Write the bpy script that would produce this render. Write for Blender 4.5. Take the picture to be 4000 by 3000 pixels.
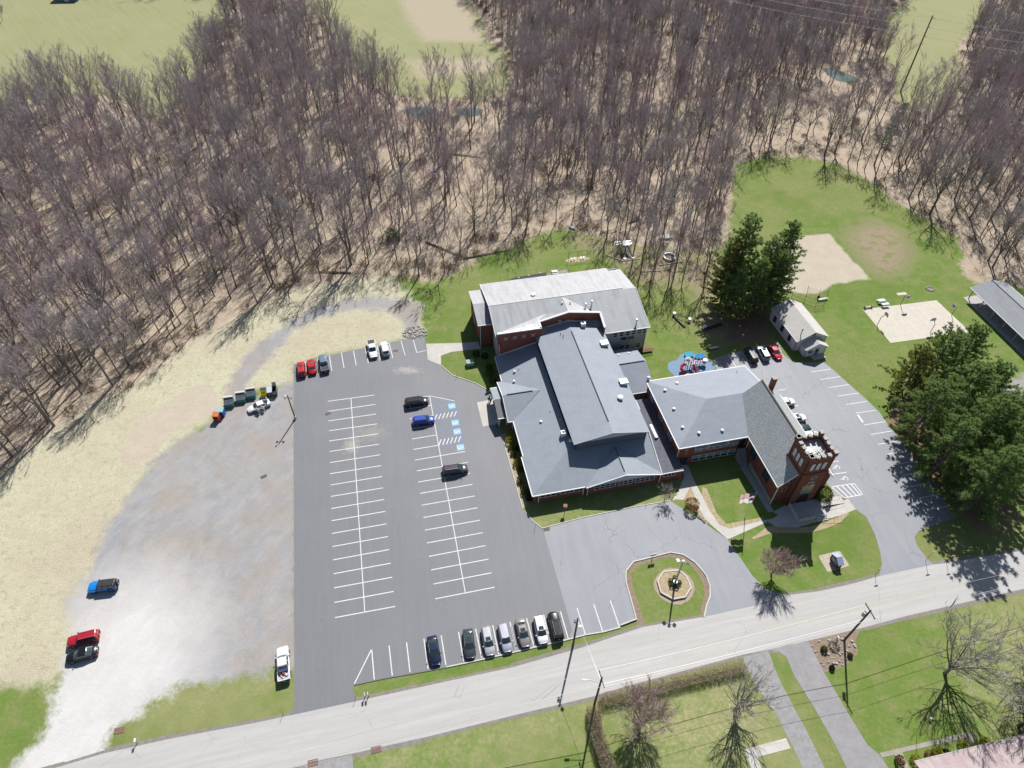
import bpy, bmesh, math, random
import numpy as np
from mathutils import Vector, Matrix
from mathutils.geometry import tessellate_polygon
R = math.radians
for o in list(bpy.data.objects): bpy.data.objects.remove(o)
S = bpy.context.scene
COL = S.collection
# ------------------------------------------------------------------ camera
FP = 2650.0; PITCH = R(46.8); ROLL = R(.6); CH = 110.0
fw = Vector((0, math.cos(PITCH), -math.sin(PITCH)))
rt = Vector((1, 0, 0)); up = Vector((0, math.sin(PITCH), math.cos(PITCH)))
cr = rt*math.cos(ROLL)+up*math.sin(ROLL); cu = -rt*math.sin(ROLL)+up*math.cos(ROLL)
cam = bpy.data.cameras.new('camera'); camo = bpy.data.objects.new('camera', cam); COL.objects.link(camo)
cam.sensor_width = 36; cam.lens = FP/4000*36; cam.clip_start = 1; cam.clip_end = 6000
camo.matrix_world = Matrix(((cr.x, cu.x, -fw.x, 0), (cr.y, cu.y, -fw.y, 0), (cr.z, cu.z, -fw.z, CH), (0, 0, 0, 1)))
S.camera = camo
# ------------------------------------------------------------------ light
SUN_AZ = R(74.5); SUN_EL = R(46)
W = bpy.data.worlds.new('World'); S.world = W; W.use_nodes = True
nt = W.node_tree; bg = nt.nodes['Background']
sky = nt.nodes.new('ShaderNodeTexSky'); sky.sky_type = 'NISHITA'; sky.sun_disc = False
sky.sun_elevation = SUN_EL; sky.sun_rotation = math.pi/2-SUN_AZ; sky.altitude = 300
nt.links.new(sky.outputs[0], bg.inputs[0]); bg.inputs[1].default_value = .06
sl = bpy.data.lights.new('sun', 'SUN'); sl.energy = 5.0; sl.angle = R(.53); sl.color = (1, .97, .94)
so = bpy.data.objects.new('sun', sl); COL.objects.link(so)
sd = Vector((math.cos(SUN_AZ)*math.cos(SUN_EL), math.sin(SUN_AZ)*math.cos(SUN_EL), math.sin(SUN_EL)))
so.rotation_euler = sd.to_track_quat('Z', 'Y').to_euler(); so.location = (0, 100, 160)
S.view_settings.view_transform = 'Standard'; S.view_settings.look = 'None'
S.view_settings.exposure = .3; S.view_settings.gamma = 1; S.view_settings.use_curve_mapping = False
S.render.engine = 'CYCLES'
S.cycles.max_bounces = 4; S.cycles.diffuse_bounces = 2; S.cycles.glossy_bounces = 2; S.cycles.transmission_bounces = 2; S.cycles.caustics_reflective = False; S.cycles.caustics_refractive = False

# ------------------------------------------------------------------ helpers
def G(x, y, z=0.0):
    "photo pixel -> point at height z"
    d = fw+cr*((x-2000)/FP)-cu*((y-1500)/FP)
    t = (z-CH)/d.z
    return Vector((d.x*t, d.y*t, z))
def GP(pts, z=0.0): return [G(x, y, z) for x, y in pts]
def zm(ox, oy, s):
    return lambda x, y, z=0.0: G(ox+x/s, oy+y/s, z)
Q = {}
for i in range(4):
    for j in range(4): Q[(i, j)] = zm(i*1000, j*750, 2.212)
def zp(ox, oy, s, pts): return [(ox+x/s, oy+y/s) for x, y in pts]

class MB:
    def __init__(s): s.v = []; s.f = []; s.m = []; s.mi = 0
    def add(s, vs, fs):
        n = len(s.v); s.v += [tuple(p) for p in vs]
        for f in fs: s.f.append(tuple(i+n for i in f)); s.m.append(s.mi)
        return s
    def box(s, c, d, rz=0, M=None):
        x, y, z = d[0]/2, d[1]/2, d[2]/2
        vs = [Vector((a*x, b*y, e*z)) for e in (-1, 1) for a, b in ((-1, -1), (1, -1), (1, 1), (-1, 1))]
        ca, sa = math.cos(rz), math.sin(rz)
        vs = [Vector((p.x*ca-p.y*sa+c[0], p.x*sa+p.y*ca+c[1], p.z+c[2])) for p in vs]
        if M: vs = [M@p for p in vs]
        return s.add(vs, [(0, 3, 2, 1), (4, 5, 6, 7), (0, 1, 5, 4), (1, 2, 6, 5), (2, 3, 7, 6), (3, 0, 4, 7)])
    def bx(s, x0, x1, y0, y1, z0, z1):
        return s.box(((x0+x1)/2, (y0+y1)/2, (z0+z1)/2), (x1-x0, y1-y0, z1-z0))
    def poly(s, pts): return s.add(pts, [tuple(range(len(pts)))])
    def prism(s, pts, dz, taper=None):
        "polygon pts swept by vector dz (top = pts)"
        n = len(pts); d = Vector(dz) if not isinstance(dz, (int, float)) else Vector((0, 0, -dz))
        p = [Vector(q) for q in pts]; b = [q+d for q in p]
        fs = [tuple(range(n)), tuple(range(2*n-1, n-1, -1))]
        for i in range(n):
            j = (i+1) % n; fs.append((i, n+i, n+j, j))
        return s.add(p+b, fs)
    def tube(s, path, rad, n=8, cap=True):
        path = [Vector(p) for p in path]
        if isinstance(rad, (int, float)): rad = [rad]*len(path)
        rings = []; base = len(s.v); vs = []
        for i, p in enumerate(path):
            t = (path[min(i+1, len(path)-1)]-path[max(i-1, 0)])
            t = t.normalized() if t.length > 1e-9 else Vector((0, 0, 1))
            a = t.orthogonal().normalized() if i == 0 else (a-t*a.dot(t)).normalized()
            b = t.cross(a)
            for k in range(n):
                q = 2*math.pi*k/n; vs.append(p+(a*math.cos(q)+b*math.sin(q))*rad[i])
        fs = []
        for i in range(len(path)-1):
            for k in range(n):
                fs.append((i*n+k, i*n+(k+1) % n, (i+1)*n+(k+1) % n, (i+1)*n+k))
        if cap: fs += [tuple(range(n-1, -1, -1)), tuple((len(path)-1)*n+k for k in range(n))]
        return s.add(vs, fs)
    def disc(s, c, r, n=16, z=None, sx=1, sy=1):
        return s.poly([(c[0]+r*sx*math.cos(2*math.pi*k/n), c[1]+r*sy*math.sin(2*math.pi*k/n), c[2]) for k in range(n)])
    def blob(s, c, r, n=10, m=6, jit=0, rnd=None, flat=0):
        vs = []; fs = []
        for i in range(m+1):
            a = math.pi*i/m
            for k in range(n):
                q = 2*math.pi*k/n; j = 1+(rnd.uniform(-jit, jit) if rnd else 0)
                vs.append((c[0]+r[0]*math.sin(a)*math.cos(q)*j, c[1]+r[1]*math.sin(a)*math.sin(q)*j, c[2]+r[2]*math.cos(a)*j))
        for i in range(m):
            for k in range(n): fs.append((i*n+k, (i+1)*n+k, (i+1)*n+(k+1) % n, i*n+(k+1) % n))
        return s.add(vs, fs)
    def mesh(s, name, mats, smooth=False):
        me = bpy.data.meshes.new(name); me.from_pydata(s.v, [], s.f)
        if not isinstance(mats, (list, tuple)): mats = [mats]
        for m in mats: me.materials.append(m)
        if len(mats) > 1: me.polygons.foreach_set('material_index', s.m)
        if smooth: me.polygons.foreach_set('use_smooth', [True]*len(me.polygons))
        me.update(); return me
    def build(s, name, mats, parent=None, smooth=False):
        return obj(name, s.mesh(name, mats, smooth), parent)
def obj(name, me, parent=None):
    o = bpy.data.objects.new(name, me); COL.objects.link(o)
    if parent: o.parent = parent
    return o
def empty(name, loc=(0, 0, 0), rz=0):
    o = bpy.data.objects.new(name, None); COL.objects.link(o); o.location = loc; o.rotation_euler = (0, 0, rz); o.empty_display_size = .3
    return o
def tag(o, label, cat, group=None):
    o['label'] = label; o['category'] = cat
    if group: o['group'] = group
    return o
def thing(name, label, cat, loc=(0, 0, 0), rz=0, group=None): return tag(empty(name, loc, rz), label, cat, group)
def struct(o, kind='structure'): o['kind'] = kind; return o
def dup(root, loc, rz=0, label=None, sc=None):
    r = root.copy(); COL.objects.link(r); r.location = loc; r.rotation_euler = (0, 0, rz)
    if sc: r.scale = (sc, sc, sc)
    if label: r['label'] = label
    for ch in [c for c in root.children]:
        c = ch.copy(); COL.objects.link(c); c.parent = r
        for g in [c2 for c2 in ch.children]:
            d = g.copy(); COL.objects.link(d); d.parent = c
    return r

# ------------------------------------------------------------------ materials
class NB:
    def __init__(s, name):
        s.mat = bpy.data.materials.new(name); s.mat.use_nodes = True; s.t = s.mat.node_tree
        s.b = s.t.nodes['Principled BSDF']; s.L = s.t.links.new; s._pos = None
    def n(s, typ, **kw):
        nd = s.t.nodes.new(typ)
        for k, v in kw.items(): setattr(nd, k, v)
        return nd
    def pos(s):
        if not s._pos: s._pos = s.n('ShaderNodeNewGeometry').outputs['Position']
        return s._pos
    def map(s, vec, rz=0, sc=(1, 1, 1), loc=(0, 0, 0)):
        m = s.n('ShaderNodeMapping'); s.L(vec, m.inputs[0]); m.inputs['Rotation'].default_value = (0, 0, rz)
        m.inputs['Location'].default_value = loc
        n = s.n('ShaderNodeMapping'); s.L(m.outputs[0], n.inputs[0]); n.inputs['Scale'].default_value = sc; return n.outputs[0]
    def noise(s, vec, scale, detail=3, rough=.55, dist=0):
        n = s.n('ShaderNodeTexNoise'); s.L(vec, n.inputs['Vector']); n.inputs['Scale'].default_value = scale
        n.inputs['Detail'].default_value = detail; n.inputs['Roughness'].default_value = rough; n.inputs['Distortion'].default_value = dist
        return n.outputs[0]
    def ramp(s, fac, a, b, lo=0., hi=1.):
        m = s.n('ShaderNodeMapRange'); m.clamp = True; s.L(fac, m.inputs[0])
        for i, v in zip((1, 2, 3, 4), (a, b, lo, hi)): m.inputs[i].default_value = v
        return m.outputs[0]
    def math(s, op, a, b=None, c=None):
        m = s.n('ShaderNodeMath', operation=op)
        for i, v in enumerate((a, b, c)):
            if v is None: continue
            if isinstance(v, (int, float)): m.inputs[i].default_value = v
            else: s.L(v, m.inputs[i])
        return m.outputs[0]
    def mix(s, fac, a, b, mode='MIX'):
        m = s.n('ShaderNodeMix', data_type='RGBA', blend_type=mode)
        if isinstance(fac, (int, float)): m.inputs[0].default_value = fac
        else: s.L(fac, m.inputs[0])
        for i, v in ((6, a), (7, b)):
            if isinstance(v, tuple): m.inputs[i].default_value = (*v, 1)[:4]
            else: s.L(v, m.inputs[i])
        return m.outputs[2]
    def col(s, c):
        if isinstance(c, tuple): s.b.inputs['Base Color'].default_value = (*c, 1)[:4]
        else: s.L(c, s.b.inputs['Base Color'])
    def set(s, rough=.8, spec=.3, metal=0, coat=0):
        s.b.inputs['Roughness'].default_value = rough; s.b.inputs['Specular IOR Level'].default_value = spec
        s.b.inputs['Metallic'].default_value = metal; s.b.inputs['Coat Weight'].default_value = coat
        s.b.inputs['Coat Roughness'].default_value = .06
        return s
    def bump(s, h, dist=.02, st=.5):
        b = s.n('ShaderNodeBump'); b.inputs['Strength'].default_value = st; b.inputs['Distance'].default_value = dist
        s.L(h, b.inputs['Height']); s.L(b.outputs[0], s.b.inputs['Normal'])
MATS = {}
def M(name, c1=None, c2=None, scale=3., rough=.8, spec=.3, metal=0, coat=0, stretch=None, rz=0, fine=None):
    if name in MATS: return MATS[name]
    k = NB(name)
    c2 = c2 or tuple(x*.82 for x in c1)
    v = k.pos()
    if stretch: v = k.map(v, -rz, stretch)
    f = k.ramp(k.noise(v, scale, 4), .3, .7)
    c = k.mix(f, c1, c2)
    if fine: c = k.mix(k.ramp(k.noise(k.pos(), fine, 2), .35, .65, 0, .35), c, tuple(x*.45 for x in c1))
    k.col(c); k.set(rough, spec, metal, coat)
    MATS[name] = k.mat; return k.mat
TH = R(12.7)   # axis of the road, the parking rows and the church
# ------------------------------------------------------------------ ground cover: regions as pixel outlines, turned to metres
def sdf(px, py, poly):
    "signed distance (inside +) of grid points to polygon"
    P = np.array([(p.x, p.y) for p in poly]); d = np.full(px.shape, 1e18); ins = np.zeros(px.shape, bool)
    for i in range(len(P)):
        a = P[i]; b = P[(i+1) % len(P)]; e = b-a
        t = np.clip(((px-a[0])*e[0]+(py-a[1])*e[1])/(e@e+1e-12), 0, 1)
        dx = px-a[0]-t*e[0]; dy = py-a[1]-t*e[1]; d = np.minimum(d, dx*dx+dy*dy)
        c = ((a[1] > py) != (b[1] > py))
        with np.errstate(divide='ignore', invalid='ignore'):
            ins ^= c & (px < (b[0]-a[0])*(py-a[1])/(b[1]-a[1]+1e-15)+a[0])
    d = np.sqrt(d); return np.where(ins, d, -d)
wood_px = [(-400, 2060), (0, 1853), (59, 1807), (150, 1730), (253, 1649), (350, 1585), (470, 1530), (574, 1473), (640, 1415), (710, 1360), (814, 1301), (1000, 1200),
           (1149, 1134), (1271, 1111), (1389, 1093), (1497, 1078), (1590, 1085), (1660, 1105), (1740, 1085), (1820, 1040), (1895, 1000), (2000, 962), (2080, 925), (2140, 900), (2240, 895), (2330, 925), (2420, 950), (2600, 975), (2760, 985), (2836, 960),
           (2850, 880), (2859, 795), (2860, 700), (2870, 640), (3000, 610), (3136, 615), (3253, 633), (3325, 667), (3389, 705), (3452, 741), (3488, 786), (3588, 840), (3678, 886), (3746, 931), (3766, 1003), (3745, 1039), (3778, 1085), (3810, 1105), (3960, 1120), (4300, 1160),
           (4700, 900), (4700, -55), (3000, -95), (1000, -95), (-600, -55)]
WOOD = GP(wood_px)
F1 = GP([(-500, 500), (0, 415), (150, 398), (290, 378), (400, 372), (520, 415), (640, 462), (700, 410), (780, 290), (850, 165), (900, 0), (900, -40), (-600, -40)])
F2 = GP([(1170, -60), (1185, 0), (1285, 130), (1370, 215), (1450, 300), (1510, 365), (1620, 385), (1760, 385), (1900, 385), (1985, 345), (1985, 210), (1900, 160), (1875, 70), (1830, 0), (1810, -60)])
F3 = GP([(3560, -60), (3540, 0), (3470, 50), (3430, 140), (3465, 230), (3488, 300), (3505, 385), (3600, 420), (3700, 425), (3765, 340), (3735, 190), (3790, 110), (3850, 60), (3838, 0), (3830, -60)])
GRAVEL = GP([(1160, 1500), (1120, 1490), (1050, 1530), (980, 1560), (900, 1590), (840, 1640), (760, 1690), (669, 1735), (588, 1816), (520, 1907), (484, 1979), (416, 2060), (375, 2169), (350, 2250), (330, 2264), (253, 2367), (276, 2449), (244, 2625), (208, 2725), (212, 2792), (176, 2856), (108, 2933), (50, 3000), (0, 3080), (300, 3080), (407, 2942), (407, 2910), (452, 2829), (529, 2797), (606, 2734), (723, 2675), (1000, 2640), (1081, 2607), (1160, 2603)])
LOOP = GP([(895, 1500), (886, 1550), (960, 1560), (967, 1500), (1000, 1455), (1060, 1395), (1158, 1279), (1289, 1229), (1407, 1207), (1506, 1211), (1556, 1243), (1579, 1283), (1579, 1325), (1640, 1310), (1637, 1274), (1651, 1220), (1633, 1188), (1565, 1170), (1452, 1159), (1344, 1170), (1226, 1202), (1136, 1252), (1000, 1350), (927, 1428)])
DIRT = GP(zp(0, 1500, 2.212, [(1020, 620), (1030, 570), (1130, 430), (1250, 290), (1350, 230), (1470, 140), (1600, 60), (1700, 0), (1800, 10), (1870, 80), (1890, 130), (1850, 230), (1750, 300), (1480, 400), (1400, 500), (1340, 660), (1150, 760), (1050, 700)]))
DRY = GP([(-500, 2690), (0, 2672), (150, 2678), (230, 2690), (300, 2500), (420, 2150), (560, 1880), (700, 1740), (860, 1620), (1000, 1520), (1150, 1510), (1150, 1424), (1334, 1378), (1610, 1322), (1660, 1310), (1650, 1200), (1580, 1130), (1500, 1060), (1200, 1060), (900, 1180), (500, 1450), (200, 1640), (0, 1780), (-500, 2000)])
INF = GP([(3000, 960), (3060, 935), (3136, 922), (3240, 912), (3275, 955), (3325, 1012), (3403, 1089), (3244, 1112), (3221, 1134), (3180, 1148), (3080, 1140), (3000, 1100)])
PLAY = GP([(2240, 905), (2330, 930), (2420, 955), (2600, 975), (2790, 985), (2840, 1000), (2840, 1120), (2800, 1200), (2760, 1180), (2700, 1130), (2620, 1110), (2500, 1120), (2440, 1060), (2400, 1020), (2330, 985), (2230, 950)])
WORN = GP([(3330, 890), (3420, 860), (3520, 900), (3560, 980), (3530, 1060), (3440, 1085), (3400, 1060), (3350, 1000), (3300, 930)])
WORN2 = GP([(2730, 1240), (2800, 1190), (2870, 1180), (2900, 1260), (2840, 1320), (2760, 1310)])
NEEDLE = GP([(3500, 1580), (3620, 1480), (3760, 1560), (3900, 1700), (3960, 1900), (3950, 2060), (3880, 2085), (3800, 2060), (3740, 1990), (3640, 1880), (3540, 1740), (3470, 1650)])
LANE = GP([(3870, 1585), (3930, 1500), (4000, 1455), (4200, 1400), (4200, 1500), (4000, 1535), (3920, 1590)])
PINK = GP([(2885, 1180), (3000, 1150), (3000, 1330), (2900, 1340), (2830, 1330)])
STEP = 1.2
xs = np.arange(-300, 300.01, STEP); ys = np.arange(8, 410.01, STEP)
GX, GY = np.meshgrid(xs, ys)
def cl(a, lim=6): return np.clip(a, -lim, lim)
A_field = np.maximum.reduce([sdf(GX, GY, F1), sdf(GX, GY, F2), sdf(GX, GY, F3)])
A_wood = np.minimum(sdf(GX, GY, WOOD), -A_field)
A_grav = np.maximum.reduce([sdf(GX, GY, GRAVEL), sdf(GX, GY, LOOP), sdf(GX, GY, LANE)])
A_dirt = np.maximum(sdf(GX, GY, DIRT), sdf(GX, GY, INF))
A_dry = sdf(GX, GY, DRY)
A_worn = np.maximum.reduce([sdf(GX, GY, PLAY), sdf(GX, GY, WORN), sdf(GX, GY, WORN2)])
A_need = np.maximum(sdf(GX, GY, NEEDLE), sdf(GX, GY, PINK))
A_earth = np.maximum(sdf(GX, GY, GP([(1545, -60), (1575, 40), (1655, 160), (1890, 165), (1850, 60), (1800, -60)])), sdf(GX, GY, GP([(1600, 238), (1900, 225), (1950, 280), (1640, 305)])))
A_straw = np.maximum.reduce([sdf(GX, GY, GP(q_)) for q_ in ([(1380, 2955), (1700, 2885), (2300, 2740), (2330, 2800), (2000, 2900), (1380, 3050)], [(2480, 2720), (2900, 2600), (2990, 2740), (3080, 2960), (2600, 3060), (2480, 2880)], [(3700, 2400), (4050, 2320), (4100, 2900), (3850, 2860), (3840, 2600)], [(2060, 2040), (2300, 1990), (2590, 1930), (2600, 1960), (2300, 2020), (2110, 2070)], [(600, 2740), (1000, 2655), (1140, 2610), (1140, 2640), (1000, 2690), (620, 2770)])])
bright = np.maximum(0, 1-np.abs(sdf(GX, GY, GP([(60, 2990), (300, 2700), (420, 2480), (520, 2400), (600, 2480), (560, 2650), (470, 2760), (380, 2950), (250, 3040)])).clip(-20, 0))/20)  # mask of the pale lime gravel, with sun glare painted in as whiteness
# forest floor is leaf litter; fields are mown meadow
def gmat():
    k = NB('ground_cover'); p = k.pos()
    att = lambda n: k.n('ShaderNodeAttribute', attribute_name=n).outputs['Fac']
    nb = k.noise(p, .055, 4, .6); nm = k.noise(p, .35, 4, .6); nf = k.noise(p, 1.6, 3, .65); nx = k.noise(p, 5., 2, .7); nn = k.noise(p, .9, 4, .7)
    # lawn
    lawn = k.mix(k.ramp(nb, .35, .65), (.125, .215, .034), (.17, .235, .055))
    lawn = k.mix(k.ramp(nm, .42, .68, 0, .7), lawn, (.28, .265, .12))
    lawn = k.mix(k.ramp(k.noise(p, .025, 3, .6), .45, .62, 0, .75), lawn, (.27, .265, .115))
    lawn = k.mix(k.ramp(k.noise(k.map(p, .3, (1, 1, 1), (40, 9, 0)), .045, 3, .6), .52, .68, 0, .8), lawn, (.115, .19, .03))
    lawn = k.mix(k.ramp(nf, .3, .7, 0, .55), lawn, (.10, .15, .035))
    lawn = k.mix(k.ramp(nx, .55, .8, 0, .45), lawn, (.34, .33, .18))
    # dry bleached turf
    dry = k.mix(k.ramp(nf, .35, .65), (.52, .495, .37), (.43, .42, .275))
    dry = k.mix(k.ramp(nb, .42, .66, 0, .75), dry, (.42, .355, .265))
    dry = k.mix(k.ramp(nm, .45, .7, 0, .6), dry, (.40, .35, .25))
    dry = k.mix(k.ramp(nn, .52, .66, 0, .55), dry, (.27, .28, .14))
    dry = k.mix(k.ramp(nx, .5, .72, 0, .8), dry, (.66, .62, .47))
    # meadow fields
    fld = k.mix(k.ramp(nb, .3, .7), (.265, .29, .135), (.32, .315, .18))
    st = k.noise(k.map(p, R(-128), (.03, .6, 1)), 1.2, 3)
    fld = k.mix(k.ramp(st, .4, .62, 0, .5), fld, (.36, .33, .2))
    fld = k.mix(k.ramp(nf, .4, .7, 0, .35), fld, (.17, .2, .06))
    # leaf litter
    lit = k.mix(k.ramp(nf, .3, .7), (.375, .30, .225), (.47, .39, .295))
    lit = k.mix(k.ramp(nm, .45, .7, 0, .7), lit, (.31, .245, .19))
    lit = k.mix(k.ramp(nx, .55, .75, 0, .5), lit, (.60, .52, .41))
    lit = k.mix(k.ramp(nb, .6, .75, 0, .5), lit, (.27, .27, .13))
    # gravel
    sw = k.noise(k.map(p, R(-58), (.2, .45, 1)), 1.0, 6, .72, .4)
    gr = k.mix(k.ramp(nb, .35, .65), (.32, .31, .30), (.275, .285, .31))
    gr = k.mix(k.ramp(sw, .42, .66, 0, .6), gr, (.42, .395, .37))
    gr = k.mix(k.ramp(k.noise(k.map(p, 1.1, (1, 1, 1), (30, 12, 0)), .09, 5, .65), .45, .62, 0, .75), gr, (.33, .285, .24))
    gr = k.mix(k.ramp(nm, .5, .72, 0, .6), gr, (.27, .245, .225))
    gr = k.mix(k.ramp(nx, .5, .7, 0, .4), gr, (.42, .415, .41))
    lime_glare = k.mix(k.ramp(sw, .35, .7), (.60, .59, .57), (.55, .535, .505))
    br = k.math('ADD', att('lime_glare'), k.math('MULTIPLY', k.math('SUBTRACT', k.noise(p, .16, 5, .7, .4), .5), .7))
    gr = k.mix(k.ramp(br, .25, 1.0), gr, lime_glare)  # pale lime stone and painted glare laid over the grey gravel
    dirt = k.mix(k.ramp(nf, .3, .7), (.49, .43, .335), (.43, .375, .29))
    dirt = k.mix(k.ramp(nm, .4, .7, 0, .5), dirt, (.53, .48, .39))
    worn = k.mix(k.ramp(nf, .3, .7), (.27, .21, .14), (.33, .27, .19))
    worn = k.mix(k.ramp(nm, .5, .65), worn, lawn)
    need = k.mix(k.ramp(nf, .3, .7), (.20, .125, .085), (.27, .18, .12))
    c = lawn
    def over(c, a, col, amp, soft):
        e = k.math('ADD', att(a), k.math('MULTIPLY', k.math('SUBTRACT', nm, .5), amp))
        e = k.math('ADD', e, k.math('MULTIPLY', k.math('SUBTRACT', nf, .5), amp*.5))
        return k.mix(k.ramp(e, -soft, soft), c, col)
    c = over(c, 'straw', k.mix(k.ramp(nf, .35, .65, .15, .9), lawn, (.37, .345, .19)), 14, 6)
    c = over(c, 'field', fld, 5, 2); c = over(c, 'earth', k.mix(k.ramp(nf, .3, .7), (.44, .37, .28), (.36, .32, .22)), 8, 3); c = over(c, 'dry', dry, 6, 1.2); c = over(c, 'worn', worn, 9, 3.5)
    c = over(c, 'need', need, 6, 1.5); c = over(c, 'wood', lit, 6, .9); c = over(c, 'dirt', dirt, 1.6, .4); c = over(c, 'gravel', gr, 4.5, .9)
    k.col(c); k.set(.95, .12)
    k.bump(k.math('ADD', nx, k.math('MULTIPLY', nf, 1.2)), .06, .5)
    return k.mat
GM = gmat()
NX, NY = len(xs), len(ys)
sel = {}
ctr = lambda a: (a[:-1, :-1]+a[1:, 1:]+a[1:, :-1]+a[:-1, 1:])/4
kind = np.zeros((NY-1, NX-1), int)                      # 0 lawn
kind[ctr(A_field) > 0] = 1; kind[ctr(A_dry) > 0] = 2; kind[ctr(A_wood) > 0] = 3; kind[ctr(A_dirt) > 0] = 4; kind[ctr(A_grav) > 0] = 5
vid = np.arange(NX*NY).reshape(NY, NX)
attrs = {'field': cl(A_field), 'wood': cl(A_wood), 'gravel': cl(A_grav), 'dirt': cl(A_dirt), 'dry': cl(A_dry), 'worn': cl(A_worn), 'need': cl(A_need), 'lime_glare': bright, 'earth': cl(A_earth), 'straw': cl(A_straw, 10)}
for kk, nm in enumerate(('lawn', 'field', 'dry_grass', 'woodland_floor', 'bare_ground', 'gravel_lot')):
    jj, ii = np.nonzero(kind == kk)
    q = np.stack([vid[jj, ii], vid[jj, ii+1], vid[jj+1, ii+1], vid[jj+1, ii]], 1)
    us, inv = np.unique(q, return_inverse=True); inv = inv.reshape(q.shape)
    me = bpy.data.meshes.new(nm)
    co = np.zeros((len(us), 3)); co[:, 0] = GX.ravel()[us]; co[:, 1] = GY.ravel()[us]
    me.vertices.add(len(us)); me.vertices.foreach_set('co', co.ravel())
    me.loops.add(q.size); me.loops.foreach_set('vertex_index', inv.ravel().astype(np.int32))
    me.polygons.add(len(q)); me.polygons.foreach_set('loop_start', np.arange(0, q.size, 4, dtype=np.int32))
    me.update(calc_edges=True)
    for an, arr in attrs.items():
        a = me.attributes.new(an, 'FLOAT', 'POINT'); a.data.foreach_set('value', arr.ravel()[us].astype(np.float32))
    me.materials.append(GM); struct(obj(nm, me))
# land beyond the frame, one wide sheet round the detailed ground
gb = MB(); X0, X1, Y0, Y1 = xs[0], xs[-1], ys[0], ys[-1]; B = 3000
gb.poly([(-B, -B, 0), (B, -B, 0), (B, Y0, 0), (-B, Y0, 0)]); gb.poly([(-B, Y1, 0), (B, Y1, 0), (B, B, 0), (-B, B, 0)])
gb.poly([(-B, Y0, 0), (X0, Y0, 0), (X0, Y1, 0), (-B, Y1, 0)]); gb.poly([(X1, Y0, 0), (B, Y0, 0), (B, Y1, 0), (X1, Y1, 0)])
struct(gb.build('ground', GM))

# ------------------------------------------------------------------ paved sheets
def asphalt_new():
    k = NB('asphalt_new'); p = k.pos()
    c = k.mix(k.ramp(k.noise(p, .08, 4), .3, .7), (.168, .173, .186), (.19, .194, .205))
    sc = k.noise(k.map(p, R(-100), (.06, 1.0, 1)), 1.3, 4, .6)
    c = k.mix(k.ramp(sc, .45, .7, 0, .3), c, (.225, .227, .235))
    c = k.mix(k.ramp(k.noise(p, .22, 5, .7, .4), .62, .74, 0, .35), c, (.27, .26, .24))
    c = k.mix(k.ramp(k.noise(p, 6, 2, .7), .4, .75, 0, .3), c, (.11, .11, .115))
    c = k.mix(k.ramp(k.noise(k.map(p, .7, (1, 1, 1), (3, 8, 0)), .75, 3, .6), .66, .78, 0, .4), c, (.085, .085, .09))
    for (cx, cy, rx, ry) in ((1590, 1447, 3.2, 1.3), (1372, 1740, 1.6, 2.6), (1450, 1690, 4, 2.5)):
        g_ = G(cx, cy); dv_ = k.n('ShaderNodeVectorMath', operation='SUBTRACT'); k.L(p, dv_.inputs[0]); dv_.inputs[1].default_value = (g_.x, g_.y, 0)
        ds = k.n('ShaderNodeVectorMath', operation='MULTIPLY'); k.L(dv_.outputs[0], ds.inputs[0]); ds.inputs[1].default_value = (1/rx, 1/ry, 0)
        ln = k.n('ShaderNodeVectorMath', operation='LENGTH'); k.L(ds.outputs[0], ln.inputs[0])
        f_ = k.math('ADD', ln.outputs['Value'], k.math('MULTIPLY', k.math('SUBTRACT', k.noise(p, 1.1, 4, .7), .5), 3.0))
        c = k.mix(k.ramp(f_, .2, 1.1, .55 if rx < 3.9 else .22, 0), c, (.44, .41, .34))
    k.col(c); k.set(.62, .42); k.bump(k.noise(p, 9, 2), .03, .25); return k.mat
def asphalt_old():
    k = NB('asphalt_old'); p = k.pos()
    d = k.n('ShaderNodeMix', data_type='VECTOR'); nz = k.n('ShaderNodeTexNoise'); k.L(p, nz.inputs['Vector']); nz.inputs['Scale'].default_value = .5; nz.inputs['Detail'].default_value = 4
    ad = k.n('ShaderNodeVectorMath', operation='MULTIPLY_ADD'); k.L(nz.outputs['Color'], ad.inputs[0]); ad.inputs[1].default_value = (3, 3, 0); k.L(p, ad.inputs[2])
    vo = k.n('ShaderNodeTexVoronoi', feature='DISTANCE_TO_EDGE'); k.L(ad.outputs[0], vo.inputs['Vector']); vo.inputs['Scale'].default_value = .15
    crack = k.math('MULTIPLY', k.ramp(vo.outputs['Distance'], .002, .009, 1, 0), k.ramp(k.noise(p, .12, 3), .44, .56))
    c = k.mix(k.ramp(k.noise(p, .1, 4), .3, .7), (.225, .237, .265), (.262, .272, .295))
    c = k.mix(k.ramp(k.noise(k.map(p, R(-100), (.08, .7, 1)), 1, 4), .4, .7, 0, .4), c, (.32, .32, .325))
    c = k.mix(k.ramp(k.noise(p, 5, 2, .7), .4, .75, 0, .25), c, (.17, .175, .19))
    c = k.mix(k.math('MULTIPLY', crack, .65), c, (.09, .09, .1))
    k.col(c); k.set(.6, .4); k.bump(k.noise(p, 7, 2), .03, .25); return k.mat
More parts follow.
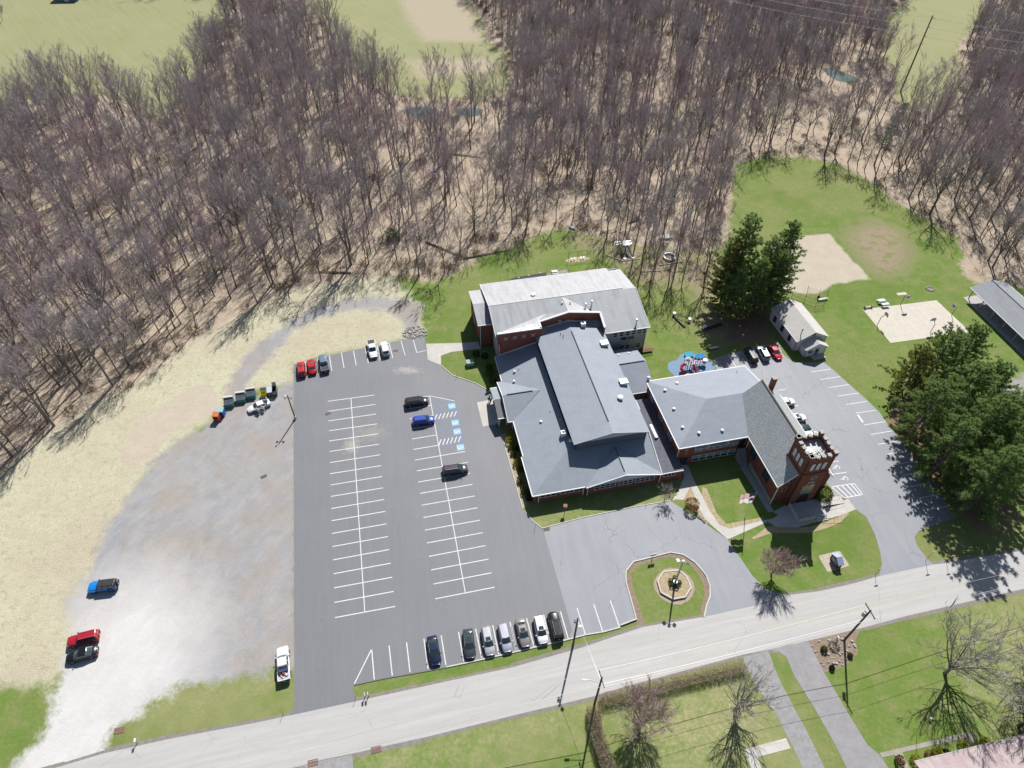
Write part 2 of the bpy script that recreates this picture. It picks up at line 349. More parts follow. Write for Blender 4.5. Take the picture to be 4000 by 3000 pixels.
def road_mat():
    k = NB('road_chipseal'); p = k.pos()
    s1 = k.noise(k.map(p, -TH, (.025, .9, 1)), 1, 4, .6); s2 = k.noise(k.map(p, -TH, (.12, 2.2, 1)), 1, 3, .6)
    c = k.mix(k.ramp(s1, .35, .65), (.43, .42, .40), (.485, .472, .45))
    c = k.mix(k.ramp(s2, .45, .7, 0, .6), c, (.39, .38, .365))
    c = k.mix(k.ramp(k.noise(k.map(p, -TH, (.05, .55, 1), (7, 3, 0)), 1, 3), .5, .64, 0, .5), c, (.42, .40, .37))
    vo = k.n('ShaderNodeTexVoronoi', feature='DISTANCE_TO_EDGE'); k.L(k.map(p, .4), vo.inputs['Vector']); vo.inputs['Scale'].default_value = .17
    c = k.mix(k.math('MULTIPLY', k.ramp(vo.outputs['Distance'], .001, .008, .55, 0), k.ramp(k.noise(p, .15, 3), .5, .6)), c, (.2, .195, .19))
    c = k.mix(k.ramp(k.noise(p, .6, 5, .7), .5, .75, 0, .3), c, (.40, .385, .36))
    k.col(c); k.set(.75, .3); return k.mat
AN, AO, RD = asphalt_new(), asphalt_old(), road_mat()
def concrete_mat(nm, c1, c2):
    k = NB(nm); p = k.pos()
    br = k.n('ShaderNodeTexBrick'); k.L(k.map(p, -TH, (1, 1, 1)), br.inputs['Vector']); br.offset = 0
    for i, v in (('Color1', (*c1, 1)), ('Color2', (*c2, 1)), ('Mortar', (c1[0]*.6, c1[1]*.6, c1[2]*.6, 1))): br.inputs[i].default_value = v
    br.inputs['Scale'].default_value = 1; br.inputs['Brick Width'].default_value = 1.9; br.inputs['Row Height'].default_value = 1.9; br.inputs['Mortar Size'].default_value = .018
    c = k.mix(k.ramp(k.noise(p, .8, 4, .7), .4, .75, 0, .4), br.outputs[0], tuple(x*.72 for x in c2))
    k.col(c); k.set(.85, .25); return k.mat
CONC = concrete_mat('concrete', (.56, .54, .49), (.50, .48, .44)); CONC2 = concrete_mat('court_concrete', (.60, .55, .46), (.56, .52, .44))
KERB = M('kerb_concrete', (.62, .60, .55), (.48, .46, .42), 1.5); WPAINT = M('white_paint_line', (.74, .74, .72), (.56, .56, .55), 2.5, .7)
STRAW = M('straw_mulch', (.50, .42, .27), (.34, .26, .16), 2.2, .95, .1, fine=5); MULCH = M('bark_mulch', (.24, .18, .13), (.34, .27, .2), 2., .95, .1, fine=5)
def sheet(name, px, z, m, kind='structure', parent=None, world=False, thick=0):
    pts = [Vector((p[0], p[1], z)) for p in px] if world else [Vector((q.x, q.y, z)) for q in GP(px)]
    b = MB()
    if thick: b.prism(pts, thick)
    else: b.poly(pts)
    # keep the face looking up
    o = b.build(name, m, parent)
    bm = bmesh.new(); bm.from_mesh(o.data); bmesh.ops.recalc_face_normals(bm, faces=bm.faces)
    if not thick:
        for f in bm.faces:
            if f.normal.z < 0: f.normal_flip()
        bmesh.ops.triangulate(bm, faces=bm.faces)
    bm.to_mesh(o.data); bm.free()
    if not parent: struct(o, kind)
    return o
ROADC = [(4000, 2151), (3814, 2178), (3696, 2200), (3646, 2205), (3434, 2250), (3334, 2279), (3203, 2309), (3077, 2325), (2985, 2358), (2750, 2410), (2511, 2449), (2271, 2530), (2000, 2607), (1624, 2688), (1396, 2738), (1131, 2795), (1000, 2823), (678, 2883), (407, 2942), (250, 2990), (-200, 3110)]
ROADL = [(-200, 3230), (400, 3150), (900, 3050), (1181, 2991), (1253, 2969), (1380, 2942), (1669, 2878), (2000, 2796), (2334, 2716), (2452, 2679), (2904, 2557), (3000, 2539), (3158, 2503), (3375, 2451), (3542, 2406), (4000, 2300), (4500, 2185)]
road = sheet('road', [(4500, 2045)]+ROADC+ROADL, .012, RD)
for a_, b_, c_ in ((G(4500, 2045), G(4500, 2185), G(4000, 2151)), (G(-200, 3110), G(-200, 3230), G(250, 2990))):
    d_ = (a_-c_).normalized()*220; sheet('road', [a_.xy, (a_+d_).xy, (b_+d_).xy, b_.xy], .012, RD, world=True)
YLINE = M('worn_yellow_line', (.50, .45, .30), (.45, .43, .38), 1.2)
lot = sheet('parking_lot', [(1147, 1424), (1334, 1378), (1610, 1320), (1658, 1313), (1664, 1369), (1671, 1405), (1723, 1426), (1768, 1464), (1859, 1496), (1900, 1519), (1925, 1560), (1935, 1600), (1960, 1696), (2042, 1985), (2051, 1998), (2078, 2032), (2122, 2067), (2174, 2250), (2235, 2462), (2221, 2496), (2000, 2548), (1744, 2605), (1384, 2673), (1380, 2702), (1396, 2738), (1131, 2795), (1151, 2756), (1149, 2600)], .02, AN)
drive = sheet('church_driveway', [(2122, 2067), (2174, 2250), (2235, 2462), (2221, 2496), (2289, 2478), (2357, 2467), (2423, 2449), (2486, 2422), (2463, 2336), (2445, 2273), (2445, 2232), (2475, 2194), (2542, 2178), (2619, 2158), (2669, 2167), (2714, 2196), (2746, 2232), (2759, 2250), (2773, 2291), (2773, 2331), (2759, 2367), (2750, 2410), (2985, 2358), (3077, 2325), (2990, 2300), (2940, 2250), (2872, 2151), (2841, 2106), (2750, 2042), (2619, 1957), (2475, 1981), (2280, 2022), (2113, 2063)], .016, AO)
elot = sheet('church_parking_lot', [(2787, 1401), (2958, 1351), (3040, 1340), (3059, 1383), (3100, 1417), (3217, 1415), (3246, 1437), (3316, 1500), (3393, 1568), (3434, 1608), (3466, 1654), (3542, 1753), (3606, 1839), (3655, 1916), (3705, 1975), (3741, 2020), (3642, 2054), (3588, 2074), (3572, 2097), (3583, 2133), (3615, 2174), (3646, 2205), (3434, 2250), (3445, 2205), (3438, 2155), (3416, 2083), (3384, 2020), (3343, 1990), (3312, 1948), (3260, 1938), (3246, 1907), (3221, 1880), (3140, 1800), (2960, 1560), (2790, 1520), (2800, 1440)], .016, AO)
# neighbours' drives across the road
z8 = lambda pts: zp(3000, 2250, 2.212, pts)
sheet('gravel_drive', zp(2000, 2250, 2.212, [(2000, 700), (2000, 740), (2130, 980)])+z8([(60, 1180), (200, 1450), (300, 1659), (360, 1800), (560, 1800), (490, 1659), (340, 1350), (220, 1130), (100, 900), (20, 690), (0, 645)]), .018, M('pale_gravel', (.36, .36, .37), (.28, .27, .25), 1.2, .9, .2, fine=6))
sheet('asphalt_drive', z8([(20, 640), (100, 660), (160, 700), (220, 850), (400, 1140), (560, 1420), (680, 1659), (750, 1800), (1120, 1800), (1040, 1659), (960, 1540), (860, 1460), (700, 1200), (490, 840), (350, 570), (180, 590)]), .02, M('drive_asphalt', (.34, .33, .33), (.27, .265, .27), .6, .75, .3, fine=5))
sheet('garden_path', z8([(960, 1530), (1720, 1350), (1750, 1365), (1800, 1445), (1745, 1455), (1705, 1398), (1160, 1525), (1220, 1659), (1150, 1659), (1090, 1545), (985, 1570)]), .03, M('path_concrete', (.36, .33, .28), (.28, .26, .22), 1.2))
sheet('concrete_slab', zp(2000, 2250, 2.212, [(2005, 1500)])+z8([(155, 1400), (195, 1490)])+zp(2000, 2250, 2.212, [(2120, 1565), (2160, 1680), (2080, 1690)]), .03, CONC)
sheet('culvert_apron', [(1190, 2990), (1260, 2972), (1375, 2948), (1385, 3040), (1200, 3060)], .022, M('pale_gravel'))
# footpaths round the church
sheet('church_walk', zp(2000, 1500, 2.212, [(1455, 700), (1520, 700), (1570, 830), (1640, 960), (1700, 1080), (1790, 1210), (1900, 1240), (2260, 1160), (2300, 1130)])+[(3020, 2000), (3082, 1963), (3115, 2031), (3187, 2017), (3214, 1985), (3312, 1948), (3343, 1990), (3290, 2012)]+zp(3000, 1500, 2.212, [(420, 1190), (250, 1240), (60, 1230), (0, 1190)])+[(2850, 2104), (2841, 2106), (2800, 2070)]+zp(2000, 1500, 2.212, [(1700, 1200), (1580, 1060), (1480, 1000), (1385, 1005), (1430, 940), (1490, 800)]), .03, CONC)
sheet('side_walk', zp(2800, 1600, 3.687, [(330, 820), (430, 800), (820, 1465), (740, 1480)]), .034, M('walk_grey', (.42, .42, .42), (.35, .35, .35), 1.5))
sheet('entrance_pad', [(1863, 1572), (1932, 1558), (1956, 1640), (1952, 1655), (1886, 1667)], .034, CONC)
sheet('gym_walk', [(1664, 1343), (1790, 1340), (1880, 1334), (1880, 1362), (1790, 1372), (1760, 1376), (1722, 1390), (1723, 1426), (1671, 1405)], .03, CONC)
sheet('basketball_court', [(3370, 1209), (3658, 1173), (3790, 1297), (3479, 1340)], .03, CONC2)
sheet('pavilion_slab', [tuple((Vector((114.6, 135.2))+Vector((math.cos(TH-.015), math.sin(TH-.015)))*a+Vector((math.sin(TH-.015), -math.cos(TH-.015)))*b)) for a, b in ((0, 0), (10.6, 0), (10.6, 30), (0, 30))], .06, M('pavilion_concrete', (.46, .45, .44), (.38, .37, .36), 1), world=True)
sheet('patio', [(2085, 1085), (2215, 1052), (2225, 1090), (2110, 1110)], .03, M('path_concrete'))
# planting beds
sheet('flower_bed', [(2441, 2275), (2475, 2194), (2542, 2178), (2619, 2158), (2669, 2167), (2714, 2196), (2746, 2232), (2773, 2291), (2773, 2331), (2759, 2367), (2750, 2410), (2735, 2412), (2738, 2370), (2752, 2325), (2748, 2285), (2725, 2240), (2690, 2200), (2650, 2180), (2600, 2178), (2545, 2195), (2490, 2212), (2465, 2240), (2475, 2300), (2520, 2440), (2490, 2442), (2463, 2336)], .01, MULCH)
sheet('shrub_border', [(1960, 1696), (1975, 1694), (1988, 1730), (2040, 1900), (2060, 1980), (2042, 1985)], .024, STRAW, )
sheet('roadside_bed', z8([(350, 570), (800, 455), (755, 560), (780, 640), (770, 680), (720, 730), (650, 790), (490, 835)]), .01, MULCH)
sheet('mulch_strip', zp(2000, 1500, 2.212, [(1640, 890), (1680, 900), (1770, 1120), (1850, 1210), (2170, 1150), (2170, 1180), (1880, 1250), (1790, 1215), (1700, 1080), (1640, 960)]), .036, STRAW)
sheet('walkside_bed', zp(2000, 1500, 2.212, [(1545, 880), (1480, 1000), (1560, 1080), (1680, 1215), (1690, 1195), (1620, 1080), (1580, 980)]), .036, STRAW)
sheet('church_front_bed', zp(3000, 1500, 2.212, [(360, 1235), (480, 1200), (700, 1110), (690, 1135), (620, 1200), (500, 1250), (370, 1285), (180, 1290), (60, 1290), (0, 1300), (-130, 1345), (-140, 1330), (0, 1230), (60, 1230), (250, 1240)]), .036, STRAW)
sheet('sign_bed', zp(3160, 2100, 11.06, [(410, 810), (470, 770), (1270, 570), (1350, 600), (1740, 1190), (1700, 1230), (860, 1480), (780, 1450)]), .01, M('pale_stone_chip', (.55, .50, .40), (.42, .34, .26), 2.5, .9, .2, fine=6))
rb = MB()
pb = zp(2500, 2140, 6.9125, [(380, 900), (480, 720), (640, 590), (830, 535), (1000, 560), (1180, 640), (1350, 780), (1450, 950), (1480, 1120), (1420, 1300), (1300, 1440), (1100, 1530), (900, 1530), (700, 1450), (520, 1310), (400, 1130), (365, 1000)])
sheet('gravel_ring', pb, .01, M('pink_gravel', (.48, .38, .29), (.34, .26, .2), 2.5, .9, .2, fine=6))
oct_ = [G(*p) for p in zp(2500, 2140, 6.9125, [(470, 900), (630, 660), (1050, 620), (1250, 800), (1370, 1080), (1220, 1340), (890, 1400), (560, 1220)])]
oc = thing('octagonal_planter', 'low octagonal stone planter round the lamp post in the island', 'planter', sum(oct_, Vector())/8)
pl = MB(); kk = []
for i in range(8):
    a = oct_[i]-oc.location; b = oct_[(i+1) % 8]-oc.location; m = (a+b)/2; d = b-a
    q = MB(); q.box((m.x, m.y, .17), (d.length, .22, .34), math.atan2(d.y, d.x)); q.build('wall', KERB, oc)
pl.poly([(p.x*.97, p.y*.97, .26) for p in [q-oc.location for q in oct_]][::-1]); o = pl.build('mulch', STRAW, oc)
# small water bodies in the wood
WAT = NB('pond_water'); WAT.col((.14, .19, .17)); WAT.set(.08, .5)
for px, lab in (([(1566, 432), (1600, 420), (1650, 418), (1705, 425), (1700, 445), (1640, 452), (1590, 450)], ''), ([(1775, 432), (1800, 422), (1860, 420), (1888, 428), (1880, 452), (1840, 458), (1795, 450)], ''), ([(3217, 268), (3240, 262), (3290, 280), (3340, 300), (3362, 318), (3330, 326), (3270, 316), (3230, 292)], '')):
    sheet('pond', px, .02, WAT.mat)
# ------------------------------------------------------------------ kerbs
def kerb(name, px, w=.18, h=.14, z=0, m=KERB, closed=False, parent=None):
    pts = [G(*p) for p in px]; b = MB()
    n = len(pts)
    for i in range(n if closed else n-1):
        a, c = pts[i], pts[(i+1) % n]; d = c-a
        b.box((*((a+c)/2).xy, z+h/2+i % 2*.0025), (d.length+.06, w, h), math.atan2(d.y, d.x))
    o = b.build(name, m, parent)
    if not parent: struct(o)
    return o
kerb('kerb', [(2486, 2422), (2463, 2336), (2445, 2273), (2445, 2232), (2475, 2194), (2542, 2178), (2619, 2158), (2669, 2167), (2714, 2196), (2746, 2232), (2759, 2250), (2773, 2291), (2773, 2331), (2759, 2367), (2750, 2410)], .2)
kerb('kerb', [(1744, 2606), (1850, 2584), (2000, 2550), (2221, 2498), (2289, 2480), (2357, 2469), (2423, 2451)], .2)
kerb('kerb', [(2423, 2444), (2486, 2420)], .2, .3)
kerb('kerb', [(1384, 2676), (1500, 2651), (1744, 2608)], .15, .09, m=M('dark_kerb', (.2, .19, .18)))
kerb('kerb', [(1723, 1428), (1768, 1466), (1859, 1498), (1900, 1521)], .16, .12)
kerb('kerb', [(1960, 1700), (2000, 1840), (2042, 1987)], .14, .1)
kerb('kerb', [(2052, 2000), (2080, 2034), (2118, 2064), (2280, 2021), (2475, 1980), (2617, 1956)], .14, .1)
# ------------------------------------------------------------------ painted markings, each line a piece of its lot
def stripe(a, b, parent, w=.17, z=.027, name='parking_line', m=WPAINT):
    a = Vector(a); b = Vector(b); d = b-a; n = Vector((-d.y, d.x, 0)).normalized()*w/2
    q = MB(); pts = [(a-n), (b-n), (b+n), (a+n)]; q.poly([(p.x, p.y, z) for p in pts]); return q.build(name, m, parent)
Lr = [(620, 150, 1022, 96), (625, 236, 1030, 177), (626, 320, 1038, 260), (630, 405, 1047, 345), (632, 493, 1054, 431), (635, 584, 1063, 521), (637, 680, 1071, 612), (640, 776, 1080, 706), (646, 873, 1089, 800), (647, 972, 1098, 898), (651, 1077, 1108, 998), (653, 1182, 1118, 1101), (657, 1292, 1128, 1209), (661, 1405, 1139, 1319), (667, 1520, 1151, 1431), (671, 1640, 1164, 1549), (675, 1762, 1177, 1670), (679, 1888, 1189, 1793), (683, 2019, 1204, 1922)]
Rr = [(1295, 130, 1500, 103), (1318, 215, 1516, 184), (1328, 301, 1534, 272), (1338, 387, 1546, 355), (1350, 476, 1557, 441), (1360, 566, 1576, 530), (1374, 658, 1808, 583), (1389, 751, 1830, 677), (1402, 848, 1850, 771), (1417, 946, 1870, 868), (1431, 1048, 1890, 968), (1447, 1154, 1914, 1070), (1461, 1263, 1936, 1177), (1478, 1374, 1960, 1285), (1495, 1490, 1982, 1397), (1514, 1607, 2008, 1514), (1532, 1729, 2035, 1632), (1549, 1857, 2062, 1756)]
q2 = Q[(1, 2)]
for a in Lr+Rr: stripe(q2(a[0], a[1]), q2(a[2], a[3]), lot)
stripe(q2(821, 125), q2(940, 1970), lot, .15, .0285); stripe(q2(1500, 103), q2(1808, 1800), lot, .15, .0285); stripe(q2(1500, 103), q2(1716, 147), lot, .15, .0285)
q6 = Q[(1, 3)]
for a in [(1000, 630, 1022, 895), (1000, 630, 850, 932), (1150, 602, 1178, 862), (1301, 573, 1331, 832), (1451, 543, 1487, 802), (1600, 513, 1641, 770), (1750, 484, 1795, 735), (1898, 455, 1948, 705), (2045, 425, 2098, 676), (2194, 395, 2250, 650)]: stripe(q6(*a[:2]), q6(*a[2:]), lot)
q7 = Q[(2, 3)]
for a in [(-5, 435, 40, 645), (126, 365, 190, 610), (273, 335, 335, 575), (418, 305, 487, 545)]: stripe(q7(*a[:2]), q7(*a[2:]), lot)
for a in [(562, 275, 633, 505), (706, 243, 783, 478), (850, 213, 930, 445)]: stripe(q7(*a[:2]), q7(*a[2:]), drive, z=.024)
qn = zm(1140, 1300, 5.267)
for a in [(275, 590, 315, 900), (525, 535, 570, 840), (775, 480, 822, 785), (1020, 415, 1075, 725), (1268, 370, 1325, 672), (1510, 310, 1575, 620), (1755, 255, 1825, 575), (2000, 205, 2078, 520)]: stripe(qn(*a[:2]), qn(*a[2:]), lot)
q1 = Q[(1, 1)]
for a in [(1253, 1285, 1288, 1412), (1355, 1265, 1390, 1388), (1390, 1388, 1470, 1370)]: stripe(q1(*a[:2]), q1(*a[2:]), lot, .16)
q4 = Q[(3, 2)]
for a in [(525, 32, 700, 5), (598, 105, 785, 78), (675, 178, 857, 150), (755, 252, 925, 228), (830, 354, 1012, 325), (890, 436, 1068, 407), (953, 522, 1133, 491), (1020, 610, 1200, 578), (1087, 698, 1270, 667), (1157, 790, 1340, 760), (1226, 888, 1408, 855), (1298, 987, 1488, 955), (1372, 1087, 1562, 1056), (550, 675, 612, 665), (520, 785, 680, 763), (80, 55, 155, 45), (180, 200, 262, 187)]: stripe(q4(*a[:2]), q4(*a[2:]), elot, .17, .024)
stripe(q4(775, 265), q4(820, 333), elot, .45, .0235)
q3 = Q[(3, 1)]
for a in [(375, 1555, 540, 1530), (450, 1622, 622, 1596)]: stripe(q3(*a[:2]), q3(*a[2:]), elot, .17, .024)
q21 = Q[(2, 1)]
for a in [(1865, 1400, 1935, 1510), (1990, 1385, 2072, 1508), (2095, 1380, 2172, 1488)]: stripe(q21(*a[:2]), q21(*a[2:]), elot, .17, .024)
# hatched crossing bay beside the tower
hb = [q4(548, 890), q4(745, 860), q4(818, 955), q4(660, 985)]
for i in range(4): stripe(hb[i], hb[(i+1) % 4], elot, .2, .026)
for t in (.22, .44, .66, .86): stripe(hb[0].lerp(hb[1], t), hb[3].lerp(hb[2], t), elot, .25, .024)
# accessible bays: blue outlines, hatch strips and symbols
BLUE = M('blue_paint_line', (.10, .24, .62), (.16, .30, .62), 3); CYAN = M('faded_blue_panel', (.26, .48, .60), (.34, .54, .64), 3)
for a in [(1520, 184, 1716, 153), (1537, 255, 1732, 223), (1550, 325, 1748, 292), (1565, 405, 1762, 368), (1578, 475, 1778, 442), (1592, 540, 1790, 502), (1732, 223, 1748, 292), (1778, 442, 1790, 502)]: stripe(q2(*a[:2]), q2(*a[2:]), lot, .12, .03, m=BLUE)
for (x0, y0, x1, y1) in ((1545, 305, 1570, 262), (1580, 470+58, 1612, 478)):
    dx = 33.5
    for i in range(6): stripe(q2(x0+dx*i, y0-5.6*i+4), q2(x0+20+dx*i, y1-5.6*i), lot, .2, .028)
def access_symbol(c, rz, s, parent, panel, z):
    ca, sa = math.cos(rz), math.sin(rz)
    T = lambda x, y, zz: (c.x+(x*ca-y*sa)*s, c.y+(x*sa+y*ca)*s, zz)
    if panel:
        b = MB(); b.poly([T(x, y, z) for x, y in ((-.75, -.75), (.75, -.75), (.75, .75), (-.75, .75))]); o = b.build('accessible_panel', CYAN, parent)
    b = MB(); n = 14
    for k in range(n-3):
        a0, a1 = R(200)+k/n*6.28, R(200)+(k+1)/n*6.28
        b.poly([T(.42*math.cos(a0)-.05, .42*math.sin(a0)-.18, z+.004), T(.42*math.cos(a1)-.05, .42*math.sin(a1)-.18, z+.004), T(.29*math.cos(a1)-.05, .29*math.sin(a1)-.18, z+.004), T(.29*math.cos(a0)-.05, .29*math.sin(a0)-.18, z+.004)][::-1])
    for pts in (((-.1, .05), (.06, .05), (.06, .42), (-.1, .42)), ((.06, .12), (.34, .12), (.34, .22), (.06, .22)), ((.06, -.08), (.36, -.08), (.36, .02), (.06, .02)), ((.3, -.4), (.46, -.4), (.40, -.08), (.26, -.08))): b.poly([T(x, y, z+.005) for x, y in pts])
    b.poly([T(-.02+.12*math.cos(k/10*6.28), .58+.12*math.sin(k/10*6.28), z+.004) for k in range(10)])
    o = b.build('accessible_symbol', WPAINT, parent)
for p in ((1692, 190), (1722, 335), (1738, 411), (1767, 548)): access_symbol(q2(*p), TH-math.pi/2, 1., lot, True, .03)
for p in ((592, 722), (662, 818)): access_symbol(q4(*p), TH+math.pi/2, 1.2, elot, False, .022)
# gritty shoulders along both road edges
SHO = M('gritty_shoulder', (.30, .275, .24), (.22, .2, .18), 1.4, .95, .1, fine=4)
for E_ in (ROADC, ROADL):
    for i in range(len(E_)-1): stripe(G(*E_[i]), G(*E_[i+1]), road, .85+.25*(i % 3), .006+.0006*(i % 4), 'shoulder', SHO)
# worn double centre line of the road
cl_ = [(4150, 2192), (4000, 2226), (3780, 2277), (3542, 2333), (3300, 2392), (3000, 2461), (2700, 2530)]
for i in range(len(cl_)-1):
    a_, b_ = G(*cl_[i]), G(*cl_[i+1])
    for o_ in (-.12, .12): stripe(a_+Vector((0, o_, 0)), b_+Vector((0, o_, 0)), road, .1, .018, 'centre_line', YLINE)
# drains
IRON = M('cast_iron', (.10, .09, .085), (.15, .12, .1), 4, .7)
for p, nm in (((1000+622/2.212, 1500+257/2.212), 'lot'), ((1000+67/2.212, 1500+800/2.212), 'g'), ((1000+1205/2.212, 750+1373/2.212), 'lot'), ((2135, 2068), 'lot')):
    g = G(*p); o = thing('storm_drain', {0: 'x'}.get(1, 'small rectangular iron storm drain set in the '+('gravel' if nm == 'g' else 'dark asphalt at '+{281: 'the left row', 544: 'the back row', 135: 'the driveway corner'}.get(int(p[0]) % 1000, 'the lot'))), 'drain', (g.x, g.y, .02), R(35) if p[1] < 2000 and p[1] > 1400 else TH)
    b = MB(); b.bx(-.6, .6, -.35, .35, 0, .012); b.build('frame', IRON, o)
    for i in range(6):
        b = MB(); b.bx(-.5+i*.18, -.41+i*.18, -.28, .28, .012, .03); b.build('bar', IRON, o)
# ------------------------------------------------------------------ building materials
def brick_mat(nm, c1, c2, c3):
    k = NB(nm); p = k.pos()
    c = k.mix(k.ramp(k.noise(p, 1.3, 4), .3, .7), c1, c2)
    zz = k.n('ShaderNodeSeparateXYZ'); k.L(p, zz.inputs[0])
    wv = k.math('FRACT', k.math('MULTIPLY', zz.outputs[2], 6.2))
    c = k.mix(k.ramp(wv, .8, .86, 0, .3), c, c3)
    c = k.mix(k.ramp(k.noise(p, 14, 2), .45, .7, 0, .4), c, tuple(x*.6 for x in c1))
    k.col(c); k.set(.85, .2); return k.mat
BRICK = brick_mat('red_brick', (.28, .10, .07), (.225, .08, .058), (.34, .23, .18)); BRICK2 = brick_mat('dark_red_brick', (.235, .085, .062), (.19, .07, .052), (.30, .2, .16))
BLOCK = brick_mat('grey_block', (.42, .42, .42), (.36, .36, .37), (.3, .3, .3))
def shingle(nm, c1, c2, streak=.0, sc=(.9, .12, .12), dark=(.15, .15, .15), rz=TH, spec=.35, rough=.62):
    k = NB(nm); p = k.pos()
    c = k.mix(k.ramp(k.noise(p, .35, 4), .3, .7), c1, c2)
    c = k.mix(k.ramp(k.noise(p, 3.5, 3, .7), .35, .7, 0, .4), c, tuple(x*.68 for x in c1))
    c = k.mix(k.ramp(k.noise(k.map(p, -rz, (.3, 1.1, 1.1), (2, 5, 0)), .8, 4, .6), .5, .7, 0, .3), c, tuple(x*.78 for x in c1))
    c = k.mix(k.ramp(k.noise(k.map(p, -rz, (.5, 9, 9)), 1, 2), .45, .7, 0, .22), c, tuple(x*1.25 for x in c2))
    if streak:
        n1 = k.noise(k.map(p, -rz, sc), 1.4, 5, .65); c = k.mix(k.ramp(n1, .46, .68, 0, streak), c, dark)
    k.col(c); k.set(rough, spec); return k.mat
SHING = shingle('grey_shingle', (.25, .285, .325), (.29, .325, .36), .2, dark=(.21, .235, .255))
SHING2 = shingle('bluish_grey_shingle', (.255, .285, .33), (.295, .325, .365), .15, dark=(.22, .24, .265))
METALR = shingle('weathered_membrane_roof', (.33, .345, .36), (.375, .39, .40), .5, (.55, .07, .07), (.17, .18, .185), spec=.35, rough=.6)
MEMB = shingle('pale_membrane', (.50, .50, .50), (.44, .44, .45), .3, spec=.4, rough=.5)
PAVR = shingle('pavilion_metal_roof', (.28, .295, .315), (.32, .33, .345), .2, spec=.2, rough=.8)
PINKR = shingle('red_brown_shingle', (.34, .26, .26), (.42, .35, .35), .5, (.6, .25, .25), (.26, .18, .18))
WHTR = shingle('tan_shingle', (.54, .52, .48), (.60, .58, .54), .3, dark=(.44, .41, .37))
FLATR = M('dark_flat_roof', (.10, .105, .13), (.14, .145, .165), 1.2, .8, .2)
def slate_mat():
    k = NB('church_slate'); p = k.pos(); m = k.map(p, -TH)
    s = k.n('ShaderNodeSeparateXYZ'); k.L(m, s.inputs[0]); cx = k.n('ShaderNodeCombineXYZ'); k.L(s.outputs[1], cx.inputs[0]); k.L(k.math('MULTIPLY', s.outputs[2], 1.42), cx.inputs[1])
    br = k.n('ShaderNodeTexBrick'); k.L(cx.outputs[0], br.inputs['Vector']); br.offset = .5
    br.inputs['Color1'].default_value = (.50, .54, .55, 1); br.inputs['Color2'].default_value = (.36, .40, .42, 1); br.inputs['Mortar'].default_value = (.19, .21, .22, 1)
    br.inputs['Scale'].default_value = 1; br.inputs['Brick Width'].default_value = .46; br.inputs['Row Height'].default_value = .42; br.inputs['Mortar Size'].default_value = .05; br.inputs['Mortar Smooth'].default_value = .4
    c = br.outputs[0]
    st = k.noise(k.map(p, -TH, (.12, 1.5, .12)), 1.0, 4, .6)
    c = k.mix(k.ramp(st, .6, .74, 0, .55), c, (.36, .26, .18))
    c = k.mix(k.ramp(k.noise(p, .5, 4), .35, .7, 0, .4), c, (.42, .40, .33))
    k.col(c); k.set(.6, .35); return k.mat
SLATE = slate_mat()
WHITE = M('white_trim', (.80, .80, .79), (.72, .72, .72), 1.2, .55, .35); WSIDE = M('white_siding', (.80, .80, .80), (.72, .73, .75), 1.5, .6, .3, stretch=(.2, .2, 7)); GSIDE = M('pale_siding', (.55, .57, .62), (.50, .52, .57), 1.5, .6, .3, stretch=(.2, .2, 7))
GLASS = NB('window_glass'); GLASS.col((.03, .04, .06)); GLASS.set(.08, .6); GLASS = GLASS.mat
BLIND = M('blue_panel_glass', (.16, .26, .36), (.12, .2, .3), 2, .3, .5); TEALP = M('teal_panel', (.15, .33, .33), (.12, .28, .28), 2, .4, .4)
LOUV = M('white_louver', (.66, .70, .76), (.58, .62, .7), 3, .6, stretch=(1, 1, 6)); STAIN = M('tan_arched_glass', (.46, .36, .16), (.36, .28, .14), 3, .3)
STONE = M('lime_stone_cap', (.46, .435, .385), (.36, .34, .30), 2, .85); METAL = M('galvanised_metal', (.60, .61, .63), (.48, .49, .52), 4, .35, .5, .6)
VENTW = M('white_vent_cap', (.82, .82, .82), (.74, .74, .74), 3, .4, .4); DARK = M('dark_opening', (.012, .012, .014), (.02, .02, .02), 3, .7)
